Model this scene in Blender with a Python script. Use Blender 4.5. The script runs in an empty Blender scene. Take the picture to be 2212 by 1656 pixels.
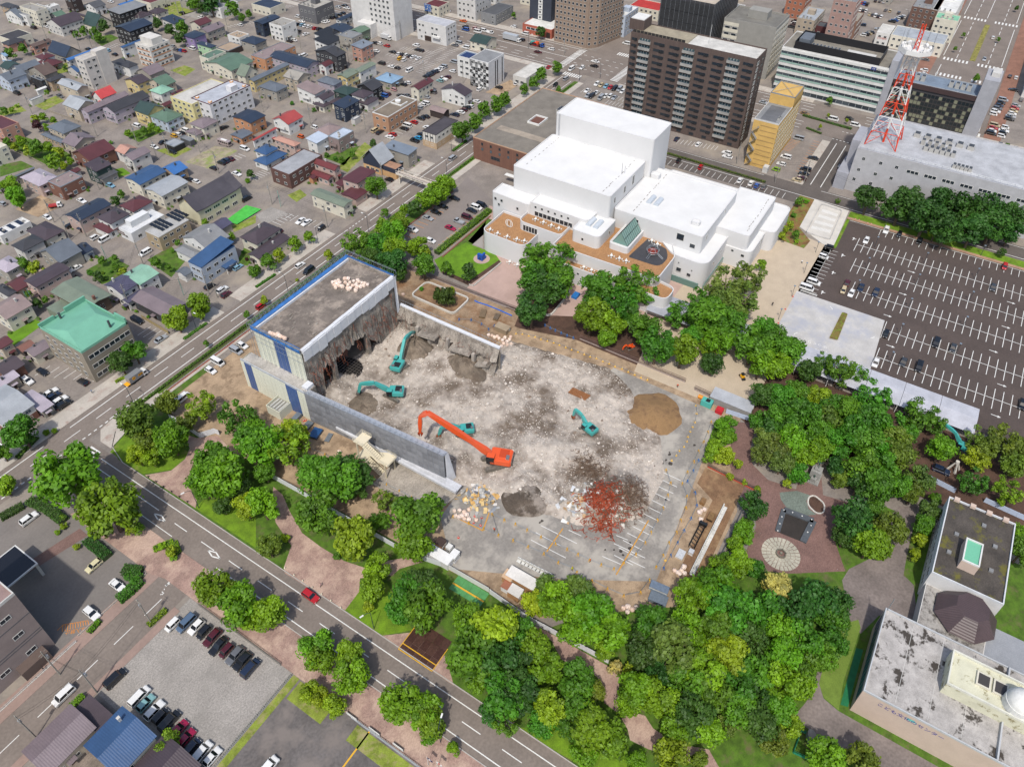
import bpy, bmesh, math, random
from mathutils import Vector, Matrix, noise
S = bpy.context.scene
COL = S.collection
R = math.radians
rnd = random.Random(11)

# ------------------------------------------------------------------ camera
# survey solved from the photograph: X runs along the main street, Y along the
# cross street, Z up, metres; the drone hovers 165 m above the origin
FPX, PITCH, ROLL, HEAD, CXP, CYP, CAMH = 1644.0, .70981, .00444, 1.01124, 1106.0, 678.0, 165.0
_f = Vector((math.sin(HEAD)*math.cos(PITCH), math.cos(HEAD)*math.cos(PITCH), -math.sin(PITCH)))
_r = Vector((math.cos(HEAD), -math.sin(HEAD), 0)); _u = _r.cross(_f)
RT = _r*math.cos(ROLL)+_u*math.sin(ROLL); UP = _u*math.cos(ROLL)-_r*math.sin(ROLL); BK = -_f
CAM = Vector((0, 0, CAMH))
cd = bpy.data.cameras.new('camera'); cam = bpy.data.objects.new('camera', cd); COL.objects.link(cam)
m = Matrix.Identity(4)
for i in range(3): m[i][0], m[i][1], m[i][2], m[i][3] = RT[i], UP[i], BK[i], CAM[i]
cam.matrix_world = m
cd.sensor_fit = 'HORIZONTAL'; cd.sensor_width = 36; cd.lens = FPX/2212*36
cd.shift_y = (CYP-828)/2212; cd.clip_start = 1; cd.clip_end = 6000
S.camera = cam

# ------------------------------------------------------------------ light
SUN_EL, SUN_DIR = 57.0, Vector((.94, .34, 0)).normalized()      # light travels along SUN_DIR
w = bpy.data.worlds.new('World'); S.world = w; w.use_nodes = True
nt = w.node_tree; sky = nt.nodes.new('ShaderNodeTexSky'); sky.sky_type = 'NISHITA'; sky.sun_disc = False
sky.sun_elevation = R(SUN_EL); sky.sun_rotation = math.atan2(-SUN_DIR.x, -SUN_DIR.y)
sky.air_density = 1.0; sky.dust_density = 2.5; sky.ozone_density = 1.0
bg = nt.nodes['Background']; bg.inputs[1].default_value = .15; nt.links.new(sky.outputs[0], bg.inputs[0])
ld = bpy.data.lights.new('sun', 'SUN'); ld.energy = 3.1; ld.angle = R(1.5); ld.color = (1, .95, .87)
sun = bpy.data.objects.new('sun', ld); COL.objects.link(sun)
sd = Vector((SUN_DIR.x*math.cos(R(SUN_EL)), SUN_DIR.y*math.cos(R(SUN_EL)), -math.sin(R(SUN_EL))))
sun.rotation_euler = sd.to_track_quat('-Z', 'Y').to_euler(); sun.location = (0, 100, 200)
vs = S.view_settings; vs.view_transform = 'Standard'; vs.look = 'None'; vs.gamma = 1; vs.use_curve_mapping = False
vs.exposure = .22
S.cycles.max_bounces = 6; S.cycles.diffuse_bounces = 3; S.cycles.glossy_bounces = 2
S.cycles.transparent_max_bounces = 8; S.cycles.use_denoising = True

# ------------------------------------------------------------------ survey: map plate position -> ground point
def D(x, y, z=0.):
    d = RT*((x-CXP)/FPX)-UP*((y-CYP)/FPX)-BK
    return CAM+d*((z-CAMH)/d.z)
def g(t, x, y, z=0.):                       # t = plate row*10 + column
    return D((t % 10)*553+x/4, (t//10)*414.2+y/4, z)
def depth(p): return -(Vector(p)-CAM).dot(BK)
def proj_x(p):
    c = Vector(p)-CAM; return CXP-FPX*c.dot(RT)/c.dot(BK)

# ------------------------------------------------------------------ colours and materials
def lin(c):
    if isinstance(c, str):
        c = PAL.get(c, c); c = [int(c[i:i+2], 16)/255 for i in (0, 2, 4)]
    return tuple(.80*(v/12.92 if v <= .04045 else ((v+.055)/1.055)**2.4)**1.08 for v in c)
PAL = dict(white='dcdcd8', cream='d8d2bc', beige='c4b59c', tan='b59a78', orange='c98a52', brick='8a5a44', brown='6e5a50',
  dkbrown='4a3c38', charcoal='45454a', black='2c2c30', navy='2f4058', blue='2f5f90', brightblue='2277c0', ltblue='7fa6c6', paleblue='b8c6d8',
  green='5d8068', dkgreen='33504a', mint='86bfa2', teal='6cc0a0', greengrey='7b8a74', red='b83a34', brightred='d82c2c', maroon='6a3238',
  purple='54464e', mauve='86767c', lilac='b6aab8', silver='a6acb2', grey='8c8e90', dkgrey='5c5e62', yellow='d8c274', pink='c8aca0', salmon='c68e76',
  rust='8e5a48', greige='a49e92', indigo='565470', concrete='b4b0a8', ivory='e2dcc8', violet='9a84b8', palegreen='a4cf9e', slate='6a7480',
  ochre='dcae2a', pinkgrey='9a8480', dkred='7a2a2c', bluegrey='7c8a9a', offwhite='cccac4')
_M = {}
def node(nt, t, **k):
    n = nt.nodes.new(t)
    for a, v in k.items(): setattr(n, a, v)
    return n
def mat(col, kind='paint', rough=None, **k):
    key = (col if isinstance(col, str) else tuple(col), kind, rough, tuple(sorted(k.items())))
    if key in _M: return _M[key]
    ma = bpy.data.materials.new(kind+'_'+(col if isinstance(col, str) else 'mix')); ma.use_nodes = True
    nt = ma.node_tree; b = nt.nodes['Principled BSDF']; L = nt.links.new
    c = lin(col)
    if kind in ('wall', 'roof'): l_ = .3*c[0]+.59*c[1]+.11*c[2]; c = tuple(l_+(v-l_)*.74 for v in c)
    ma.diffuse_color = c+(1,)
    spec = dict(wall=(.85, .35, .10, .6), roof=(.5, .25, .14, .5), paint=(.6, 3, .06, 0), car=(.25, 1, 0, 0), glass=(.08, 1, 0, 0), metal=(.45, 2, .08, 0),
      asphalt=(.9, .12, .3, 0), concrete=(.9, .22, .22, 0), earth=(1, .25, .4, 0), grass=(1, .6, .5, 0), leaf=(.6, 1, .4, 0), wood=(.7, 1, .15, 0), tarp=(.6, .6, .2, 0))[kind]
    b.inputs['Roughness'].default_value = spec[0] if rough is None else rough
    b.inputs['Base Color'].default_value = c+(1,)
    if kind == 'glass':
        b.inputs['Specular IOR Level'].default_value = .6
    elif kind == 'car':
        b.inputs['Coat Weight'].default_value = .6; b.inputs['Coat Roughness'].default_value = .08
    elif kind == 'leaf':
        at = node(nt, 'ShaderNodeAttribute', attribute_name='tint')
        oi = node(nt, 'ShaderNodeObjectInfo')
        mx = node(nt, 'ShaderNodeMix', data_type='RGBA', blend_type='MIX')
        mx.inputs[6].default_value = tuple(v*.62 for v in c)+(1,); mx.inputs[7].default_value = (min(1, c[0]*1.5), c[1]*1.35, c[2]*.9, 1)
        L(at.outputs['Fac'], mx.inputs[0])
        hs = node(nt, 'ShaderNodeHueSaturation'); mr = node(nt, 'ShaderNodeMapRange')
        mr.inputs[3].default_value = .485; mr.inputs[4].default_value = .525; L(oi.outputs['Random'], mr.inputs[0]); L(mr.outputs[0], hs.inputs['Hue'])
        mv = node(nt, 'ShaderNodeMapRange'); mv.inputs[3].default_value = .8; mv.inputs[4].default_value = 1.18
        ml = node(nt, 'ShaderNodeMath', operation='FRACT'); mm = node(nt, 'ShaderNodeMath', operation='MULTIPLY'); mm.inputs[1].default_value = 7.3
        L(oi.outputs['Random'], mm.inputs[0]); L(mm.outputs[0], ml.inputs[0]); L(ml.outputs[0], mv.inputs[0]); L(mv.outputs[0], hs.inputs['Value'])
        L(mx.outputs[2], hs.inputs['Color']); L(hs.outputs[0], b.inputs['Base Color'])
        tr = node(nt, 'ShaderNodeBsdfTranslucent'); ms = node(nt, 'ShaderNodeMixShader'); ms.inputs[0].default_value = .33
        L(hs.outputs[0], tr.inputs[0]); L(b.outputs[0], ms.inputs[1]); L(tr.outputs[0], ms.inputs[2])
        L(ms.outputs[0], nt.nodes['Material Output'].inputs[0])
    else:
        sc, am, am2 = spec[1], spec[2], spec[3]
        sc = k.get('scale', sc); am = k.get('amount', am)
        tc = node(nt, 'ShaderNodeTexCoord'); n1 = node(nt, 'ShaderNodeTexNoise'); n1.inputs['Scale'].default_value = sc; n1.inputs['Detail'].default_value = 3
        n1.inputs['Roughness'].default_value = .65
        gm = node(nt, 'ShaderNodeNewGeometry'); L(gm.outputs['Position'], n1.inputs['Vector'])
        mr = node(nt, 'ShaderNodeMapRange'); mr.inputs[1].default_value = .3; mr.inputs[2].default_value = .7
        mr.inputs[3].default_value = 1-am; mr.inputs[4].default_value = 1+am*.8; L(n1.outputs[0], mr.inputs[0])
        mu = node(nt, 'ShaderNodeMix', data_type='RGBA', blend_type='MULTIPLY'); mu.inputs[0].default_value = 1; mu.inputs[6].default_value = c+(1,)
        L(mr.outputs[0], mu.inputs[7]); last = mu.outputs[2]
        n2 = node(nt, 'ShaderNodeTexNoise'); n2.inputs['Scale'].default_value = sc*14; n2.inputs['Detail'].default_value = 1; L(gm.outputs['Position'], n2.inputs['Vector'])
        mr2 = node(nt, 'ShaderNodeMapRange'); mr2.inputs[1].default_value = .3; mr2.inputs[2].default_value = .7
        a2 = k.get('fine', am*.5); mr2.inputs[3].default_value = 1-a2; mr2.inputs[4].default_value = 1+a2; L(n2.outputs[0], mr2.inputs[0])
        m2 = node(nt, 'ShaderNodeMix', data_type='RGBA', blend_type='MULTIPLY'); m2.inputs[0].default_value = 1; L(last, m2.inputs[6]); L(mr2.outputs[0], m2.inputs[7]); last = m2.outputs[2]
        if 'second' in k:                    # patches of a second colour with a shape of their own
            n3 = node(nt, 'ShaderNodeTexNoise'); n3.inputs['Scale'].default_value = k.get('pscale', .12); n3.inputs['Detail'].default_value = 4; n3.inputs['Roughness'].default_value = .7
            L(gm.outputs['Position'], n3.inputs['Vector'])
            cr = node(nt, 'ShaderNodeMapRange'); cr.inputs[1].default_value = k.get('p0', .48); cr.inputs[2].default_value = k.get('p1', .62); L(n3.outputs[0], cr.inputs[0])
            m3 = node(nt, 'ShaderNodeMix', data_type='RGBA'); m3.inputs[7].default_value = lin(k['second'])+(1,); L(cr.outputs[0], m3.inputs[0]); L(last, m3.inputs[6]); last = m3.outputs[2]
        if k.get('brick'):
            bt = node(nt, 'ShaderNodeTexBrick'); bt.inputs['Scale'].default_value = k['brick']; bt.inputs['Color1'].default_value = (1, 1, 1, 1); bt.inputs['Color2'].default_value = (.72, .7, .7, 1)
            bt.inputs['Mortar'].default_value = (.8, .8, .8, 1); bt.inputs['Mortar Size'].default_value = .03; L(gm.outputs['Position'], bt.inputs['Vector'])
            m4 = node(nt, 'ShaderNodeMix', data_type='RGBA', blend_type='MULTIPLY'); m4.inputs[0].default_value = 1; L(last, m4.inputs[6]); L(bt.outputs[0], m4.inputs[7]); last = m4.outputs[2]
        L(last, b.inputs['Base Color'])
        if kind in ('roof', 'earth', 'concrete', 'asphalt', 'grass') or k.get('bump'):
            bp = node(nt, 'ShaderNodeBump'); bp.inputs['Strength'].default_value = k.get('bump', .25); bp.inputs['Distance'].default_value = k.get('bdist', .06)
            if kind == 'roof':
                wv = node(nt, 'ShaderNodeTexWave', wave_type='BANDS', bands_direction=k.get('dir', 'X')); wv.inputs['Scale'].default_value = .7; L(gm.outputs['Position'], wv.inputs['Vector'])
                L(wv.outputs[0], bp.inputs['Height'])
            else: L(n2.outputs[0], bp.inputs['Height'])
            L(bp.outputs[0], b.inputs['Normal'])
        if kind == 'metal': b.inputs['Metallic'].default_value = .4
    _M[key] = ma
    return ma

# ------------------------------------------------------------------ meshes and objects
class MB:
    def __init__(s): s.v = []; s.f = []; s.m = []
    def add(s, vs, fs, mi=0):
        n = len(s.v); s.v += [tuple(v) for v in vs]; s.f += [tuple(i+n for i in f) for f in fs]; s.m += [mi]*len(fs); return s
    def box(s, x0, x1, y0, y1, z0, z1, mi=0):
        return s.add([(x0, y0, z0), (x1, y0, z0), (x1, y1, z0), (x0, y1, z0), (x0, y0, z1), (x1, y0, z1), (x1, y1, z1), (x0, y1, z1)],
          [(0, 3, 2, 1), (4, 5, 6, 7), (0, 1, 5, 4), (1, 2, 6, 5), (2, 3, 7, 6), (3, 0, 4, 7)], mi)
    def prism(s, pts, z0, z1, mi=0, cap=True):          # pts ccw in plan
        n = len(pts); vs = [(p[0], p[1], z0) for p in pts]+[(p[0], p[1], z1) for p in pts]
        fs = [(i, (i+1) % n, n+(i+1) % n, n+i) for i in range(n)]
        if cap: fs += [tuple(range(n, 2*n)), tuple(range(n-1, -1, -1))]
        return s.add(vs, fs, mi)
    def quad(s, a, b, c, d, mi=0): return s.add([a, b, c, d], [(0, 1, 2, 3)], mi)
    def bar(s, a, b, r, n=4, mi=0, r2=None):
        a = Vector(a); b = Vector(b); d = (b-a)
        if d.length < 1e-6: return s
        d.normalize(); u = d.orthogonal().normalized(); v = d.cross(u); r2 = r if r2 is None else r2
        vs = []
        for (p, q) in ((a, r), (b, r2)):
            for i in range(n):
                t = 2*math.pi*(i+.5)/n; vs.append(p+u*(q*math.cos(t))+v*(q*math.sin(t)))
        fs = [(i, (i+1) % n, n+(i+1) % n, n+i) for i in range(n)]+[tuple(range(n-1, -1, -1)), tuple(range(n, 2*n))]
        return s.add(vs, fs, mi)
    def path(s, pts, r, n=4, mi=0):
        for a, b in zip(pts, pts[1:]): s.bar(a, b, r, n, mi)
        return s
    def strip(s, a, b, wd, z, mi=0):                     # flat painted line
        a = Vector(a).to_2d(); b = Vector(b).to_2d(); d = (b-a).normalized(); n = Vector((-d.y, d.x))*wd/2
        return s.add([(*(a-n), z), (*(b-n), z), (*(b+n), z), (*(a+n), z)], [(0, 1, 2, 3)], mi)
    def mesh(s, name, mats):
        me = bpy.data.meshes.new(name); me.from_pydata(s.v, [], s.f)
        for ma in mats: me.materials.append(ma)
        if len(mats) > 1: me.polygons.foreach_set('material_index', s.m)
        me.update(); return me
    def build(s, name, mats, parent=None, **k):
        if not isinstance(mats, (list, tuple)): mats = [mats]
        return put(name, s.mesh(name, mats), parent, **k)
THINGS = []
def put(name, me, parent=None, loc=None, rz=0, sc=None, label=None, cat=None, group=None, kind=None):
    o = bpy.data.objects.new(name, me); COL.objects.link(o)
    if parent is not None: o.parent = parent
    if loc is not None: o.location = loc
    if rz: o.rotation_euler = (0, 0, rz)
    if sc is not None: o.scale = sc if isinstance(sc, (tuple, list, Vector)) else (sc, sc, sc)
    if kind: o['kind'] = kind
    if label or cat: tag(o, label, cat, group)
    return o
def tag(o, label, cat, group=None):
    o['label'] = label; o['category'] = cat
    if group: o['group'] = group
    THINGS.append(o); return o
def thing(name, loc, label, cat, group=None, rz=0):
    o = bpy.data.objects.new(name, None); COL.objects.link(o); o.location = loc; o.rotation_euler = (0, 0, rz); o.empty_display_size = .3
    return tag(o, label, cat, group)
def omat(o, i, ma):
    o.material_slots[i].link = 'OBJECT'; o.material_slots[i].material = ma
def smooth(o):
    for p in o.data.polygons: p.use_smooth = True
    return o
def rounded(pts, rad, n=6):                              # plan polygon with rounded corners; rad number or list
    out = []; N = len(pts)
    for i in range(N):
        p = Vector(pts[i][:2]); a = Vector(pts[i-1][:2]); b = Vector(pts[(i+1) % N][:2]); r = rad[i] if isinstance(rad, (list, tuple)) else rad
        if r <= 0: out.append(p); continue
        u = (a-p); v = (b-p); r = min(r, u.length*.49, v.length*.49); u.normalize(); v.normalize()
        p0 = p+u*r; p1 = p+v*r
        for k in range(n+1):
            t = k/n; out.append(p0*(1-t)**2+p*2*t*(1-t)+p1*t*t)
    return out
def rect(x0, x1, y0, y1): return [(x0, y0), (x1, y0), (x1, y1), (x0, y1)]
def ccw(pts):
    a = sum(p[0]*q[1]-q[0]*p[1] for p, q in zip(pts, list(pts[1:])+[pts[0]])); return list(pts) if a > 0 else list(pts)[::-1]
def tp(t, *xy): return [tuple(g(t, xy[i], xy[i+1])[:2]) for i in range(0, len(xy), 2)]
def sheet(name, pts, z, ma, kind='structure', parent=None, **k):
    o = MB().add([(p[0], p[1], z) for p in ccw(pts)], [tuple(range(len(pts)))]).build(name, ma, parent, **k)
    if kind and parent is None: o['kind'] = kind
    return o
def slab(name, pts, z0, z1, ma, kind='structure', parent=None, **k):
    o = MB().prism(ccw(pts), z0, z1).build(name, ma, parent, **k)
    if kind and parent is None and not k.get('label'): o['kind'] = kind
    return o
# ================================================================== ground, roads, pavements
A_GEN = mat('8f8780', 'asphalt', second='a49a8c', pscale=.05, p0=.5, p1=.7, amount=.22)
A_ROAD = mat('867c74', 'asphalt', amount=.14, fine=.1)
A_DARK = mat('69625d', 'asphalt', amount=.16, fine=.1)
A_LOT = mat('5a4f4a', 'asphalt', amount=.16, fine=.1)
A_PINK = mat('a08a80', 'asphalt', amount=.12)
PAVE = mat('bdb6ac', 'concrete', amount=.14, second='a8948a', pscale=.25, p0=.55, p1=.7)
BRICK = mat('b09488', 'concrete', brick=1.6, second='cdb3a2', pscale=.14, p0=.45, p1=.6)
BRICK2 = mat('8d726a', 'concrete', brick=1.6, amount=.2)
CONC = mat('c2c0bd', 'concrete', amount=.14, second='b0b2ba', pscale=.08)
CONCL = mat('d0ccc4', 'concrete', amount=.1)
BEIGE_PLAZA = mat('c2b39e', 'concrete', amount=.09, fine=.06)
PINK_PLAZA = mat('bda49a', 'concrete', amount=.08, second='b0988e', pscale=.06)
EARTH = mat('86694f', 'earth', amount=.35, second='a08464', pscale=.15)
DIRT = mat('b09a80', 'earth', amount=.25, second='8e7a64', pscale=.2)
SOIL = mat('5c463a', 'earth', amount=.4)
GRASS = mat('6e8e1c', 'grass', scale=.35, amount=.35, second='8a8a4a', pscale=.18, p0=.58, p1=.75)
GRASSD = mat('557420', 'grass', scale=.5, amount=.4, second='6e6a48', pscale=.3, p0=.52, p1=.7)
LAWN = mat('68901a', 'grass', scale=.3, amount=.25)
WILD = mat('84923a', 'grass', scale=.4, amount=.4, second='a59a72', pscale=.3, p0=.5, p1=.66)
GRAVEL = mat('a29d97', 'concrete', amount=.12, fine=.22, second='8e8a84', pscale=.1, p0=.5, p1=.75)
KERB = mat('b8b4ae', 'concrete', amount=.1)
WHITE = mat('e6e6e2', 'paint', amount=.12, scale=1.5)
YEL = mat('e0b02c', 'paint', amount=.12)
ORA = mat('dc9038', 'paint', amount=.12)

sheet('ground', rect(-400, 4000, -2500, 3500), 0, A_GEN)
def lines(name, parent, ma=WHITE, z=.05):
    class L(MB): pass
    m = L(); m.done = lambda: m.build(name, ma, parent); m.z = z; return m
def dash(m, a, b, wd, on, off, z):
    a = Vector((*a, 0)); b = Vector((*b, 0)); d = b-a; n = d.length; d.normalize(); t = 0
    while t < n:
        m.strip(a+d*t, a+d*min(n, t+on), wd, z); t += on+off
def kerb(name, pts, parent, h=.14, wd=.2, closed=False, ma=None):
    m = MB(); P = [Vector(p[:2]) for p in pts]; P = P+[P[0]] if closed else P
    for a, b in zip(P, P[1:]):
        d = (b-a); 
        if d.length < .01: continue
        d.normalize(); n = Vector((-d.y, d.x))*wd/2; m.prism(ccw([a-n, b-n, b+n, a+n]), 0, h)
    return m.build(name, ma or KERB, parent)

# main street (along X)
roadA = sheet('main_street', rect(-80, 346, 172.9, 182.9), .02, A_ROAD)
m = lines('lane_markings', roadA)
for a, b in ((-80, 46), (54, 170), (183, 235), (243, 338)): m.strip((a, 181.1), (b, 181.1), .28, .05)
m.strip((62, 174.4), (335, 174.4), .28, .05); m.strip((-80, 174.4), (26, 174.4), .28, .05)
dash(m, (-80, 177.8), (330, 177.8), .22, 5, 5, .05)
dash(m, (28, 174.2), (62, 174.2), .35, .9, .9, .05); dash(m, (168, 181.0), (184, 181.0), .35, .9, .9, .05); m.done()
for a, b in ((-80, 112), (119, 166), (184, 229), (247, 334)):
    slab('sidewalk', rect(a, b, 182.9, 188.6), -.1, .13, PAVE)
for a, b in ((-80, 27), (64, 168)):
    slab('sidewalk', rect(a, b, 168.2, 170.4) if a > 0 else rect(a, b, 168.5, 172.9), -.1, .13, PAVE)
slab('verge', rect(66, 168, 170.4, 172.9), -.1, .12, GRASSD); slab('sidewalk', rect(184, 336, 167.6, 170.6), -.1, .13, PAVE); slab('verge', rect(168, 336, 170.6, 172.9), -.1, .12, GRASSD)
# cross street (along Y)
roadB = sheet('cross_street', rect(44.5, 54.1, -120, 173), .025, A_ROAD)
m = lines('lane_markings', roadB)
m.strip((51.8, 164), (51.8, -120), .22, .055); m.strip((46.0, 128), (46.0, 142), .18, .055); m.strip((46, 112), (46, -120), .22, .055)
m.strip((49.3, 137), (49.3, 165), .2, .055); dash(m, (48.9, 130.5), (48.9, -120), .2, 4.6, 5.2, .055)
for k in range(8): m.strip((52.9-k*1.02, 166), (52.9-k*1.02, 170), .5, .055)
for (cx, cy) in (tuple(g(20, 1380, 1155)[:2]), tuple(g(20, 1850, 1475)[:2])):      # diamond warning marks
    P = [Vector((cx, cy+2.1)), Vector((cx+.62, cy)), Vector((cx, cy-2.1)), Vector((cx-.62, cy))]
    for a, b in zip(P, P[1:]+P[:1]): m.strip(a, b, .3, .055)
m.done()
slab('brick_pavement', [(44.5, 30), (44.5, 124), (44.3, 126), (44.5, 140), (44.5, 150), (36.5, 155), (36.5, 124), (37.5, 120), (37.5, -120), (44.5, -120)][::-1], -.1, .12, BRICK)
kerb('kerb', [(44.5, -120), (44.5, 113)], None).update_tag()
bpy.data.objects['kerb']['kind'] = 'structure'
kerb('kerb', [(54.1, -120), (54.1, 158), (56, 165), (60, 169)], None)['kind'] = 'structure'
# little street to the lower left
roadC = sheet('side_street', rect(-120, 44.6, 112.3, 121.6), .022, A_ROAD)
m = lines('lane_markings', roadC); dash(m, (-60, 116.4), (30, 116.4), .18, 5, 4, .05); m.strip((33.7, 116.4), (29, 116.4), .18, .05); m.strip((40.8, 121), (40.8, 117.2), .5, .05)
for (x, y) in ((37, 118.3), (35, 117.6)):
    for q in range(5): m.strip((x+rnd.uniform(-.8, .8), y+rnd.uniform(-.4, .4)), (x+rnd.uniform(-.8, .8), y+rnd.uniform(-.4, .4)), .2, .05)
m.done()
slab('sidewalk', rect(-120, 38, 121.6, 125.2), -.1, .1, A_PINK); slab('sidewalk', rect(-120, 34, 110.4, 112.3), -.1, .1, A_PINK)
# forecourt of the big building in the lower left
sheet('forecourt', rect(10, 36.5, 125.2, 168), .015, mat('837d78', 'asphalt', amount=.12))
sheet('brick_drive', tp(20, 690, 1250, 760, 1310, 210, 1656, 60, 1656), .03, BRICK2)
# gravel lot and the empty asphalt yards beside it
sheet('gravel_lot', rect(12.5, 37.4, 78.2, 111), .012, GRAVEL)
sheet('asphalt_yard', rect(-40, 37.4, 40, 76.5), .012, mat('6f6a68', 'asphalt', second='837b76', pscale=.1)); sheet('weed_strip', rect(-20, 37.4, 76.5, 78.2), .03, WILD)
sheet('weed_strip', rect(33.5, 37, 36, 60), .03, WILD); sheet('weed_strip', rect(33, 37.2, 66.5, 76), .03, WILD)
m = MB(); m.strip(g(31, 985, 1340), g(31, 750, 1656), .35, .03); m.build('painted_line', YEL, bpy.data.objects['asphalt_yard'])
sheet('house_yard', rect(-40, 12, 60, 108), .01, mat('857a70', 'earth'))

# park between cross street and building site
sheet('park_ground', [(54.1, -120), (54.1, 160), (57, 166), (64, 168.2), (92, 168.2), (92, 70), (72, 40), (150, -20), (150, -120)][::-1], .01, GRASSD)
sheet('lawn', tp(20, 950, 590, 1230, 780, 1500, 740, 1640, 600, 1500, 500, 1080, 440), .032, GRASS)
sheet('lawn', tp(31, 770, 300, 890, 140, 1130, 60, 1350, 470, 1080, 520), .03, GRASS)
sheet('lawn', tp(20, 1690, 1075, 1760, 1000, 2100, 1000, 2211, 1100, 2211, 1420), .028, GRASS)
sheet('lawn', tp(32, 40, 1310, 420, 1330, 760, 1400, 1000, 1400, 1000, 1656, 620, 1656, 180, 1400), .03, GRASS)
slab('sidewalk', tp(20, 960, 560, 870, 500, 870, 400, 1000, 280, 1180, 170, 1330, 60, 1400, 110, 1240, 260, 1080, 430), -.1, .14, PAVE)
sheet('brick_path', tp(20, 1250, 790, 1480, 750, 1600, 650, 1640, 560, 1590, 430, 1700, 470, 1880, 450, 2030, 600, 1960, 640, 1700, 600, 1650, 740, 1640, 900, 1700, 1010, 1690, 1075), .04, BRICK)
sheet('brick_path', tp(21, 150, 890, 230, 960, 290, 1100, 400, 1290, 560, 1410, 760, 1530, 940, 1590, 1120, 1530, 1380, 1490, 1440, 1540, 1240, 1600, 1180, 1656, 900, 1680, 890, 1797, 770, 1957, 250, 1637, 240, 1590, 305, 1400, 170, 1200, 140, 1000), .045, BRICK)
sheet('brick_path', tp(32, 60, 380, 300, 480, 600, 650, 830, 780, 930, 880, 910, 1120, 1050, 1180, 1150, 1210, 1220, 1320, 1420, 1450, 1700, 1500, 1790, 1656, 1640, 1656, 1300, 1530, 1180, 1500, 1020, 1420, 1000, 1330, 930, 1200, 800, 1100, 780, 1000, 740, 880, 640, 800, 430, 730, 340, 560, 30, 420), .04, BRICK)
sheet('brick_apron', tp(31, 1080, 520, 1350, 490, 1640, 700, 1710, 950), .038, BRICK)
sheet('service_road', tp(33, 380, 640, 480, 780, 440, 930, 480, 1060, 610, 1170, 1480, 1656, 990, 1656, 420, 1380, 280, 1270, 220, 1220, 330, 1090), .04, mat('857b76', 'asphalt'))
sheet('service_road', tp(23, 940, 1480, 900, 1330, 1130, 1060, 1300, 1060, 1200, 1480, 1170, 1656, 1200, 1680, 1260, 1740, 1290, 2040, 960, 2000, 800, 2160, 700, 2030, 640, 1696, 700, 1600), .036, mat('857b76', 'asphalt'))
sheet('lawn', tp(33, 640, 420, 780, 380, 800, 450, 650, 920, 610, 1165, 480, 1050, 440, 930, 480, 780, 600, 700), .05, mat('758c3c', 'grass', scale=.3, amount=.2))
sheet('green_mat', tp(33, 760, 625, 822, 640, 690, 1135, 625, 1115), .06, mat('1f7a4c', 'tarp'))
sheet('plaza', tp(22, 1900, 330, 2110, 340, 2060, 560, 2080, 700, 2211, 830, 2480, 920, 2680, 960, 2920, 1030, 2900, 1300, 2780, 1330, 2880, 1620, 2400, 1640, 1960, 1600, 2110, 1230, 2100, 1160, 1940, 900, 1880, 700), .03, mat('8d7068', 'concrete', brick=1.2, second='d8d0c8', pscale=2.2, p0=.7, p1=.72))
sheet('slate_floor', tp(23, 100, 940, 250, 925, 380, 970, 330, 1010, 350, 1080, 420, 1130, 330, 1140, 180, 1100, 110, 1000), .045, mat('7f8a80', 'concrete', brick=1.1))
sheet('brick_forecourt', tp(23, 270, 800, 360, 780, 460, 800, 480, 1000, 240, 920), .042, BRICK2)

# big avenue across the top and the side streets around the museum
av = sheet('avenue', rect(345.5, 377, -400, 800), .015, A_ROAD)
m = lines('lane_markings', av)
for y0, y1 in ((186, 420), (60, 150), (-200, 36)):
    for x in (347.5, 375): m.strip((x, y0), (x, y1), .3, .045)
    for x in (351, 354.5, 368, 371.5): dash(m, (x, y0), (x, y1), .28, 5, 5, .045)
    m.strip((361.3, y0), (361.3, y1), .3, .045)
for (x0, x1, y) in ((347, 376, 186.5), (347, 376, 154)):
    for k in range(18): m.strip((x0+.6+k*1.62, y), (x0+.6+k*1.62, y+4.2), .85, .045)
for (x, y0, y1) in ((340, 172.5, 183), (379, 160, 180)):
    for k in range(8): m.strip((x, y0+.7+k*1.3), (x+4, y0+.7+k*1.3), .75, .045)
for (x, y) in ((352, 178), (357, 176), (363, 173), (369, 171)): dash(m, (x, 185), (x, 160), .3, 1.8, 2.6, .045)
for (x, y) in ((354, 42), (354, 10), (368, 15)): dash(m, (x, y), (x, y-18), .35, .9, 1, .045)
m.done()
for y0, y1 in ((188, 420), (62, 152), (-200, 30)):
    slab('median', rect(360, 362.6, y0, y1), -.1, .14, GRASSD) if y1 < 100 else None
    slab('sidewalk', rect(377, 382.5, y0, y1), -.1, .13, PAVE); slab('sidewalk', rect(341, 345.5, y0 if y0 > 100 else max(y0, 62), y1) if y1 > 40 else rect(341, 345.5, -200, 30), -.1, .13, PAVE)
sheet('main_street', rect(377, 900, 162, 182), .02, A_ROAD)
bv = sheet('boulevard', rect(377, 1400, -14, 20), .02, A_ROAD)
m = lines('lane_markings', bv)
for y in (16.5, 12.7, -1, -5): m.strip((384, y), (462, y), .3, .05) if y in (16.5,) else None
for (x0, x1) in ((388, 444), (476, 540), (552, 640)):
    for y in (17.5, -11.5): m.strip((x0, y), (x1, y), .3, .05)
    for y in (10.8, -4.8): dash(m, (x0, y), (x1, y), .3, 6, 4, .05)
    m.strip((x0, 4.6), (x1, 4.6), .3, .05) if x0 > 540 else None
for x in (382, 446, 470, 545):
    for k in range(16): m.strip((x, -12+k*1.9), (x+4, -12+k*1.9), .9, .05) if abs(-12+k*1.9-3) > 2 else None
m.done()
for (x0, x1) in ((388, 444), (476, 540)):
    slab('median', rect(x0, x1, 1.6, 4.4), -.1, .14, mat('8f8a4a', 'grass'))
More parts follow.
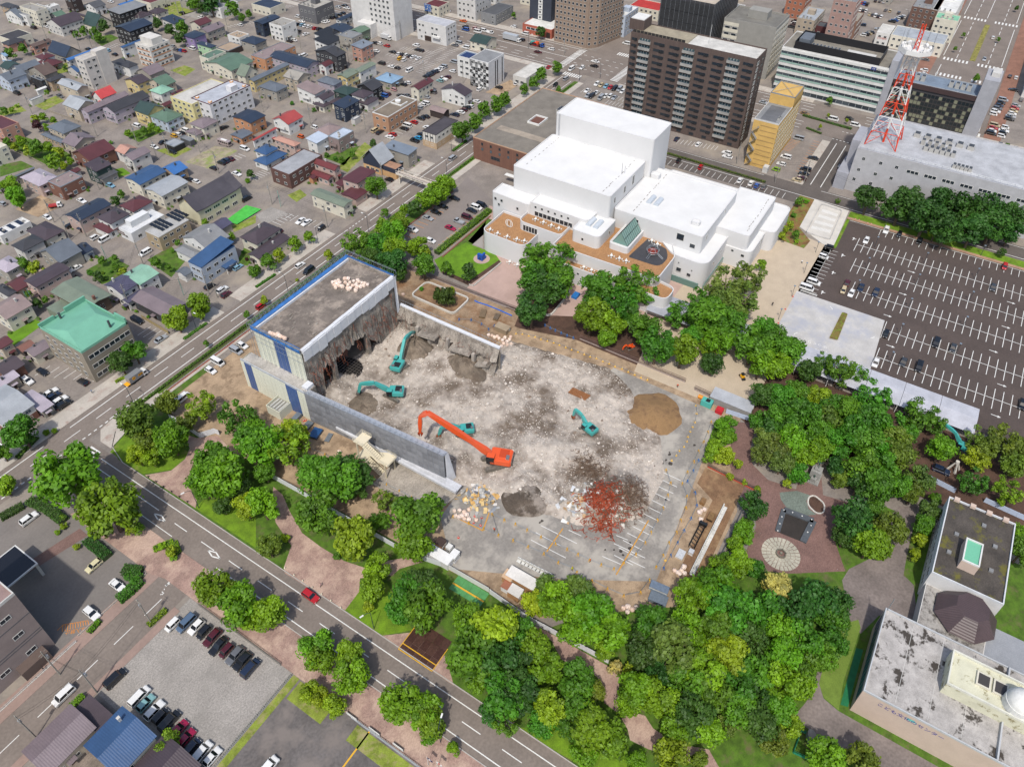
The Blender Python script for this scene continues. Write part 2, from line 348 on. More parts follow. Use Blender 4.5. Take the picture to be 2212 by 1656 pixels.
for (a, b) in ((20, 27), (-21, -14)): slab('brick_pavement', rect(383, 640, a, b), -.1, .13, mat('96705f', 'concrete', amount=.2))
sd_ = sheet('back_street', rect(287.5, 297, -200, 172.9), .018, A_DARK)
m = lines('lane_markings', sd_); m.strip((288.6, 150), (288.6, -200), .25, .05); m.strip((296.2, 36), (296.2, -200), .2, .05); m.strip((296.2, 160), (296.2, 60), .2, .05)
for q in ((8, -.8), (7, .8)): m.strip((286.2, 42+q[1]), (283.8, 42+q[1]), .3, .05)
m.done()
ts = sheet('side_street', rect(297, 346, 33.6, 44), .018, A_DARK)
m = lines('lane_markings', ts); m.strip((299, 41.2), (341, 41.2), .3, .05); m.strip((299, 37.1), (341, 37.1), .3, .05); dash(m, (344.6, 44), (344.6, 34), .4, .8, .8, .05); m.done()
slab('sidewalk', rect(297, 341, 44, 47.5), -.1, .13, PAVE)

# museum grounds
sheet('museum_plaza', [(160, 20.5), (160, 56), (196, 62), (260, 50), (262, 40), (258, 22)], .02, BEIGE_PLAZA)
sheet('museum_plaza', [(166, 96), (166, 122.5), (186, 122.5), (190, 130), (214, 145), (214, 60), (186, 60)], .022, PINK_PLAZA)
sheet('lawn', tp(11, 1540, 590, 1810, 440, 2060, 530, 2120, 610, 1840, 810, 1600, 700), .035, LAWN)
sheet('flower_bed', tp(11, 1600, 700, 1840, 812, 2115, 612, 2100, 590, 1840, 770, 1620, 680), .05, SOIL)
kerb('kerb', tp(11, 1840, 805, 1880, 815, 2120, 615), None, .35, .5)['kind'] = 'structure'
sheet('gravel_path', tp(11, 1830, 430, 1990, 250, 1960, 400, 1960, 490), .03, mat('a39d97', 'concrete', amount=.1))
cp = sheet('car_park', tp(11, 1260, 330, 1700, 0, 1830, -130, 2030, 60, 1960, 150, 1540, 480, 1400, 480, 1270, 420), .02, mat('8b837e', 'asphalt', amount=.1))
m = lines('stall_lines', cp, ORA)
for k in range(10):
    m.strip((179.5+k*2.55, 157.2), (179.5+k*2.55, 162), .16, .05); m.strip((181.5+k*2.55, 141.4), (181.5+k*2.55, 146.2), .16, .05)
m.done()
slab('kerb', [(176, 140), (176, 140.5), (208, 140.5), (208, 140)][::-1], -.1, .25, mat('8a5a4e', 'concrete'))
slab('kerb', rect(176, 215, 163, 163.5), -.1, .2, mat('8a5a4e', 'concrete'))
sheet('verge', rect(176, 216, 163.6, 167.6), .03, GRASSD)
sheet('verge', rect(178, 206, 135.5, 140), .03, GRASSD)
ms = sheet('car_park', rect(281.8, 287.5, 40, 112), .022, A_DARK)
m = lines('stall_lines', ms)
for k in range(25): m.strip((282.2, 108-k*2.5), (287, 108-k*2.5), .16, .05)
m.done()
# the large car park on the right
pl = sheet('parking_lot', [(280.6, 21.5), (258, 21.8), (258, 24.6), (190, 25.5), (190, -120), (280.6, -120)], .02, A_LOT)
m = lines('stall_lines', pl)
for k in range(36): m.strip((275.9, 9-k*2.38), (280.4, 9-k*2.38), .17, .05)
m.strip((280.4, 22), (280.4, -110), .14, .05)
ROWS = ((265.4, 14.6, 50), (251.6, 12.6, 50), (237.2, 9.5, 50), (221.1, -4.4, 48), (206.6, -5.2, 48))
for (x, y0, n) in ROWS:
    m.strip((x, y0-.0), (x, y0-n*2.38), .2, .05)
    for k in range(n): m.strip((x-4.7, y0-k*2.38), (x+4.7, y0-k*2.38), .19, .05)
for k in range(13): m.strip((228+k*2.38, 19.2), (228+k*2.38, 24.2), .16, .05)
dash(m, (228, 21.8), (256, 21.8), .16, .6, .5, .05)
for k in range(16): m.strip((226.6, 18.9+k*.36), (227.5, 18.9+k*.36), .2, .05)
def arrow(x, y, ang, L=2.6, bend=0):
    c, s = math.cos(ang), math.sin(ang); P = lambda u, v: (x+u*c-v*s, y+u*s+v*c)
    m.strip(P(-L/2, 0), P(L/2-.8, 0), .26, .05); a = [P(L/2-.9, -.5), P(L/2, 0), P(L/2-.9, .5)]
    m.add([(*q, .052) for q in a], [(0, 1, 2)])
    if bend: m.strip(P(-.3, 0), P(.3, bend*1.0), .24, .051)
for (x, y) in ((258.6, -6), (258.6, -38), (258.6, -70), (243.8, -6), (243.8, -38), (243.8, -60), (229, -4), (229, -36), (229, -60), (214, -8), (214, -40), (199.5, -12), (199.5, -40)): arrow(x, y, -math.pi/2)
for (x, y) in ((268.5, 16.5), (255.5, 17.4), (243, 17.6), (229.8, 17.8)): arrow(x, y, 0, 2.2, -1)
m.done()
cpad = sheet('concrete_pad', [(195, -5.2), (226, -3.7), (226, 25.4), (195, 25.4)], .035, CONC)
m = lines('painted_arrows', cpad, z=.06)
for (x, y, a) in ((222, 14, -1.4), (216, -1, 3.6), (203, 18, .6), (198, 4, -1.9)):
    for q in range(5):
        t = a+q*.22; m.strip((x+1.6*math.cos(t), y+1.6*math.sin(t)), (x+1.6*math.cos(t+.22), y+1.6*math.sin(t+.22)), .24, .06)
for q in range(6): m.strip((199.8+rnd.uniform(-.5, .5), 12-q*.8), (200.4+rnd.uniform(-.5, .5), 11.6-q*.8), .2, .06)
m.done()
slab('planted_island', rounded(tp(13, 640, 1040, 690, 1055, 600, 1285, 525, 1270), .8), -.1, .16, mat('7a6a3a', 'earth', second='7a8a30', pscale=.8)); kerb('kerb', rounded(tp(13, 638, 1038, 692, 1055, 602, 1288, 522, 1270), .8), None, .2, .2, True)['kind'] = 'structure'
slab('verge', [(281, 22), (281, -120), (287, -120), (287, 22)], -.1, .12, GRASS); slab('footpath', [(281, 22), (281, -120), (282.6, -120), (282.6, 22)], -.1, .15, mat('b08f78', 'concrete'))
sheet('concrete_apron', tp(13, 400, 65, 700, 165, 560, 490, 470, 450, 270, 300), .03, CONCL)
sheet('flower_bed', tp(13, 280, 25, 400, 70, 270, 310, 365, 425, 310, 490, 75, 405, 120, 280), .04, mat('8a6a42', 'earth', second='6c8a34', pscale=.5))
sheet('verge', tp(13, 690, 215, 715, 225, 585, 490, 560, 480), .05, GRASS)
pa = slab('bicycle_ramp', rounded(tp(13, 460, 115, 635, 170, 530, 415, 330, 355), 1.2), -.1, .12, CONCL)
m = lines('bicycle_stall_lines', pa, z=.135)
for i, t in enumerate((.12, .36, .62, .86)):
    a = g(13, 480, 140).lerp(g(13, 355, 335), t); b = g(13, 610, 185).lerp(g(13, 530, 375), t)
    m.strip(a, b, .12, .135)
    for k in range(15):
        p = a.lerp(b, (k+.5)/15); m.strip((p.x-1.1, p.y), (p.x+1.1, p.y), .22, .137)
m.done()
kerb('ramp_wall', rounded(tp(13, 460, 112, 640, 168, 533, 420, 325, 358), 1.3), pa, .7, .25, True, mat('c4c2be', 'concrete'))
# yards, lots and greens among the houses
for (n, ma, t, *xy) in (
  ('lawn', WILD, 0, 290, 910, 480, 830, 560, 870, 390, 955), ('vacant_plot', WILD, 0, 1470, 610, 1590, 565, 1690, 600, 1600, 660), ('garden', GRASSD, 0, 960, 300, 1030, 330, 880, 400, 780, 330),
  ('lawn', WILD, 0, 1350, 1300, 1560, 1250, 1660, 1290, 1510, 1365), ('gravel_plot', mat('a49a84', 'earth', second='8e9a58', pscale=.2), 0, 1600, 1400, 1860, 1260, 2060, 1300, 1810, 1460), ('garden', GRASSD, 0, 1060, 1160, 1310, 1090, 1430, 1130, 1200, 1230),
  ('garden', GRASSD, 0, 30, 1250, 180, 1170, 620, 1330, 480, 1480), ('lawn', LAWN, 0, 970, 1470, 1060, 1450, 1130, 1500, 1010, 1540), ('lawn', WILD, 1, 700, 1450, 940, 1230, 1010, 1280, 790, 1490), ('garden', GRASSD, 1, 580, 1360, 780, 1290, 900, 1260, 760, 1430),
  ('gravel_plot', GRAVEL, 11, 0, 200, 130, 130, 290, 190, 60, 290), ('lawn', WILD, 11, 270, 30, 380, -20, 440, 30, 350, 90), ('lawn', LAWN, 10, 60, 1230, 300, 1100, 380, 1140, 120, 1330), ('garden', GRASSD, 10, 1270, 590, 1480, 470, 1600, 600, 1480, 740),
  ('garden', GRASSD, 10, 740, 680, 960, 560, 1120, 640, 1000, 760, 880, 800), ('vacant_plot', DIRT, 10, 130, 150, 350, 30, 560, 110, 330, 220), ('gravel_plot', DIRT, 1, 1980, 800, 2200, 690, 2260, 740, 2130, 830), ('garden', GRASSD, 0, 0, 1430, 180, 1390, 290, 1440, 0, 1530),
  ('vacant_plot', WILD, 0, 450, 590, 580, 540, 600, 620, 500, 640), ('lawn', WILD, 0, 0, 960, 160, 900, 230, 960, 0, 1010), ('lawn', WILD, 10, 2000, 290, 2100, 260, 2211, 200, 2211, 270, 2020, 350), ('garden', GRASSD, 10, 2040, 620, 2110, 480, 2211, 520, 2140, 640),
  ('lawn', WILD, 0, 1300, 60, 1600, 0, 1900, 30, 1500, 160), ('gravel_plot', GRAVEL, 0, 1560, 130, 1900, 40, 1990, 90, 1720, 170)):
    sheet(n, tp(t, *xy), .03, ma)
# painted stall lines of the lots among the houses
def lot(name, t, ax, ay, bx, by, n, L, dirx, ma=WHITE, wd=.16):     # n stalls from a to b, lines of length L along world X (1) or Y (0)
    a, b = g(t, ax, ay), g(t, bx, by); m = MB()
    for k in range(n+1):
        p = a.lerp(b, k/n); m.strip(p, p+(Vector((L, 0, 0)) if dirx else Vector((0, L, 0))), wd, .03)
    o = m.build(name, ma); o['kind'] = 'structure'
lot('stall_lines', 1, 1380, 620, 1720, 400, 18, -4.5, 0); lot('stall_lines', 1, 1350, 600, 1650, 420, 16, 4.5, 0); lot('stall_lines', 1, 1120, 480, 1440, 560, 11, 4.5, 1); lot('stall_lines', 1, 1240, 430, 1500, 470, 10, 4.5, 1)
lot('stall_lines', 1, 1100, 560, 1320, 620, 8, 4.5, 1); lot('stall_lines', 1, 100, 100, 330, 60, 10, 5, 0); lot('stall_lines', 1, 350, 340, 480, 290, 6, 4.5, 0); lot('stall_lines', 1, 1180, 1210, 1470, 1040, 10, 4.5, 0)
lot('stall_lines', 1, 900, 1050, 1010, 950, 5, 5, 0); lot('stall_lines', 10, 1190, 1240, 1380, 1310, 4, 5, 1); lot('stall_lines', 10, 300, 1590, 800, 1640, 6, 5, 1); lot('stall_lines', 11, 160, 330, 330, 210, 6, 4.6, 0)
lot('stall_lines', 11, 240, 240, 500, 310, 5, 4.6, 1); lot('stall_lines', 1, 10, 1560, 120, 1500, 5, 5, 0); lot('stall_lines', 2, 590, 800, 950, 880, 12, 5, 1); lot('stall_lines', 2, 800, 900, 950, 930, 5, 4.6, 1); lot('stall_lines', 2, 1420, 1240, 1750, 1300, 10, 4.6, 1)
lot('stall_lines', 3, 190, 1310, 320, 1190, 12, 4.5, 0, ORA); lot('stall_lines', 3, 330, 1500, 480, 1240, 12, 4.5, 0, ORA); lot('stall_lines', 0, 1900, 1400, 2060, 1330, 5, -4.6, 0); lot('stall_lines', 0, 2000, 240, 2200, 200, 6, 4.5, 0); lot('stall_lines', 0, 940, 430, 1040, 390, 5, 4.5, 0)
# ================================================================== houses
GLASS = mat('323a42', 'glass'); GLASSL = mat('5a6a74', 'glass', .15)
FRW = mat('d8d8d4', 'paint'); FRD = mat('4a4644', 'paint')
def window_mesh(name, bars=1, fr=.07):
    m = MB(); f = fr
    m.box(-.5, .5, -.07, .0, -.5, -.5+f, 0).box(-.5, .5, -.07, 0, .5-f, .5, 0).box(-.5, -.5+f*.7, -.07, 0, -.5+f, .5-f, 0).box(.5-f*.7, .5, -.07, 0, -.5+f, .5-f, 0)
    for b in range(bars):
        x = -.5+(b+1)/(bars+1); m.box(x-.02, x+.02, -.06, 0, -.5+f, .5-f, 0)
    m.add([(-.5, -.025, -.5), (.5, -.025, -.5), (.5, -.025, .5), (-.5, -.025, .5)], [(0, 1, 2, 3)], 1)
    return m.mesh(name, [FRW, GLASS])
WIN1, WIN2, WIN0 = window_mesh('window'), window_mesh('window', 2), window_mesh('window', 0)
DOOR = MB().box(-.5, .5, -.08, 0, -.5, .5, 0).box(-.38, .38, -.1, -.08, -.3, .4, 1).mesh('door', [mat('5a4a40', 'wood'), mat('40342e', 'wood')])
ROT = dict(S=0, W=-math.pi/2, N=math.pi, E=math.pi/2)
class Face:                                    # one wall of a box building in the local frame of its root
    def __init__(s, root, side, x0, x1, y0, y1):
        s.root, s.side = root, side; s.a = dict(S=(x0, y0), W=(x0, y1), N=(x1, y1), E=(x1, y0))[side]
        s.d = dict(S=(1, 0), W=(0, -1), N=(-1, 0), E=(0, 1))[side]; s.len = (x1-x0) if side in 'SN' else (y1-y0)
    def at(s, u, z, me, w, h, name='window', mats=None, out=0.):
        n = dict(S=(0, -1), W=(-1, 0), N=(0, 1), E=(1, 0))[s.side]
        o = put(name, me, s.root, (s.a[0]+s.d[0]*u+n[0]*out, s.a[1]+s.d[1]*u+n[1]*out, z), ROT[s.side], (w, 1, h))
        if mats:
            for i, ma in enumerate(mats): omat(o, i, ma)
        return o
    def grid(s, cols, z0, dz, rows, w, h, me=None, m0=1., m1=None, mats=None, skip=0, name='window', out=0.):
        m1 = m0 if m1 is None else m1
        for r in range(rows):
            for c in range(cols):
                if skip and rnd.random() < skip: continue
                s.at(m0+(s.len-m0-m1)*(c+.5)/cols, z0+r*dz, me or WIN1, w, h, name, mats, out)
def wallmesh(x0, x1, y0, y1, h, prof=None, ax='x'):
    m = MB()
    if not prof: return m.box(x0, x1, y0, y1, -.3, h)
    if ax == 'x':                               # ridge along X: profile across Y
        P = [(y0, -.3), (y1, -.3)]+prof; n = len(P)
        vs = [(x0, p, z) for p, z in P]+[(x1, p, z) for p, z in P]
    else:
        P = [(x0, -.3), (x1, -.3)]+prof; n = len(P)
        vs = [(p, y1, z) for p, z in P]+[(p, y0, z) for p, z in P]
    m.add(vs, [tuple(range(n-1, -1, -1)), tuple(range(n, 2*n))]+[(i, (i+1) % n, n+(i+1) % n, n+i) for i in range(n)])
    return m
def roofmesh(kind, x0, x1, y0, y1, h, k, o=.45, t=.16):
    m = MB(); X0, X1, Y0, Y1 = x0-o, x1+o, y0-o, y1+o
    if kind == 'h':
        dx, dy = X1-X0, Y1-Y0; q = min(dx, dy)/2; rz = h+q*k; cx, cy = (X0+X1)/2, (Y0+Y1)/2; e = .25
        a, b = ((X0+q, cy), (X1-q, cy)) if dx > dy else ((cx, Y0+q), (cx, Y1-q))
        if abs(dx-dy) < .6: a = (cx-.3, cy); b = (cx+.3, cy)
        V = [(X0, Y0, h), (X1, Y0, h), (X1, Y1, h), (X0, Y1, h), (a[0], a[1], rz), (b[0], b[1], rz)]
        F = [(0, 1, 5, 4), (1, 2, 5), (2, 3, 4, 5), (3, 0, 4)] if dx >= dy else [(0, 1, 4), (1, 2, 5, 4), (2, 3, 5), (3, 0, 4, 5)]
        W = [(x, y, z-(t if i < 4 else 0)) for i, (x, y, z) in enumerate(V)]
        m.add(V, F); m.add([V[0], V[1], V[2], V[3]]+[(v[0], v[1], h-t) for v in V[:4]], [(4, 5, 1, 0), (5, 6, 2, 1), (6, 7, 3, 2), (7, 4, 0, 3), (7, 6, 5, 4)])
        return m, rz
    ax = 'x' if kind in ('gx', 'sx', 'ux') else 'y'
    p0, p1, l0, l1 = (Y0, Y1, X0, X1) if ax == 'x' else (X0, X1, Y0, Y1)
    c = (p0+p1)/2
    if kind[0] == 'g': P = [(p0, h-k*o*.6), (c, h+(p1-p0)/2*k), (p1, h-k*o*.6)]
    elif kind[0] == 's': P = [(p0, h), (p1, h+(p1-p0)*k)]
    else: P = [(p0, h+(p1-p0)*k), (p1, h)]
    Q = [(p, z+t) for p, z in P]; ring = P+Q[::-1]; n = len(ring)
    if ax == 'x': V = [(l0, p, z) for p, z in ring]+[(l1, p, z) for p, z in ring]
    else: V = [(p, l1, z) for p, z in ring]+[(p, l0, z) for p, z in ring]
    m.add(V, [tuple(range(n-1, -1, -1)), tuple(range(n, 2*n))]+[(i, (i+1) % n, n+(i+1) % n, n+i) for i in range(n)])
    return m, max(z for _, z in P)
CN = dict(offwhite='off-white', ltblue='light blue', paleblue='pale blue', brightblue='bright blue', dkgreen='dark green', dkgrey='dark grey', greengrey='grey-green', brightred='bright red', dkbrown='dark brown', bluegrey='blue-grey', pinkgrey='pinkish grey', palegreen='pale green', dkred='dark red', greige='grey-beige')
cn = lambda c: CN.get(c, c)
SHAPE = dict(h='hipped', gx='gabled', gy='gabled', sx='sloping', sy='sloping', ux='sloping', uy='sloping', f='flat')
def box_root(name, L, Rr, label, cat, group=None):
    x0, x1, y0, y1 = min(L.x, Rr.x), max(L.x, Rr.x), min(L.y, Rr.y), max(L.y, Rr.y)
    cx, cy = (x0+x1)/2, (y0+y1)/2
    return thing(name, (cx, cy, 0), label, cat, group), x0-cx, x1-cx, y0-cy, y1-cy
def roofbits(root, x0, x1, y0, y1, h, wm, rm, par=.35):
    m = MB()
    for b in ((x0, x1, y0, y0+.25), (x0, x1, y1-.25, y1), (x0, x0+.25, y0+.25, y1-.25), (x1-.25, x1, y0+.25, y1-.25)): m.box(*b, h, h+par)
    m.build('parapet', wm, root); MB().box(x0+.25, x1-.25, y0+.25, y1-.25, h-.1, h+.06).build('roof', rm, root)
WHERE = ''; FOOT = []
def house(t, lx, ly, rx, ry, h, kind, rc, wc, opt='', k=None, note=None, two=None):
    zc = 0 if 'B' in opt else h
    L, Q = g(t, lx, ly, zc), g(t, rx, ry, zc)
    st = max(1, round(h/2.75)); nm = {1: 'one-storey', 2: 'two-storey', 3: 'three-storey', 4: 'four-storey', 5: 'five-storey'}.get(st, 'tall')
    apt = 'A' in opt
    lab = note or f"{nm} {cn(wc)} {'apartment block' if apt else ('shed' if 'd' in opt else 'house')} with {cn(rc)} {SHAPE[kind]} roof {WHERE}"
    root, x0, x1, y0, y1 = box_root('apartment_block' if apt else ('shed' if 'd' in opt else 'house'), L, Q, lab, 'apartments' if apt else ('shed' if 'd' in opt else 'house'), 'houses of the neighbourhood')
    o = .12 if kind != 'f' else -.1
    if x1-x0 > 3 and y1-y0 > 3: x0 += o; x1 -= o; y0 += o; y1 -= o
    k = k or dict(h=.42, gx=.4, gy=.4, f=0).get(kind, .12)
    FOOT.append((root.location.x, root.location.y, x1, y1))
    wm, rm = mat(wc, 'wall'), mat(rc, 'roof', dir='X' if kind[-1] == 'x' else 'Y')
    if kind == 'f':
        wallmesh(x0, x1, y0, y1, h).build('wall', wm, root); roofbits(root, x0, x1, y0, y1, h, mat('silver', 'metal') if 'w' not in opt else wm, rm); top = h
    else:
        rmsh, top = roofmesh(kind, x0, x1, y0, y1, h, k); rmsh.build('roof', rm, root)
        prof = None
        if kind[0] in 'gsu':
            p0, p1 = (y0, y1) if kind[1] == 'x' else (x0, x1); O = .45
            if kind[0] == 'g': prof = [(p1, h-.02), ((p0+p1)/2, h+(p1-p0)/2*k+.1), (p0, h-.02)]
            elif kind[0] == 's': prof = [(p1, h+(p1-p0+O)*k), (p0, h+O*k)]
            else: prof = [(p1, h+O*k), (p0, h+(p1-p0+O)*k)]
        wallmesh(x0, x1, y0, y1, h-.02, prof, kind[-1]).build('wall', wm, root)
    if two: MB().box(x0-.03, x1+.03, y0-.03, y1+.03, -.3, h*.48).build('lower_wall', mat(two, 'wall'), root)
    sy = 'S' if Q.y > -10 else 'N'
    if 'd' not in opt:
        fr = FRD if wc in ('black', 'charcoal', 'navy', 'dkgrey', 'brick', 'brown') and rnd.random() < .5 else FRW
        for side in ('W', sy):
            F = Face(root, side, x0, x1, y0, y1); n = max(1, int(F.len/(2.9 if not apt else 2.7)))
            for r in range(st):
                z = 1.5+r*(h-.4)/st if st > 1 else 1.45
                for c in range(n):
                    if rnd.random() < (.22 if not apt else .06): continue
                    wd = rnd.choice((.8, 1.3, 1.6, 1.7)); hh = rnd.choice((.9, 1.1, 1.25)) if r else rnd.choice((1.0, 1.2, 1.7))
                    u = F.len*(c+.5)/n+rnd.uniform(-.25, .25)
                    if u-wd/2 < .2 or u+wd/2 > F.len-.2: u = F.len*(c+.5)/n; wd = min(wd, F.len/n*.7)
                    F.at(u, z, rnd.choice((WIN1, WIN1, WIN0)) if wd < 1.7 else WIN2, wd, hh, mats=(fr, GLASS if rnd.random() < .75 else GLASSL))
            if side == rnd.choice('WS') or (side == sy and 'D' not in root):
                u = rnd.uniform(1, max(1.2, F.len-1)); F.at(u, 1.0, DOOR, .95, 2.0, 'door', out=.04); root['D'] = 1
                c = F.at(u, 2.25, MB().box(-.9, .9, -1.2, .05, -.06, .06).mesh('porch_roof', [rm]), 1, 1, 'porch_roof', out=.0)
        if 'D' in root: del root['D']
        if 'b' in opt:                              # balcony along the street side
            F = Face(root, 'W', x0, x1, y0, y1); bl = min(F.len*.6, 5)
            F.at(F.len*.5, h*.55, MB().box(-bl/2, bl/2, -1.1, .05, -.5, -.4).box(-bl/2, bl/2, -1.1, -1.02, -.4, .55).box(-bl/2, -bl/2+.06, -1.02, .05, -.4, .55).box(bl/2-.06, bl/2, -1.02, .05, -.4, .55).mesh('balcony', [mat(wc, 'wall')]), 1, 1, 'balcony')
    if 'c' in opt or ('d' not in opt and kind != 'f' and rnd.random() < .35):
        cx_, cy_ = rnd.uniform(x0*.6, x1*.6), rnd.uniform(y0*.6, y1*.6)
        MB().box(cx_-.25, cx_+.25, cy_-.25, cy_+.25, h, top+.7).box(cx_-.32, cx_+.32, cy_-.32, cy_+.32, top+.7, top+.85).build('chimney', mat('offwhite' if 'c' in opt else 'dkgrey', 'wall'), root)
    if 's' in opt:
        for i in range(3):
            for j in range(4):
                px, py = x0+1+(x1-x0-2)*(i+.5)/3, y0+.6+(y1-y0)*.42*(j+.5)/4*2
                MB().box(px-.8, px+.8, py-.5, py+.5, h+.12, h+.2).build('solar_panel', mat('2a3346', 'glass'), root) if kind == 'f' else None
    if kind == 'f' and 'd' not in opt:
        for q in range(rnd.randint(1, 3)):
            a, b = rnd.uniform(x0+1, x1-1.5), rnd.uniform(y0+1, y1-1.5); MB().box(a, a+.8, b, b+.6, h+.05, h+.8).build('roof_unit', mat('concrete', 'paint'), root)
    return root, (x0, x1, y0, y1)
H = house
WHERE = 'in the far left blocks'
H(0, 170, 60, 405, 75, 9, 'f', 'greige', 'cream', 'Aw'); H(0, 0, 45, 180, 60, 5.4, 'h', 'charcoal', 'tan'); H(0, 40, 112, 215, 140, 5, 'gx', 'slate', 'white'); H(0, 395, 190, 715, 165, 6, 'gx', 'purple', 'offwhite', 'A')
H(0, 600, 100, 735, 90, 15, 'f', 'charcoal', 'dkbrown', 'B'); H(0, 735, 45, 910, 40, 5, 'gx', 'dkgrey', 'white'); H(0, 935, 95, 1265, 45, 9, 'sx', 'grey', 'black', 'A', .05); H(0, 1130, 135, 1315, 120, 5, 'h', 'purple', 'white'); H(0, 1280, 100, 1450, 88, 5, 'h', 'purple', 'cream')
H(0, 990, 235, 1315, 205, 8.6, 'gx', 'navy', 'black', 'A', .2); H(0, 715, 200, 965, 185, 3.6, 'gy', 'dkgreen', 'cream', '', .9); H(0, 640, 112, 790, 150, 5, 'h', 'purple', 'beige'); H(0, 425, 130, 575, 130, 3.2, 'gx', 'green', 'white'); H(0, 390, 55, 510, 45, 3.2, 'f', 'white', 'white', 'w')
H(0, 1015, 45, 1160, 15, 4, 'gx', 'brightblue', 'white'); H(0, 1400, 180, 1595, 175, 5, 'sx', 'navy', 'white'); H(0, 1640, 200, 1825, 185, 5.6, 'gx', 'maroon', 'cream'); H(0, 1712, 260, 1940, 225, 5.6, 'gx', 'mauve', 'greige'); H(0, 1580, 305, 1775, 292, 6.5, 'h', 'navy', 'violet', '', .15, 'two-storey lilac house with dark blue roof in the far left blocks')
H(0, 1698, 375, 1865, 395, 6.5, 'h', 'navy', 'palegreen', 'c', .15); H(0, 1968, 305, 2150, 300, 5, 'f', 'tan', 'white', 'w'); H(0, 1870, 415, 2090, 395, 3, 'f', 'tan', 'dkbrown', 'd'); H(0, 2085, 350, 2300, 345, 6, 'h', 'navy', 'greige')
H(0, 250, 395, 440, 355, 4.4, 'gx', 'brown', 'salmon'); H(0, 415, 440, 700, 445, 3.6, 'gy', 'navy', 'greige', '', .85); H(0, 568, 515, 850, 428, 5.6, 'gx', 'brightblue', 'offwhite'); H(0, 305, 490, 470, 480, 5.2, 'h', 'maroon', 'white', 'c'); H(0, 300, 545, 540, 535, 3, 'h', 'maroon', 'greige')
H(0, 0, 575, 185, 560, 5, 'gy', 'dkgreen', 'offwhite'); H(0, 100, 590, 350, 560, 5.4, 'gx', 'slate', 'white'); H(0, -30, 660, 225, 640, 6, 'gx', 'slate', 'paleblue', 'A'); H(0, 240, 600, 495, 612, 5.4, 'gx', 'brown', 'greige', 'c'); H(0, 265, 665, 385, 690, 6, 'f', 'black', 'black'); H(0, 395, 690, 560, 660, 5.2, 'h', 'charcoal', 'tan')
H(0, 15, 370, 215, 345, 4.4, 'h', 'charcoal', 'salmon'); H(0, 0, 470, 60, 480, 5, 'gx', 'ltblue', 'white'); H(0, 580, 590, 690, 615, 3.4, 'gx', 'blue', 'offwhite')
WHERE = 'in the middle left blocks'
H(0, 1040, 408, 1240, 345, 6, 'gx', 'blue', 'white'); H(0, 965, 535, 1190, 555, 5.5, 'h', 'charcoal', 'white'); H(0, 1180, 612, 1420, 600, 4, 'gx', 'mauve', 'greige'); H(0, 1075, 690, 1290, 690, 6, 'gx', 'purple', 'yellow', '', .3); H(0, 1268, 705, 1515, 705, 5, 'gx', 'green', 'beige'); H(0, 1295, 780, 1495, 768, 6, 'h', 'mint', 'white', 'b')
H(0, 500, 720, 760, 745, 6.2, 'gy', 'silver', 'beige'); H(0, 545, 900, 830, 885, 6, 'gy', 'silver', 'beige', '', .5); H(0, 800, 825, 1000, 800, 3.8, 'gx', 'brightred', 'white', 'c', .75); H(0, 695, 950, 1110, 820, 6, 'gx', 'mauve', 'lilac', 'Ac'); H(0, 880, 930, 1290, 835, 6.2, 'gx', 'charcoal', 'lilac', 'Ab')
H(0, 1160, 950, 1420, 930, 6, 'gy', 'dkgreen', 'yellow', 'b', .55); H(0, 1295, 1000, 1580, 990, 5.4, 'h', 'green', 'paleblue'); H(0, 1640, 1065, 1880, 1045, 5.6, 'h', 'mauve', 'cream', 'c'); H(0, 1610, 1135, 1775, 1130, 3.2, 'h', 'mauve', 'cream'); H(0, 2010, 1010, 2290, 1000, 6, 'gx', 'navy', 'orange', '', .12); H(0, 1995, 1165, 2180, 1150, 3.2, 'gx', 'slate', 'orange', '', .12)
H(0, 410, 1095, 695, 1090, 5.5, 'h', 'slate', 'beige'); H(0, 360, 1160, 570, 1215, 3, 'h', 'slate', 'tan'); H(0, 540, 1225, 820, 1190, 5.6, 'gy', 'mauve', 'beige'); H(0, 620, 1320, 990, 1285, 5.6, 'gx', 'maroon', 'brick'); H(0, 1000, 1300, 1180, 1280, 5, 'gy', 'salmon', 'white'); H(0, 1060, 1350, 1295, 1310, 5.8, 'gx', 'mauve', 'offwhite', 'b'); H(0, 735, 1440, 960, 1420, 6.4, 'sx', 'purple', 'dkgreen'); H(0, 860, 1540, 1010, 1490, 3.4, 'sx', 'dkgrey', 'greige')
H(0, 1080, 1540, 1430, 1482, 5.6, 'gx', 'blue', 'cream', '', .22); H(0, 1390, 1460, 1615, 1450, 4.2, 'gx', 'brightblue', 'tan'); H(0, 1255, 1632, 1620, 1575, 6, 'gx', 'silver', 'cream', 'A', .2); H(0, -20, 1590, 290, 1455, 4, 'gx', 'slate', 'greige'); H(0, 180, 1530, 500, 1530, 5.4, 'h', 'lilac', 'pink', 'c'); H(0, 415, 1570, 710, 1530, 6, 'f', 'pinkgrey', 'brick'); H(0, -130, 1060, 160, 1065, 7, 'f', 'maroon', 'salmon', 'w'); H(0, -170, 1280, 60, 1260, 7, 'f', 'cream', 'cream', 'w')
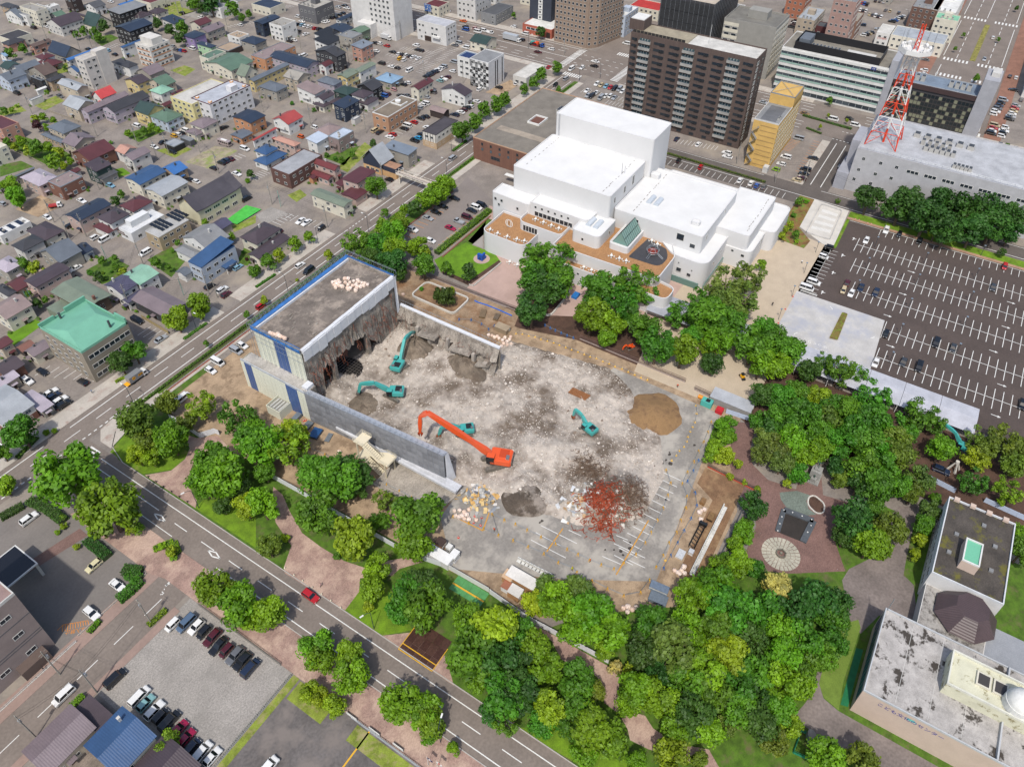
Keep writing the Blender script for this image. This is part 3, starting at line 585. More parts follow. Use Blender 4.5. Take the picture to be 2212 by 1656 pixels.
H(0, 1765, 540, 2185, 530, 5.4, 'gx', 'green', 'cream', '', .2); H(0, 1725, 490, 1950, 450, 7, 'f', 'green', 'cream', 'w'); H(0, 2045, 640, 2230, 610, 5, 'gy', 'greengrey', 'cream', '', .8); H(0, 1420, 1240, 1590, 1230, 2.6, 'f', 'silver', 'black', 'd'); H(0, 1555, 1190, 1680, 1205, 2.6, 'f', 'grey', 'dkgrey', 'd'); H(0, 310, 780, 395, 755, 3, 'gx', 'white', 'white', 'd'); H(0, 248, 865, 370, 835, 2.6, 'f', 'offwhite', 'offwhite', 'd'); H(0, 600, 1480, 690, 1470, 2.6, 'gx', 'maroon', 'white', 'd')
H(0, 1390, 905, 1480, 890, 3.2, 'gx', 'maroon', 'cream'); H(0, 1455, 820, 1600, 800, 3.2, 'gx', 'maroon', 'cream')
WHERE = 'in the upper middle blocks'
H(1, -40, 480, 335, 400, 6, 'f', 'pinkgrey', 'orange', ''); H(1, -20, 190, 205, 150, 7.5, 'gx', 'navy', 'navy', '', .15); H(1, 115, 205, 340, 185, 8.6, 'f', 'greige', 'white', 'w'); H(1, 690, 170, 900, 105, 4.4, 'gx', 'navy', 'white', '', .2); H(1, 605, 245, 840, 240, 4, 'gx', 'navy', 'white', '', .15); H(1, 815, 265, 980, 250, 6, 'gx', 'green', 'greengrey', '', .25)
H(1, 505, 305, 720, 275, 4, 'sx', 'black', 'white'); H(1, 505, 360, 745, 335, 5.2, 'sx', 'black', 'white'); H(1, 718, 305, 915, 295, 8, 'f', 'grey', 'greige', 'b'); H(1, 510, 440, 775, 455, 8.4, 'gx', 'charcoal', 'charcoal', 'A', .25); H(1, 825, 400, 1010, 375, 7.6, 'sx', 'bluegrey', 'salmon', '', .08)
H(1, 120, 490, 545, 535, 5.8, 'gy', 'navy', 'lilac', 'A', .3); H(1, -65, 690, 285, 560, 5.8, 'gx', 'slate', 'yellow', 'A', .3); H(1, 240, 660, 470, 640, 6, 'gy', 'greige', 'beige'); H(1, 25, 745, 270, 745, 5.6, 'h', 'slate', 'greige'); H(1, 355, 770, 600, 770, 6, 'sx', 'pinkgrey', 'white', 'b'); H(1, 530, 695, 745, 700, 5.4, 'h', 'slate', 'lilac'); H(1, 670, 785, 885, 770, 5.4, 'h', 'dkgreen', 'dkgreen', 'c')
H(1, 700, 650, 890, 620, 6, 'gx', 'greengrey', 'yellow', '', .2); H(1, 845, 610, 1035, 555, 6.2, 'gx', 'greengrey', 'white', '', .2); H(1, 870, 745, 1095, 735, 5.4, 'gx', 'charcoal', 'black'); H(1, 1030, 680, 1270, 665, 3.4, 'h', 'ltblue', 'greige'); H(1, 825, 815, 1015, 800, 5.8, 'h', 'purple', 'white'); H(1, 885, 880, 1058, 850, 3.4, 'h', 'purple', 'white'); H(1, 510, 845, 675, 815, 5.8, 'gx', 'purple', 'white'); H(1, 495, 895, 650, 890, 3.2, 'h', 'purple', 'cream'); H(1, 630, 880, 755, 855, 3.2, 'h', 'purple', 'cream')
H(1, 670, 910, 890, 870, 7, 'sx', 'navy', 'navy', '', .1); H(1, 540, 560, 665, 545, 5, 'gx', 'maroon', 'white'); H(1, 1335, 755, 1530, 700, 6, 'gx', 'maroon', 'cream'); H(1, 1600, 770, 1865, 790, 6.2, 'gx', 'purple', 'white', 'c', .3); H(1, 1500, 945, 1670, 950, 3.4, 'gy', 'pinkgrey', 'dkbrown', 'd'); H(1, 820, 1030, 905, 1010, 2.6, 'f', 'offwhite', 'offwhite', 'd')
WHERE = 'in the blocks along the main street'
H(1, 145, 1030, 400, 1010, 5.6, 'gx', 'red', 'white', 'b'); H(1, -30, 1210, 170, 1110, 5.6, 'gx', 'red', 'white'); H(1, 155, 1200, 380, 1235, 5.2, 'h', 'salmon', 'pink'); H(1, 440, 1210, 625, 1180, 6, 'sx', 'paleblue', 'white'); H(1, 505, 1130, 760, 1105, 4.6, 'h', 'pinkgrey', 'greige'); H(1, 625, 1180, 840, 1135, 6.4, 'f', 'paleblue', 'pinkgrey', 'b'); H(1, -10, 1300, 185, 1280, 5.4, 'h', 'blue', 'white'); H(1, -15, 1385, 265, 1325, 3, 'h', 'blue', 'white')
H(1, 495, 1405, 730, 1440, 5.4, 'gy', 'dkred', 'pink', 'c', .5); H(1, 485, 1500, 665, 1525, 3, 'gy', 'dkred', 'pink'); H(1, 455, 1530, 525, 1520, 2.6, 'gx', 'maroon', 'orange', 'd'); H(1, 745, 1545, 1035, 1490, 6, 'ux', 'maroon', 'pink', '', .06); H(1, 695, 1590, 790, 1570, 3, 'sx', 'maroon', 'pink'); H(1, 1105, 1270, 1390, 1290, 6.4, 'sy', 'bluegrey', 'greige', '', .06); H(11, 475, 20, 830, 80, 5.6, 'gy', 'greengrey', 'cream', '', .22); H(11, 740, 20, 960, 0, 3.4, 'gx', 'maroon', 'pink', '', .1)
H(10, 2080, 390, 2420, 320, 5, 'h', 'purple', 'cream', 'c'); H(10, 2150, 540, 2500, 400, 3.6, 'gx', 'purple', 'cream', 'c', .25); H(10, 1780, 310, 2000, 270, 3, 'gx', 'indigo', 'greige', 'd'); H(10, 400, 65+360, 470, 90+360, 2.6, 'f', 'greengrey', 'greige', 'd')
WHERE = 'in the blocks left of the main street'
H(10, -60, 350, 260, 260, 3.6, 'f', 'white', 'white', 'sw'); H(10, 235, 335, 550, 335, 4.4, 'h', 'purple', 'cream'); H(10, 105, 460, 375, 420, 5.4, 'h', 'charcoal', 'offwhite'); H(10, 345, 520, 700, 510, 5.4, 'gx', 'slate', 'greige', '', .5); H(10, 620, 490, 800, 495, 3.4, 'gx', 'navy', 'white'); H(10, -60, 625, 190, 620, 5.4, 'h', 'lilac', 'greige'); H(10, 215, 770, 595, 665, 5.8, 'gx', 'purple', 'pink', 'b', .15)
H(10, 570, 200, 955, 110, 5.8, 'gx', 'navy', 'pink', '', .25); H(10, 840, 220, 1115, 190, 6, 'h', 'purple', 'white'); H(10, 810, 295, 1145, 240, 3, 'h', 'maroon', 'white'); H(10, 1040, 118, 1315, 82, 5.4, 'h', 'maroon', 'white'); H(10, 1575, 395, 1975, 385, 5.2, 'gx', 'grey', 'white', 'c'); H(10, 1515, 500, 1755, 530, 3.8, 'h', 'grey', 'white'); H(10, 1060, 725, 1365, 705, 6, 'gx', 'mint', 'white', '', .25); H(10, 910, 805, 1185, 795, 6, 'gx', 'indigo', 'white', 'c', .3); H(10, 1065, 935, 1235, 875, 3.4, 'gx', 'indigo', 'white')
H(10, 1145, 930, 1600, 965, 4.2, 'gy', 'mauve', 'charcoal', '', .3); H(10, -90, 1010, 270, 975, 5.6, 'gx', 'pinkgrey', 'cream', 'c'); H(10, -40, 830, 130, 865, 4, 'h', 'charcoal', 'offwhite'); H(10, 50, 800, 260, 795, 3.4, 'gx', 'maroon', 'beige'); H(10, 280, 690, 380, 660, 3, 'gx', 'pink', 'pink', 'd'); H(10, -60, 1310, 105, 1295, 5, 'gx', 'maroon', 'beige'); H(10, 220, 1375, 440, 1330, 3.8, 'gx', 'mauve', 'cream'); H(10, -60, 1520, 205, 1490, 4, 'gx', 'purple', 'brick'); H(10, 150, 1345, 290, 1320, 2.8, 'gx', 'rust', 'dkbrown', 'd')
H(10, -60, 1640, 160, 1590, 3.6, 'gx', 'lilac', 'beige'); H(20, 180, 120, 455, 180, 3, 'gx', 'lilac', 'greige', '', .1); H(20, -220, 180, 290, 180, 5, 'gx', 'silver', 'white', '', .2, 'shop with silver ribbed roof and brick front by the main street', 'rust')
H(10, 1530, 690, 1650, 690, 3, 'gx', 'slate', 'white', 'd')
WHERE = 'in the lower left corner'
H(30, 205, 1515, 815, 1315, 4, 'gx', 'mauve', 'beige', '', .25); H(30, 650, 1165, 965, 1215, 3, 'sy', 'purple', 'dkbrown', '', .04); H(30, 740, 1465, 1335, 1390, 6, 'gx', 'blue', 'cream', 'c', .3); H(30, 1130, 1700, 1720, 1640, 4.4, 'gx', 'purple', 'brown', '', .25)
# ================================================================== larger buildings
def bldg(label, x0, x1, y0, y1, h, wc, rc='grey', par=.5, cat='building', name='building', pc=None, wk=None):
    root = thing(name, ((x0+x1)/2, (y0+y1)/2, 0), label, cat, 'larger buildings')
    X0, X1, Y0, Y1 = x0-root.location.x, x1-root.location.x, y0-root.location.y, y1-root.location.y
    wm = mat(wc, 'wall', **(wk or {})) if isinstance(wc, str) else wc
    MB().box(X0, X1, Y0, Y1, -.3, h).build('wall', wm, root); roofbits(root, X0, X1, Y0, Y1, h, mat(pc, 'wall') if pc else wm, mat(rc, 'concrete', amount=.2) if isinstance(rc, str) else rc, par)
    F = {s: Face(root, s, X0, X1, Y0, Y1) for s in 'WSNE'}
    return root, F, (X0, X1, Y0, Y1)
def addbox(root, name, x0, x1, y0, y1, z0, z1, ma): return MB().box(x0, x1, y0, y1, z0, z1).build(name, mat(ma, 'wall') if isinstance(ma, str) else ma, root)
def units(root, n, x0, x1, y0, y1, z, sz=(1.6, 1.2, 1.5), col='offwhite'):
    me = MB().box(-.5, .5, -.5, .5, 0, 1).box(-.38, .38, -.38, .38, 1, 1.06, 1).mesh('air_conditioner', [mat(col, 'metal'), mat('dkgrey', 'metal')])
    for i in range(n):
        t = (i+.5)/n; put('air_conditioner', me, root, (x0+(x1-x0)*t, y0+(y1-y0)*t, z), 0, sz)
TMP = bpy.data.scenes.new('bench'); TVL = TMP.view_layers[0]
def baked(o):
    TMP.collection.objects.link(o); TVL.update(); me = bpy.data.meshes.new_from_object(o.evaluated_get(TVL.depsgraph)); bpy.data.objects.remove(o); return me
def text_mesh(s, size=1., ext=.01):
    cu = bpy.data.curves.new('lettering', 'FONT'); cu.body = s; cu.size = size; cu.extrude = ext; cu.align_x = 'CENTER'; cu.align_y = 'CENTER'
    o = bpy.data.objects.new('lettering', cu); me = baked(o); bpy.data.curves.remove(cu); return me
def lettering(s, parent, loc, size, ma, side='S', flat=None):
    me = text_mesh(s, size); me.materials.clear(); me.materials.append(ma); o = put('lettering', me, parent, loc)
    o.rotation_euler = (math.pi/2, 0, ROT[side]) if flat is None else (0, 0, flat); return o

# apartment tower
t, F, (a, b, c, d) = bldg('tall brown tiled apartment tower with rows of grey balconies', 312, 325.4, 77.2, 134, 40.4, mat('6d5a52', 'wall', brick=2.2), 'offwhite', .6, 'tower', 'apartment_tower')
bays = [('w', 3.6), ('b', 6), ('w', 7), ('w', 6.5), ('b', 6), ('w', 6.5), ('w', 6.5), ('b', 6), ('w', 6)]; tot = sum(x for _, x in bays); u = 0; f = F['W']
TW = MB().box(-.5, .5, -.02, .0, -.5, .5, 1).box(-.5, -.46, -.1, 0, -.5, .5, 0).box(.46, .5, -.1, 0, -.5, .5, 0).box(.02, .42, -.28, -.22, -.55, .12, 2).box(-.5, .5, -.06, 0, -.55, -.5, 0).mesh('window', [FRD, GLASS, mat('3c4044', 'metal')])
BAL = MB().box(-.5, .5, -1.0, 0, -.5, -.42, 0).box(-.5, .5, -1.0, -.9, -.42, -.02, 0).box(-.5, -.48, -.9, 0, -.42, -.02, 0).box(.48, .5, -.9, 0, -.42, -.02, 0).box(-.42, .42, -.95, -.93, -.02, .1, 1).mesh('balcony', [mat('a5a4a0', 'concrete'), GLASSL])
SD = MB().box(-.5, .5, -.05, 0, -.5, .5, 1).box(-.02, .02, -.09, -.05, -.5, .5, 0).box(-.28, -.25, -.09, -.05, -.5, .5, 0).box(.25, .28, -.09, -.05, -.5, .5, 0).mesh('window', [FRW, mat('4f6468', 'glass')])
for kind, wd in bays:
    wm = wd/tot*f.len
    for r in range(13):
        z = 3.9+r*2.83
        if kind == 'w': f.at(u+wm/2, z+.2, TW, wm*.72, 1.15)
        else: f.at(u+wm/2, z+.3, SD, wm*.78, 1.9); f.at(u+wm/2, z+.55, BAL, wm*.86, 2.6, 'balcony')
    u += wm
f.grid(9, 1.3, 1, 1, 2.2, 1.4, WIN0, mats=(FRD, GLASS)); f = F['S']
for r in range(13):
    f.at(3.2, 4.1+r*2.83, WIN0, 2.2, 1.8, mats=(FRW, GLASSL)); f.at(9.4, 4.1+r*2.83, WIN1, 2.6, 1.3, mats=(FRD, GLASS))
addbox(t, 'roof_deck', a+.6, b-.6, d-26, d-1, 40.6, 40.75, mat('a39a86', 'concrete')); addbox(t, 'lift_house', a+4, b-1, d-4, d+3, 40.4, 45, mat('6d5a52', 'wall', brick=2.2)); addbox(t, 'lift_house_roof', a+4.4, b-1.4, d-3.6, d+2.6, 45, 45.3, 'white')
for k in range(14): MB().box(a+.5, a+.6, d-25+k*1.75, d-23.4+k*1.75, 40.7, 42).build('railing', mat('4a4848', 'metal'), t)
MB().bar((a+5, d-34, 40.5), (a+5, d-34, 49), .08).build('antenna', FRW, t)
# yellow hotel
t, F, (a, b, c, d) = bldg('narrow yellow hotel with zigzag outside stairs', 301, 334, 60, 70.4, 20.7, 'ochre', 'grey', .5, 'hotel', 'hotel', 'offwhite')
for r in range(7): F['S'].grid(16, 3+r*2.6, 1, 1, 1.2, 1.5, WIN0, .8, mats=(mat('ivory', 'paint'), GLASSL))
for q in range(9): addbox(t, 'spandrel_band', a-.06, a, c+.4, d-3.2, 1.2+q*2.2, 1.5+q*2.2, mat('b08a3c', 'wall'))
addbox(t, 'sign_tower', b-14, b, c, d, 20.7, 25, 'ochre'); m = MB()
for q in ((b-14, b, c, c+.2), (b-14, b, d-.2, d), (b-14, b-13.8, c, d), (b-.2, b, c, d)): m.box(*q, 25, 25.5)
m.bar((b-13, c+1, 25.6), (b-1, d-1, 25.6), .1).bar((b-13, d-1, 25.6), (b-1, c+1, 25.6), .1); m.build('roof_frame', mat('silver', 'metal'), t)
st = MB()
for r in range(7):
    z = r*2.6; y0, y1 = d-2.9, d-.3; st.add([(a-1.5, y0 if r % 2 else y1, z), (a-.1, y0 if r % 2 else y1, z), (a-.1, y1 if r % 2 else y0, z+2.6), (a-1.5, y1 if r % 2 else y0, z+2.6)], [(0, 1, 2, 3)])
    st.bar((a-1.5, y0 if r % 2 else y1, z+1), (a-1.5, y1 if r % 2 else y0, z+3.6), .06); st.box(a-1.5, a-.1, y1-.4 if r % 2 else y0, y1 if r % 2 else y0+.4, z+2.5, z+2.6)
st.build('outside_stairs', mat('silver', 'metal'), t); m = MB().box(a+2, b-16, c+2, d-2, 20.7, 20.8); m.build('roof_membrane', mat('6e7074', 'concrete'), t)
units(t, 2, a+4, a+7, c+1.5, c+1.5, 20.8, (1, 1, .9)); addbox(t, 'utility_room', a-3, a-.2, c-.5, c+1.6, 0, 2.6, 'offwhite')
# white office block with striped facade
t, F, (a, b, c, d) = bldg('long white office block with green glass bands and roof screen', 381, 405, 33.6, 83.4, 22, 'white', mat('8b867c', 'concrete', amount=.3), .5, 'office', 'office_building', 'white')
f = F['W']
for r in range(6):
    z = 1.6+r*3.55
    for k in range(16): f.at(f.len*(k+.5)/16, z+.2, WIN0, f.len/16*.98, 1.9, 'window_pane', (mat('7d8890', 'metal'), mat('3a444c', 'glass') if rnd.random() < .6 else mat('566068', 'glass')))
    if r:
        for k in range(16): f.at(f.len*(k+.5)/16, z-.35, WIN0, f.len/16*.96, .8, 'glass_rail', (mat('a8c4ba', 'glass', .2), mat('a6c2b8', 'glass', .2)), .25)
    addbox(t, 'spandrel_band', a-.28, a, c-.1, d+.1, z+1.25, z+2.55, 'white')
for r in range(6): F['S'].grid(6, 1.9+r*3.55, 1, 1, 2.4, 1.5, WIN1)
m = MB()
for q in ((a+1.5, a+1.7, c+5, d-5), (b-5.7, b-5.5, c+5, d-5), (a+1.7, b-5.7, d-5.2, d-5), (a+1.7, b-5.7, c+5, c+5.2)): m.box(*q, 22, 25.6)
m.build('roof_screen', mat('3c3c40', 'metal'), t); units(t, 8, a+6, a+6, d-12, d-26, 22, (3.4, 1.1, 2.2)); addbox(t, 'lift_house', a+5, b-9, d-11, d-6, 22, 26, 'slate'); addbox(t, 'roof_plant', a+6, a+9, c+8, c+21, 22, 24, 'offwhite')
addbox(t, 'sign_plate', a-.5, a-.3, c+5.4, c+7.6, 20.4, 21.7, mat('1c3c88', 'paint')); lettering('OII', t, (a-.52, c+6.5, 21.05), 1.0, WHITE, 'W'); lettering('CENTER BLDG.', t, (a-.32, c+2.1, 20.9), 1.0, mat('222226', 'paint'), 'W')
# dark glass block between two grey slabs
t, F, (a, b, c, d) = bldg('dark glass office block between two tall grey slabs', 381.5, 395, -5, 30.5, 18, 'charcoal', 'bluegrey', .4, 'office', 'office_building', 'silver')
f = F['W']
for r in range(7):
    for k in range(22): f.at(f.len*(k+.5)/22, 1.4+r*2.05, WIN0, f.len/22*.94, 1.9, 'window_pane', (FRD, mat('2c3438', 'glass', .05) if rnd.random() < .68 else mat('8a8c78', 'glass', .3)))
addbox(t, 'brown_band', a-.5, a, c, d, 16, 18.2, mat('4c3636', 'wall')); addbox(t, 'slab', a-1, b, c-6.2, c-.05, -.3, 26.6, mat('a8aab2', 'wall')); addbox(t, 'slab', a-1, b, d+.05, d+3, -.3, 26.6, mat('a8aab2', 'wall'))
units(t, 4, a+5, a+5, d-3, d-13, 18.1, (2.4, 1.8, 2.4)); units(t, 4, a+5, a+5, c+13, c+3, 18.1, (2.4, 1.8, 2.4)); addbox(t, 'lift_house', a+4, b-3, c-5.4, c-2, 26.6, 28.4, 'offwhite')
# television station block carrying the mast
t, F, (a, b, c, d) = bldg('long pale grey station block under the red and white mast', 303, 338, -90, 28.6, 18.4, 'b8b8bc', 'b4b6ba', .5, 'station', 'station_building')
f = F['W']
for (u, z) in ((3.5, 15), (10, 15), (16, 15), (3, 10), (9.5, 10), (15.5, 10), (2.5, 5.5), (9, 5.5)): f.at(u, z, WIN1, 1.2, 1.5)
for k in range(14): f.at(22+k*6.4, 14.6, WIN2, 4.6, 1.4); f.at(22+k*6.4, 9.5, WIN2, 4.6, 1.4) if k > 1 else None
addbox(t, 'annex', a-1, a+14, d+.05, d+4.6, -.3, 7.5, 'a4a6b0'); addbox(t, 'stair_block', a+8, a+22, d+.05, d+3.6, 7.5, 18, 'a8aab4'); addbox(t, 'roof_house', a+8, a+20, c+32, c+41, 18.4, 20.6, 'd2d4d8'); addbox(t, 'brown_roof', a+6, a+13, c+43, c+51, 18.4, 19.6, mat('4f4040', 'roof'))
units(t, 6, a+14, a+14, d-22, d-34, 18.4, (3, 1.5, 1.8)); units(t, 5, a+18, a+18, d-20, d-32, 18.4, (2, 1.5, 2.2)); units(t, 5, a+5, a+5, d-34, d-41, 18.4, (2.4, 1.2, 1.5)); units(t, 6, a+24, a+24, d-16, d-40, 18.4, (3, 2.4, 1.6))
m = MB()
for k in range(24): m.bar((a+.9, d-1-k*2.5, 18.8), (a+.9, d-1-k*2.5, 19.8), .04)
m.bar((a+.9, d-1, 19.8), (a+.9, d-59, 19.8), .05).bar((a+.9, d-1, 19.3), (a+.9, d-59, 19.3), .04); m.build('railing', mat('silver', 'metal'), t)
# mast
RED, WHI = mat('e0481e', 'paint'), mat('e4e4e2', 'paint')
mx, my, mz = 314.4, 21.2, 18.4
t = thing('lattice_mast', (mx, my, mz), 'tall red and white lattice mast with round antenna platform', 'mast')
lev = [(0, 5.9), (6, 5.0), (12, 4.15), (18, 3.4), (23.5, 2.75), (29, 2.3), (34, 2.0)]
for i in range(len(lev)-1):
    (z0, r0), (z1, r1) = lev[i], lev[i+1]; m = MB(); w_ = .19
    C0 = [Vector((sx*r0, sy*r0, z0)) for sx, sy in ((1, 1), (-1, 1), (-1, -1), (1, -1))]; C1 = [Vector((sx*r1, sy*r1, z1)) for sx, sy in ((1, 1), (-1, 1), (-1, -1), (1, -1))]
    for k in range(4):
        k2 = (k+1) % 4; m.bar(C0[k], C1[k], w_); m.bar(C1[k], C1[k2], .13); md = (C0[k]+C0[k2])/2; mu = (C1[k]+C1[k2])/2
        m.bar(C0[k], mu, .12); m.bar(C0[k2], mu, .12)
        for tt in (.33, .66): m.bar(C0[k].lerp(C1[k], tt), C0[k].lerp(mu, tt), .07); m.bar(C0[k2].lerp(C1[k2], tt), C0[k2].lerp(mu, tt), .07)
        if i == 0: m.bar(C0[k], (C0[k]+C0[k2])/2+Vector((0, 0, 0)), .05)
    m.bar((0, 0, z0), (0, 0, z1), .45, 6); m.build('mast_section', RED if i in (0, 2, 4) else WHI, t)
P8 = [(math.cos(R(22.5+45*k))*6.2, math.sin(R(22.5+45*k))*6.2) for k in range(8)]
MB().prism(P8, 37.2, 37.6).build('platform', WHI, t); MB().prism(P8, 37.6, 38.8, cap=False).build('platform_rail', WHI, t); m = MB()
for k in range(8): m.bar((P8[k][0]*.95, P8[k][1]*.95, 37.2), (P8[k][0]*.3, P8[k][1]*.3, 34), .1)
m.build('bracket', WHI, t)
for k in range(10):
    an = k*.63; q = (math.cos(an)*4.4, math.sin(an)*4.4); MB().bar((q[0], q[1], 38.3), (q[0]*1.2, q[1]*1.2, 38.5), .95, 10).build('dish', WHI, t)
for k in range(9):
    an = k*.7+.2; MB().bar((math.cos(an)*5.6, math.sin(an)*5.6, 37.6), (math.cos(an)*5.6, math.sin(an)*5.6, 43+3*rnd.random()), .07).build('aerial', mat('silver', 'metal'), t)
m = MB()
for k in range(4):
    sx, sy = ((1, 1), (-1, 1), (-1, -1), (1, -1))[k]; s2 = ((1, 1), (-1, 1), (-1, -1), (1, -1))[(k+1) % 4]; m.bar((sx*.7, sy*.7, 37.6), (sx*.5, sy*.5, 47), .14)
    for q in range(6): m.bar((sx*.66, sy*.66, 38+q*1.5), (s2[0]*.66, s2[1]*.66, 39.5+q*1.5), .09)
m.build('top_section', RED, t)
# concrete office, netted office, tan office, etc.
t, F, (a, b, c, d) = bldg('grey concrete office with pale banded end wall', 391, 413, 90.5, 117.5, 26, '9c9a92', '7e7c76', .8, 'office', 'office_building')
for r in range(7): F['S'].grid(6, 3.2+r*3.2, 1, 1, 2.8, 1.4, WIN1, .4, mats=(mat('ivory', 'paint'), GLASS)); F['W'].grid(2, 3.2+r*3.2, 1, 1, 2.8, 1.4, WIN0, .4, 19); addbox(t, 'spandrel_band', a-.1, a, d-8, d-.3, 4.2+r*3.2, 5.9+r*3.2, 'cream'); addbox(t, 'spandrel_band', a, b, c-.1, c, 4.4+r*3.2, 5.8+r*3.2, 'ivory')
addbox(t, 'lift_house', a+9, b-6, c+8, c+18, 26, 30, '9c9a92')
t, F, (a, b, c, d) = bldg('office block wrapped in black scaffold netting', 386, 424, 122, 151, 33, 'charcoal', 'c0b4a4', .8, 'office', 'office_building')
NET = mat('35373a', 'tarp', amount=.3)
for f in (F['W'], F['S']):
    n = 9
    for r in range(6):
        for k in range(n): f.at(f.len*(k+.5)/n, 3+r*5.4, MB().box(-.5, .5, -.35, -.3, -.5, .5).mesh('netting', [NET]), f.len/n*.98, 5.2, 'netting')
m = MB()
for k in range(12): m.bar((a-.4, c+k*2.6, 0), (a-.4, c+k*2.6, 34.5), .05)
for k in range(15): m.bar((a+k*2.6, c-.4, 0), (a+k*2.6, c-.4, 34.5), .05)
m.build('scaffold_pole', mat('silver', 'metal'), t)
root = thing('office_building', (377, 180, 0), 'tan tiled office with cut corner and many square windows', 'office', 'larger buildings'); TANM = mat('a88f78', 'wall', brick=2)
MB().prism([(.4, 29), (.4, 8.5), (5.9, 3.8), (26, -.5), (26, 29)], -.3, 27).build('wall', TANM, root); MB().prism([(.4, 29), (.4, 8.5), (5.9, 3.8), (26, -.5), (26, 29)], 27, 27.6).build('roof', mat('grey', 'concrete'), root)
SQ = WIN0
for r in range(9):
    z = 2.4+r*2.95
    for k in range(8): put('window', SQ, root, (.4, 27.5-k*2.4, z), -math.pi/2, (1.3, 1, 1.5)); 
    for k in range(2): put('window', SQ, root, (.4+5.5*(k+.5)/2, 8.5-4.7*(k+.5)/2, z), math.atan2(-4.7, 5.5), (1.4, 1, 1.5))
    for k in range(8): put('window', SQ, root, (5.9+20.1*(k+.5)/8, 3.8-4.3*(k+.5)/8, z), math.atan2(-4.3, 20.1), (1.3, 1, 1.5))
t, F, (a, b, c, d) = bldg('orange brick shop with arched entrance under the dark tower', 379, 396, 211.5, 231, 5, 'c05a34', 'white', .4, 'shop', 'shop')
F['W'].at(7, 3.4, WIN2, 9, 1.3); F['W'].at(17.6, 1.5, DOOR, 2, 3, 'door'); MB().prism([(-.2+a, d-18.2), (a+.02, d-18.2), (a+.02, d-16), (a-.2, d-16)][::-1], 0, 3.4).build('arch', mat('3a2420', 'wall'), t)
t, F, (a, b, c, d) = bldg('dark blue tower with white stair strip above the orange shop', 390, 404, 218.5, 233, 42, '3e4656', 'grey', .4, 'tower', 'office_building')
addbox(t, 'white_strip', a-.15, a, -1.4, 1.4, 5, 42, 'white')
for r in range(12): F['W'].at(7.2, 6.6+r*3, WIN0, 1.2, 1.2, out=.16); addbox(t, 'ledge', a-.7, a-.15, -1.1, 1.1, 5.6+r*3, 5.75+r*3, 'white')
t, F, (a, b, c, d) = bldg('tall white office block with red and white sign by the avenue', 329, 345, 284.5, 312, 46, 'd6d4d0', 'grey', .5, 'office', 'office_building')
f = F['W']
for r in range(12):
    for u in (11, 14.2, 17.4, 20.6, 23.6): f.at(u, 9+r*2.95, WIN1, 1.5, 1.6)
addbox(t, 'side_wing', a-5, a, 0, 10, -.3, 8, 'd6d4d0'); addbox(t, 'side_tower', a+2, b, d, d+6, -.3, 46, 'd6d4d0'); addbox(t, 'sign_board', b-9.5, b-3.5, c-.3, c-.02, 26, 34, mat('c8462c', 'paint')); addbox(t, 'sign_panel', b-9, b-4, c-.35, c-.3, 29.6, 31.8, WHITE); addbox(t, 'sign_panel', b-8, b-5, c-.35, c-.3, 27, 28.6, WHITE)
lettering('日広告塔', t, (b-6.5, c-.37, 30.7), 1.15, mat('8a3a3a', 'paint'), 'S'); lettering('塔屋', t, (b-6.5, c-.37, 27.8), 1.3, mat('34566a', 'paint'), 'S')
t, F, (a, b, c, d) = bldg('white three-storey office with garage opening beside the avenue', 338.3, 348.3, 256, 276.4, 10.7, 'd4d3d0', 'b8bac0', .3, 'office', 'office_building')
f = F['W']
for (u, z, ww) in ((2, 8.6, 1.4), (4.5, 8.6, 1.4), (11, 8.2, 1.6), (14, 8.2, 1.6), (2, 5.4, 1.2), (6, 4.8, .9), (10.8, 5, 1.4), (13, 4.8, 2.4), (3, 2, 1.2)): f.at(u, z, WIN1, ww, 1.3)
f.at(7.5, 1.7, DOOR, 4.6, 3, 'garage_door'); addbox(t, 'balcony', a-1.3, a, c+4, c+9, 3.4, 4.4, 'white'); F['S'].grid(3, 3, 3, 3, 1.4, 1.2)
t, F, (a, b, c, d) = bldg('black and white chequered apartment block', 303, 317.4, 204.2, 215.4, 13.8, 'd8d8d8', 'grey', .4, 'apartments', 'apartment_block'); f = F['W']
CK = [mat(x, 'wall') for x in ('232326', 'dcdcda', '8c8c8c')]; ckm = MB().box(-.5, .5, -.08, -.01, -.5, .5).mesh('wall_panel', [CK[0]])
for r in range(8):
    for k in range(7):
        o = f.at(f.len*(k+.5)/7, .87+r*1.72, ckm, f.len/7*.99, 1.68, 'wall_panel', (CK[((r+k) % 2)*1 if rnd.random() < .8 else 2],))
for r in range(5):
    for k in (0, 2, 4, 6): f.at(1.6+k*1.25, 1.6+r*2.75, WIN1, 1.5, 1.2, out=.08)
for q in (-.8, .8, 4.4): addbox(t, 'black_strip', q*1.2-.3, q*1.2+.3, c-.1, c, 0, 13, CK[0])
t, F, (a, b, c, d) = bldg('white office with blue solar panels beside the chequered block', 309, 317, 215.6, 227.5, 10.6, 'white', 'bluegrey', .3, 'office', 'office_building')
for r in range(3): F['W'].grid(3, 2.4+r*3, 1, 1, 2, 1.3, WIN1)
for i in range(4):
    for j in range(5): addbox(t, 'solar_panel', a+.6+i*1.5, a+1.95+i*1.5, c+2+j*1.7, c+3.5+j*1.7, 10.75, 10.85, mat('2a3a6a', 'glass'))
H(1, 1850, 352, 2080, 332, 4.6, 'gy', 'dkgreen', 'cream', '', .35, 'small cream restaurant with teal roof and red signs')
t, F, _ = bldg('white flat warehouse behind the street trees', 316, 335, 182+8, 198, 4.6, 'offwhite', 'offwhite', .3, 'warehouse', 'warehouse'); F['W'].grid(2, 2, 1, 1, 2, 1.6)
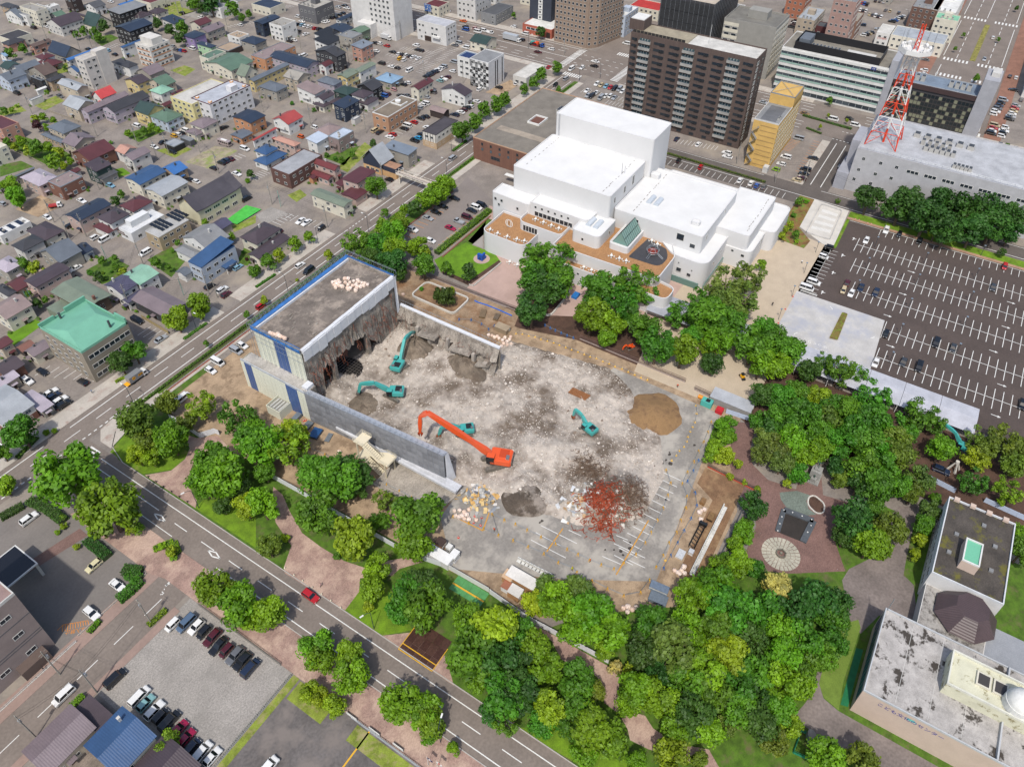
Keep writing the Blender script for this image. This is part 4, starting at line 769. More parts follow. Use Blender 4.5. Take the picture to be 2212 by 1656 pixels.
# other blocks along the top
for (lab, x0, x1, y0, y1, h, wc, rc, n, fl) in (
  ('dark grey box office with flat pale roof', 324, 339.5, 340.3, 354, 9, '6e6e72', 'b0aca4', 2, 2), ('grey shop with wide windows beside the avenue', 379.5, 399, 250, 260.4, 6, '8c8e90', '5c5e62', 4, 2), ('white and black block with outside stairs', 379, 396, 264, 277.5, 18, 'd2d0cc', 'grey', 3, 5),
  ('cream shop with maroon roof and blue billboard', 372, 383, 286, 297, 6, 'cream', 'maroon', 2, 2), ('pale blue narrow office with coloured panels', 404, 421, 178, 184, 12, 'paleblue', 'white', 5, 4), ('white house with red roof behind the tan office', 438, 452, 172, 191, 6, 'cream', 'red', 4, 2),
  ('pink tiled tower block', 452, 466, 66, 78, 26, 'b08a7c', 'grey', 2, 7), ('brown brick low wing of the pink tower', 466.2, 482, 65, 77, 12, '96705a', 'greige', 4, 3), ('beige stepped office behind the striped block', 463, 486, 87, 97, 9, 'b4a48c', 'silver', 4, 3), ('small dark red house between the offices', 468, 476, 79.5, 86.5, 5, 'maroon', 'dkgrey', 2, 1),
  ('orange brick apartment block near the top edge', 488, 506, 100, 111, 18, 'b46a40', 'grey', 3, 5), ('dark brown brick block behind the white shops', 509, 533, 30, 44, 12, '7a5848', 'grey', 4, 4), ('small white clinic with red lettering', 471, 486, 47, 54, 7, 'white', 'offwhite', 4, 2), ('white shop row with flat grey roof', 471, 488, 19, 46.4, 7, 'ivory', 'silver', 8, 2),
  ('cream block with mint green roof', 497, 507, 17.4, 29.4, 12, 'cream', 'mint', 3, 4), ('white block beside the boulevard', 510, 560, 20.5, 33, 12, 'offwhite', 'white', 8, 4), ('large blank white store right of the boulevard', 440, 520, -60, -24, 14, 'd8d4d0', 'offwhite', 0, 0), ('red roofed low hall behind the netted office', 436, 466, 112, 128, 6, 'c8c4c0', 'red', 4, 2),
  ('white corner shop at the top', 452, 470, 130, 152, 8, 'white', 'grey', 4, 2), ('grey low warehouse behind the striped office', 425, 448, 60, 84, 6, 'grey', 'silver', 3, 1)):
    t, F, (a, b, c, d) = bldg(lab, x0, x1, y0, y1, h, wc, rc, .35, 'building', 'building')
    for s in 'WS':
        if n: F[s].grid(max(2, int(F[s].len/3)), 1.7, h/fl, fl, 1.4, 1.3, WIN1, .6, skip=.12)
    if h > 8: addbox(t, 'lift_house', -2, 2, -2, 2, h, h+2.6, wc); units(t, 3, a+1.5, a+1.5, c+2, d-2, h+.1, (1.2, 1, 1.2))
    if 'clinic' in lab: lettering('ひの歯科', t, (a-.03, 0, 4.2), 1.3, mat('c84a34', 'paint'), 'W')
    if 'blue billboard' in lab: addbox(t, 'billboard', a-.5, a-.3, 0, 5, 2.5, 6.8, mat('2a6ab8', 'paint', second='d8d8d0', pscale=1.2))
# far blocks filling the strip below the top edge
for k, (x, y, w_, l_, h, wc, rc) in enumerate(((300, 395, 14, 18, 6, 'white', 'grey'), (318, 372, 12, 16, 5, 'cream', 'navy'), (300, 420, 16, 12, 8, 'greige', 'charcoal'), (322, 410, 12, 20, 6, 'offwhite', 'slate'), (345, 430, 16, 20, 7, 'white', 'grey'), (285, 440, 14, 14, 5, 'cream', 'maroon'), (390, 330, 18, 26, 9, 'offwhite', 'grey'), (395, 300, 16, 14, 7, 'greige', 'charcoal'), (410, 270, 20, 16, 8, 'white', 'bluegrey'), (420, 240, 18, 18, 9, 'cream', 'brown'), (420, 212, 16, 14, 8, 'grey', 'grey'), (445, 205, 18, 14, 6, 'white', 'maroon'), (470, 200, 18, 20, 7, 'greige', 'slate'), (470, 150, 16, 18, 9, 'white', 'grey'), (500, 140, 20, 20, 8, 'beige', 'grey'), (500, 170, 20, 20, 10, 'white', 'silver'), (545, 60, 24, 24, 10, 'greige', 'grey'), (575, 40, 24, 18, 9, 'white', 'silver'), (560, -45, 40, 28, 10, 'lilac', 'grey'), (620, -50, 40, 30, 12, 'greige', 'grey'), (450, 240, 16, 20, 8, 'white', 'navy'), (350, 455, 20, 24, 8, 'greige', 'brown'), (230, 480, 16, 14, 6, 'white', 'grey'), (205, 455, 12, 12, 5, 'cream', 'charcoal'))):
    t, F, (a, b, c, d) = bldg(f'far {cn(wc)} block with {cn(rc)} roof at the top edge', x, x+w_, y, y+l_, h, wc, rc, .3, 'building', 'building')
    for s in 'WS': F[s].grid(int(F[s].len/3.4), 1.8, 2.9, max(1, int(h/3)), 1.5, 1.2, WIN1, .6, skip=.15)
# blocks among the houses
def flatb(lab, t_, lx, ly, rx, ry, h, wc, rc, fl, wn=3.0, pc=None, **k):
    L, Q = g(t_, lx, ly, h), g(t_, rx, ry, h); t, F, e = bldg(lab, L.x, Q.x, Q.y, L.y, h, wc, rc, .35, 'apartments', 'apartment_block', pc, k.get('wk'))
    for s in 'WS':
        if F[s].len > 2: F[s].grid(max(1, int(F[s].len/wn)), 1.7, h/fl, fl, 1.6, 1.25, WIN1, .8, skip=.08)
    return t, F, e
t, F, (a, b, c, d) = flatb('white and orange four-storey block with roof stair house', 0, 1165, 378, 1462, 352, 11.5, 'd4d0c8', 'c0beb8', 4)
for r in range(4): addbox(t, 'orange_band', a-.1, a, c+.6, d-.6, .4+r*2.88, 1.0+r*2.88, 'orange'); addbox(t, 'orange_band', a+.6, b-.6, c-.1, c, .4+r*2.88, 1.0+r*2.88, 'orange')
addbox(t, 'stair_house', a+3, b-3, c+1, d-1.2, 11.5, 15, 'd4d0c8')
t, F, (a, b, c, d) = flatb('stained white five-storey block with stair tower', 0, 645, 502, 925, 452, 14.8, 'cfc9c0', 'b8b4ae', 5); addbox(t, 'stair_tower', b-6, b+.3, c-.3, c+4, 0, 17, 'cfc9c0')
t, F, (a, b, c, d) = flatb('yellow four-storey apartment block behind the white one', 0, 1472, 842, 2010, 745, 10.6, 'd8cc7e', 'c4c2bc', 4)
t, F, (a, b, c, d) = flatb('white four-storey apartment block with maroon roof edge', 0, 1650, 852, 2162, 742, 11, 'd8d8da', 'b4b8c0', 4, 3.4, '6a3a44'); addbox(t, 'stair_house', b-10, b-6, c+1.5, c+5, 11, 13.6, 'd8d8da')
for q in ((a+2, c+2), (a+2, d-2), (b-2, c+2), (b-2, d-2)): MB().bar((*q, 11.05), (*q, 11.5), .9, 12).build('roof_vent', mat('d89a50', 'paint'), t); MB().bar((*q, 11.5), (*q, 11.55), .6, 12).build('vent_cap', WHITE, t)
t, F, (a, b, c, d) = flatb('orange brick low office with white roof edge', 1, 1005, 975, 1390, 868, 7.4, 'bd8a5e', '857a6c', 2, 3.4, 'e0e0dc'); m = MB(); m.box(a+12, a+12.4, c+2, d-1, 7.5, 8.1).box(a+12.4, a+17, c+2, c+2.4, 7.5, 8.1).build('roof_kerb', WHITE, t); MB().bar((a+15, d-3, 7.5), (a+15, d-3, 8.4), 1.4, 14).build('roof_vent', WHITE, t)
t, F, (a, b, c, d) = flatb('brick-red two-storey apartments with low grey roof', 1, 125, 1455, 572, 1345, 6.4, '6e4a40', 'a0a2a6', 2, 3.6); 
t, F, (a, b, c, d) = flatb('brown institute of brick with open roof court beside the museum', 1, 1875, 1190, 3045, 915, 10, '8f5f48', '857f76', 1, 400, 'c89a70', wk=dict(brick=2)); f = F['W']
f.grid(6, 8.3, 1, 1, 1, 1.3, WIN0, 2.5, 6, (FRD, GLASS)); f.grid(6, 5.9, 1, 1, 1, 1.3, WIN0, 2.5, 6, (FRD, GLASSL)); f.grid(2, 3.2, 1, 1, 4.6, 1.6, WIN2, 4.5, 3, (FRD, GLASS)); F['S'].grid(16, 7.6, 1, 1, .9, 1.3, WIN0, 2, 2, (FRD, GLASS)); F['S'].grid(16, 4.2, 1, 1, .9, 1.3, WIN0, 2, 2, (FRD, GLASS))
m = MB(); x_, y_ = a+24, 2
for q in ((x_, x_+8, y_-3, y_-2.6), (x_, x_+8, y_+2.6, y_+3), (x_, x_+.4, y_-2.6, y_+2.6), (x_+7.6, x_+8, y_-2.6, y_+2.6)): m.box(*q, 10, 10.9)
m.build('court_rim', WHITE, t); addbox(t, 'court_floor', x_+.4, x_+7.6, y_-2.6, y_+2.6, 10.05, 10.2, mat('7a4a38', 'wall')); units(t, 3, a+38, a+42, -3, -3, 10.1, (2, 2.6, 2.4)); addbox(t, 'patch', a+12, a+16, c+2, d-4, 10.06, 10.1, mat('a59a8c', 'concrete'))
addbox(t, 'porch_roof', a-7.5, a-.1, c+1, c+9.5, 4.2, 4.5, mat('b8a48c', 'concrete')); addbox(t, 'porch_roof', a-9.5, a-7.6, c+6, c+13, 3.4, 3.55, WHITE)
for q in ((-7.2, 1.3), (-7.2, 9.2)): MB().bar((a+q[0], c+q[1], 0), (a+q[0], c+q[1], 4.2), .18, 8).build('post', CONCL, t)
# the timber and plaster corner house, A-frame house, temple hall, green-roofed offices
t, F, (a, b, c, d) = flatb('cream and white corner house with dark sloping roof', 1, 1435, 1135, 1745, 1045, 6.8, 'dad6cc', '4e4a50', 2, 3.2, '4e4a50'); addbox(t, 'lower_wall', a-.05, b+.05, c-.05, d+.05, -.3, 3, 'c8a87c')
for k in range(6): addbox(t, 'timber', a-.1, a-.0, c+.2+k*(d-c-.6)/5, c+.4+k*(d-c-.6)/5, 3, 6.8, FRD)
L, Q = g(1, 910, 1355, 6), g(1, 1180, 1345, 6); t, x0, x1, y0, y1 = box_root('house', L, Q, 'house with steep silver roof, navy upper walls and yellow base', 'house', 'houses of the neighbourhood')
rm, top = roofmesh('gx', x0, x1, y0, y1, 5.4, .95); rm.build('roof', mat('silver', 'roof'), t); wallmesh(x0+.4, x1-.4, y0+.4, y1-.4, 5.6, [(y1-.4, 5.5), (0, 5.5+(y1-.4)*.95), (y0+.4, 5.5)]).build('wall', mat('2f3a52', 'wall'), t); addbox(t, 'lower_wall', x0+.35, x1-.35, y0+.35, y1-.35, -.3, 3, 'd8a860'); F = Face(t, 'W', x0+.35, x1-.35, y0+.35, y1-.35); F.grid(3, 1.7, 1, 1, 1.8, 1.3)
for k in (-1.2, 1.2): MB().add([(x0+2.5+k, -2.6, 9.3-1.45), (x0+3.5+k, -2.6, 7.85), (x0+3.5+k, -1.7, 8.8), (x0+2.5+k, -1.7, 8.8)], [(0, 1, 2, 3)]).build('skylight', GLASS, t)
addbox(t, 'flat_wing', x0+1, x1-2, y0-7, y0+.3, -.3, 4.6, mat('2f3a52', 'wall')); addbox(t, 'wing_roof', x0+1.3, x1-2.3, y0-6.7, y0, 4.6, 4.7, mat('a8846c', 'concrete')); addbox(t, 'wing_base', x0+.95, x1-1.95, y0-7.05, y0+.2, -.3, 2.6, 'd8a860')
L, Q = D(380, 437, 7), D(522, 403, 7); t, x0, x1, y0, y1 = box_root('temple_hall', L, Q, 'large cream hall with curved dark grey tiled roof', 'hall', 'houses of the neighbourhood'); m = MB(); n = 8; prof = []
for k in range(n+1): s_ = k/n*2-1; prof.append((s_*(y1-y0)/2, 6.6+4.6*(1-abs(s_))**1.25))
V = [(x, p, z+dz+(.5 if e else 0)) for dz in (0, .25) for x, e in ((x0-.6, 1), (x0+3, 0), (x1-3, 0), (x1+.6, 1)) for p, z in prof]; q = n+1
Fs = [(i*q+k, (i+1)*q+k, (i+1)*q+k+1, i*q+k+1) for i in range(3) for k in range(n)]; m.add(V, [f[::-1] for f in Fs]+[tuple(i+4*q for i in f) for f in Fs]); m.build('roof', mat('57525a', 'roof'), t)
wallmesh(x0+.5, x1-.5, y0+.5, y1-.5, 6.8, [(y1-.5, 6.6), (0, 11), (y0+.5, 6.6)]).build('wall', mat('d2cba4', 'wall'), t); F = Face(t, 'S', x0+.5, x1-.5, y0+.5, y1-.5); F.grid(4, 4.8, 1, 1, 3.2, 1.2, WIN2, 2); F.grid(4, 1.6, 1, 1, 2.6, 1.4, WIN2, 2)
MB().bar((x0+.4, 0, 9.6), (x0+.25, 0, 9.6), .5, 14).build('crest', mat('b8983c', 'paint'), t)
t, F, (a, b, c, d) = flatb('white flat-roofed clinic with brown sign', 10, 1025, 315, 1420, 205, 4, 'dadcdc', 'd4d6d8', 1, 4, 'dadcdc'); addbox(t, 'upper_box', b-12, b-4, c+3, d-1, 4, 6.6, 'dadcdc'); addbox(t, 'sign_board', a-.1, a, 1, 5, 1.6, 3, mat('5c3c34', 'paint')); lettering('内科 医院', t, (a-.13, 3, 2.3), .8, WHITE, 'W')
t, F, (a, b, c, d) = flatb('tan brick two-storey office with solar panels on flat roof', 10, 1255, 345, 1632, 248, 6, 'b09a72', 'b4b4b2', 2, 3.2, 'c0beb8')
for i in range(6):
    for j in range(4): MB().box(-.7, .7, -.85, .85, -.03, .03).build('solar_panel', mat('2a3038', 'glass'), t, loc=(a+4+i*1.8+(2 if i > 2 else 0), c+3+j*1.9, 6.5)).rotation_euler = (.15, 0, 0)
L, Q = g(10, 1625, 605, 7), g(10, 2030, 472, 7); t, F, (a, b, c, d) = bldg('pale blue office with blue sloping roof and porch', L.x, Q.x, Q.y, L.y, 7, 'aebccd', '2f5f90', .3, 'office', 'office_building', '2f5f90')
for s in 'WS': F[s].grid(max(2, int(F[s].len/3.6)), 1.7, 3.3, 2, 1.9, 1.3, WIN1)
addbox(t, 'porch', 0, 5, c-2.4, c, 2.6, 3.1, '2f5f90'); lettering('第ビル', t, (2.5, c-2.42, 2.85), .6, WHITE, 'S')
for q in (.3, 4.7): MB().bar((q, c-2.2, 0), (q, c-2.2, 2.6), .12).build('post', WHITE, t)
roofm, _ = roofmesh('sy', a, b, c, d, 7.05, .12, .1); roofm.build('sloping_roof', mat('blue', 'roof'), t)
L, Q = g(10, 340, 1178, 12), g(10, 1105, 1140, 12); t, F, (a, b, c, d) = bldg('three-storey beige office with bright mint roof by the main street', L.x, Q.x, Q.y, L.y, 12, 'a89c86', 'teal', .8, 'office', 'office_building', 'teal', dict(brick=1.4))
MT = mat('66b898', 'roof', bump=.1, amount=.08)
mm = MB(); mm.add([(a+.3, c+.3, 12.2), (b-.3, c+.3, 12.2), (b-3, 0, 13.6), (a+3, 0, 13.6), (b-.3, d-.3, 12.2), (a+.3, d-.3, 12.2)], [(0, 1, 2, 3), (3, 2, 4, 5), (0, 3, 5), (1, 4, 2)]); mm.build('sloping_roof', MT, t); addbox(t, 'raised_parapet', b-7, b, d-.6, d, 12, 14, MT); addbox(t, 'raised_parapet', b-.5, b, c, c+5, 12, 14.4, MT); addbox(t, 'stub', a, a+5, d-.5, d, 12, 13.6, MT)
for z in (2, 5.6, 9.2):
    for k in range(8): F['S'].at(2+k*1.75, z, WIN0, 1.7, 1.6, mats=(FRW, GLASS))
    for k in range(5): F['W'].at(2.5+k*3.6, z, WIN1, 1.5, 1.7)
MB().bar((b-4, c+2.5, 12.5), (b-4, c+2.5, 15), .35, 8).build('chimney', mat('dkgrey', 'metal'), t); MB().bar((a+6, d-2, 12.5), (a+6, d-2, 14.6), .35, 8).build('chimney', mat('dkgrey', 'metal'), t)
L, Q = g(10, 450, 860, 5.4), g(10, 950, 890, 5.4); t, x0, x1, y0, y1 = box_root('meeting_hall', L, Q, 'wide hall with grey-green sloping roof and brown tiled walls', 'hall', 'houses of the neighbourhood')
rm, top = roofmesh('gy', x0, x1, y0, y1, 5.2, .16); rm.build('roof', mat('greengrey', 'roof', dir='Y'), t); wallmesh(x0+.5, x1-.5, y0+.5, y1-.5, 5.2, [(x1-.5, 5.1), (0, 5.1+(x1-.5)*.16), (x0+.5, 5.1)], 'y').build('wall', mat('7a6450', 'wall', brick=1.6), t); F = Face(t, 'S', x0+.5, x1-.5, y0+.5, y1-.5); F.grid(4, 2.6, 1, 1, .5, 2, WIN0, 2); F = Face(t, 'W', x0+.5, x1-.5, y0+.5, y1-.5); F.grid(6, 2, 1, 1, 2, 1.3)
addbox(t, 'low_wing', x0-5, x0+.4, y0+6, y1-3, -.3, 3.2, mat('greengrey', 'roof')); MB().box(-.4, .4, -8, -7.2, 5, 7.6).build('chimney', mat('8a5a48', 'wall'), t)
# big building cut by the left edge: only its front corner shows
t, F, (a, b, c, d) = bldg('mauve-grey hall building with sloping band windows at the left edge', -40, 14.2, 127.4, 146, 21, '9c8a84', 'pinkgrey', .8, 'hall', 'hall_building', 'offwhite')
for z in (4, 10.6, 17): F['S'].grid(9, z, 1, 1, 2.2, 1.3, WIN1)
for z in (7.2, 8, 14): addbox(t, 'band', a, b+.04, c-.06, c, z, z+.15, 'dkgrey')
addbox(t, 'canopy', b+.1, b+9, 8, 17, 4.6, 5.0, 'white'); addbox(t, 'canopy_top', b+.4, b+8.7, 8.3, 16.7, 5.0, 5.03, mat('26282e', 'glass')); addbox(t, 'stair_block', b-8, b-2, c-2.4, c, 0, 3, 'brown')
for q in ((b+8.6, 8.5), (b+8.6, 16.5)): MB().box(q[0]-.3, q[0]+.3, q[1]-.3, q[1]+.3, 0, 4.6).build('post', CONCL, t)
# ================================================================== white museum
def rawmat(name, c, rough=.7, amount=.03):
    ma = mat('white', 'wall', amount=amount, fine=.01, scale=.15+len(name)*1e-4); ma = ma.copy(); ma.name = name
    for n in ma.node_tree.nodes:
        if n.type == 'MIX' and not n.inputs[6].is_linked: n.inputs[6].default_value = (*c, 1)
    ma.node_tree.nodes['Principled BSDF'].inputs['Roughness'].default_value = rough; return ma
MW = rawmat('museum_white', (.545, .545, .545)); MR = rawmat('museum_roof_white', (.59, .59, .58), .8, .06); DECK = mat('b98e62', 'wood', amount=.1, scale=.6, brick=.9)  # roof and walls share one paint; wall shade is put into the darker white
OX, OY = 225, 92
mus = thing('museum', (OX, OY, 0), 'large white museum of stacked rounded volumes with wooden terraces', 'museum')
loc = lambda pts: [(p[0]-OX, p[1]-OY) for p in pts]
def vol(pts, rad, z0, z1, deck=None, par=.9):
    P = loc(rounded(ccw(pts), rad, 7))
    if deck is None:
        N = len(P); o = MB(); rim = .28; c = Vector((sum(p[0] for p in P)/N, sum(p[1] for p in P)/N))
        o.add([(*p, z0) for p in P]+[(*p, z1) for p in P], [(i, (i+1) % N, N+(i+1) % N, N+i) for i in range(N)])
        I = inset(P, .35); o.add([(*p, z1) for p in P]+[(*p, z1) for p in I], [(i, (i+1) % N, N+(i+1) % N, N+i) for i in range(N)])
        o.add([(*p, z1) for p in I]+[(*p, z1-rim) for p in I], [(i, (i+1) % N, N+(i+1) % N, N+i) for i in range(N)])
        w_ = o.build('wall', MW, mus); smooth_sides(w_); MB().add([(*p, z1-rim) for p in I], [tuple(range(N))]).build('roof', MR, mus)
    else:
        N = len(P); I = inset(P, .3); o = MB()
        o.add([(*p, z0) for p in P]+[(*p, z1) for p in P], [(i, (i+1) % N, N+(i+1) % N, N+i) for i in range(N)])
        o.add([(*p, z1) for p in P]+[(*p, z1) for p in I], [(i, (i+1) % N, N+(i+1) % N, N+i) for i in range(N)])
        o.add([(*p, z1) for p in I]+[(*p, z1-par) for p in I], [(i, (i+1) % N, N+(i+1) % N, N+i) for i in range(N)])
        smooth_sides(o.build('parapet_wall', MW, mus)); MB().add([(*p, z1-par) for p in I], [tuple(range(N))]).build('terrace_deck', deck, mus)
def inset(P, d):
    N = len(P); out = []
    for i in range(N):
        a = Vector(P[i-1]); p = Vector(P[i]); b = Vector(P[(i+1) % N]); u = (p-a); v = (b-p)
        if u.length < 1e-5: u = v
        if v.length < 1e-5: v = u
        u.normalize(); v.normalize(); n = Vector((-u.y-v.y, u.x+v.x)); n = n.normalized() if n.length > 1e-6 else Vector((-u.y, u.x)); q = max(.5, n.dot(Vector((-u.y, u.x)))); out.append(p+n*d/q)
    return out
def smooth_sides(o):
    o.data.polygons.foreach_set('use_smooth', [True]*len(o.data.polygons))
    try: o.data.set_sharp_from_angle(angle=R(35))
    except Exception: pass
vol(rect(239.5, 256, 89.5, 130.5), 1.0, -.3, 33); vol(rect(210, 239.5, 91.5, 131.5), 1.2, -.3, 24); vol([(203, 119.5), (211, 117.5), (211, 136.8), (203.8, 136.8)], [2.5, 0, 0, 1], -.3, 14.5); vol([(203.4, 96), (210.2, 96), (210.2, 119.8), (203.4, 119.8)], [2.4, 0, 0, 0], -.3, 16)
vol([(187.2, 112.2), (203, 112.2), (203, 131), (187.6, 131)], [3.5, 0, 0, 3.5], -.3, 8.6, DECK); vol([(196.6, 103), (206, 103), (206, 121), (196.6, 121)], [2, 0, 0, 3.2], -.3, 11.4, DECK)
vol([(192.2, 64.2), (207.5, 64.2), (214, 68), (214, 103.2), (191, 103.2)], [3.2, 2, 0, 0, 1], -.3, 10.9, DECK); vol([(197.6, 88.8), (211, 88.8), (211, 99.4), (197.6, 99.4)], [2.2, 1, 0, 1.5], -.3, 15)
vol(rect(213.5, 248.4, 57.9, 91.3), 1.3, -.3, 17.5); vol([(208.3, 53.2), (231, 53.2), (231, 60), (216, 68), (213.8, 72), (208.6, 66)], [4.5, 0, 0, 2, 1, 3], -.3, 10.6); vol([(228.6, 46), (259, 46), (259, 60), (228.6, 60)], [1.5, 1.2, 0, 0], -.3, 13.4); vol([(227.6, 43.8), (247, 43.8), (247, 54), (227.6, 54)], [3, 0, 0, 0], -.3, 7.6)
vol([(243, 40.4), (264, 40.4), (264, 48), (243, 48)], [3, 3, 2, 2], -.3, 8.2); vol([(187.5, 58.4), (195, 58.4), (197, 70), (187.5, 70)], [3, 2.5, 0, 1], -.3, 8, DECK); vol([(187.9, 79), (193, 79), (193, 98), (187.9, 98)], [0, 0, 0, 0], -.3, 7.2, DECK)
vol([(247.5, 57.8), (259.5, 57.8), (259.5, 88), (247.5, 88)], 1.5, -.3, 12); vol([(252, 86), (262, 86), (262, 96), (252, 96)], 3, -.3, 10)
def mwin(x, y, z, side, w_, h, me=None): return put('window', me or WIN0, mus, (x-OX, y-OY, z), ROT[side], (w_, 1, h))
for (x, y, z, s, w_, h) in ((203.5, 135, 12.2, 'W', 1, 1.2), (203.4, 132.2, 12.2, 'W', 1, 1.2), (203.4, 133.4, 10.2, 'W', .9, 1), (203, 125, 11.4, 'W', .9, 1.2), (213.5, 82, 15.4, 'W', 1.1, 1.2), (213.5, 65.6, 14.8, 'W', 2.8, 2.9), (213.5, 60.9, 12.8, 'W', 2, 1.8),
   (208.3, 62.6, 5.4, 'W', 1.8, 1.8), (208.3, 58.8, 4.6, 'W', 1.4, 1.4), (208.3, 58, 6.8, 'W', .5, .5), (208.3, 63, 8.2, 'W', .5, .5), (197.6, 95, 12.2, 'W', .9, 1.1), (227.6, 46.6, 5.6, 'W', 1.2, 1.2), (227.6, 50.4, 6.4, 'W', .9, .9), (206, 88.8, 12.4, 'S', 1, 1.6), (218, 57.9, 14.8, 'S', 1.3, 2.4), (236, 57.9, 15.6, 'S', 1, 1.8), (216, 53.2, 7, 'S', 1.1, 1.4), (223, 53.2, 7.6, 'S', 1, 1.6),
   (214, 91.5, 20.5, 'S', 1.3, 2.4), (222, 91.5, 20.8, 'S', 1.6, 3), (229, 91.5, 21.2, 'S', 1.8, 4), (187.9, 94, 5.2, 'W', .8, .9), (187.9, 91, 5, 'W', .8, .9), (187.9, 86, 4.6, 'W', 1.6, 1), (240, 43.8, 5, 'S', 1.8, 4)): mwin(x, y, z, s, w_, h)
for k in range(6): mwin(203.4, 117.5-k*2.7, 14.4, 'W', .9, 1.0)
for k in range(9): mwin(203.4, 117-k*1.75, 11.8, 'W', 1.65, 2.0)
for k in range(5): mwin(196.6, 118-k*1.2, 9.2, 'W', 1.1, 2.6).name = 'glass_door'
for k in range(7): mwin(192.1, 92.8-k*1.65, 8.6, 'W', 1.55, 2.4)
MB().box(208.1-OX, 229-OX, 52.9-OY, 53.2-OY, -.2, 2.4).build('recess_glass', mat('6a8a84', 'glass', .1), mus); MB().box(208.0-OX, 208.3-OX, 54.8-OY, 65-OY, -.2, 2.4).build('recess_glass', mat('6a8a84', 'glass', .1), mus)
# play area and glass prism
PLAY = [(199.6, 78.2), (200, 66.6), (206.5, 66.4), (211, 69), (213, 77)]
MB().add([(*p, 10.04) for p in loc(rounded(ccw(PLAY), [1, 3, 2, 1, 0], 5))], [tuple(range(len(rounded(PLAY, [1, 3, 2, 1, 0], 5))))]).build('play_floor', mat('4a4a4e', 'tarp'), mus)
vol([(200.6, 79), (213.6, 79), (213.6, 86.4), (200.6, 86.4)], [1.5, 0, 0, 1.5], 9.9, 12.4)
x0, x1, y0, y1, zr = 202-OX, 213-OX, 79.8-OY, 85.6-OY, 17
GP = mat('7fa098', 'glass', .06); GF = mat('3a4644', 'metal'); ym = (y0+y1)/2; fr = MB()
for k in range(9):
    xa, xb = x0+(x1-x0)*k/9+.06, x0+(x1-x0)*(k+1)/9-.06
    for (ya, yb) in ((y0, ym), (y1, ym)):
        for j in range(2):
            p = lambda t: (ya+(yb-ya)*t, 12.2+(zr-12.2)*t); (q0, h0), (q1, h1) = p(j/2+.02), p(j/2+.48); V = [(xa, q0, h0), (xb, q0, h0), (xb, q1, h1), (xa, q1, h1)]
            MB().add(V if ya < yb else V[::-1], [(0, 1, 2, 3)]).build('skylight_pane', GP, mus)
for k in range(10):
    xa = x0+(x1-x0)*k/9; fr.bar((xa, y0, 12.2), (xa, ym, zr), .07); fr.bar((xa, y1, 12.2), (xa, ym, zr), .07)
for t_ in (0, .5): fr.bar((x0, y0+(ym-y0)*t_, 12.2+(zr-12.2)*t_), (x1, y0+(ym-y0)*t_, 12.2+(zr-12.2)*t_), .07); fr.bar((x0, y1+(ym-y1)*t_, 12.2+(zr-12.2)*t_), (x1, y1+(ym-y1)*t_, 12.2+(zr-12.2)*t_), .07)
fr.bar((x0, ym, zr), (x1, ym, zr), .09); fr.build('skylight_frame', GF, mus)
for xx in (x0, x1): MB().add([(xx, y0, 12.2), (xx, y1, 12.2), (xx, ym, zr)], [(0, 1, 2)]).build('skylight_pane', GP, mus)
SKY = mat('c4ccd4', 'glass', .2)
def vault(x, y, z, L, w_):
    m = MB(); n = 6; V = []
    for e in (-L/2, L/2): V += [(x-OX+e, y-OY+w_/2*math.cos(math.pi*k/n), z+.5*math.sin(math.pi*k/n)+.25) for k in range(n+1)]
    m.add(V, [(k, k+1, n+2+k, n+1+k)[::-1] for k in range(n)]+[tuple(range(n+1)), tuple(range(2*n+1, n, -1))]); m.box(x-OX-L/2-.1, x-OX+L/2+.1, y-OY-w_/2-.1, y-OY+w_/2+.1, z-.3, z+.24); m.build('roof_light', SKY, mus)
vault(205, 95.6, 15, 5, 1.7); vault(205, 92.8, 15, 5, 1.7); vault(226, 82.4, 17.5, 5, 1.7); vault(226, 79.6, 17.5, 5, 1.7)
vol([(219, 61.6), (221.5, 61.6), (221.5, 64.6), (219, 64.6)], .8, 17.2, 18.6); vol([(240, 86), (243, 86), (243, 89.4), (240, 89.4)], .8, 17.2, 19)
MB().bar((226-OX, 95-OY, 24), (226-OX, 95-OY, 28.6), .06).bar((227.2-OX, 94.4-OY, 24), (227.2-OX, 94.4-OY, 27), .05).build('antenna', FRD, mus)
STN = mat('8a847a', 'concrete', amount=.5)
for (xa, xb, y, z) in ((214, 238, 128, 24), (212, 238, 95.4, 24), (216, 246, 85, 17.5), (232, 256, 48, 13.4)):
    m = MB(); x = xa
    while x < xb:
        q = rnd.uniform(.3, 1.6); y_ = y+rnd.uniform(-.2, .2); m.box(x-OX, x+q-OX, y_-.12-OY, y_+.12-OY, z-.27, z-.26); x += q+rnd.uniform(.3, 2.2)
    m.build('roof_stain', STN, mus)
m = MB()
for k in range(14): m.bar((213.6-OX, 134.5-OY, 0), (213.6-OX, 134.5-OY, .1), .01)
for q in (0, .5): m.bar((239.3-OX, 129-q-OY, 24), (239.3-OX, 129-q-OY, 33.3), .05)
for k in range(18): m.bar((239.3-OX, 129-OY, 24.4+k*.5), (239.3-OX, 128.5-OY, 24.4+k*.5), .04)
m.build('ladder', mat('silver', 'metal'), mus)
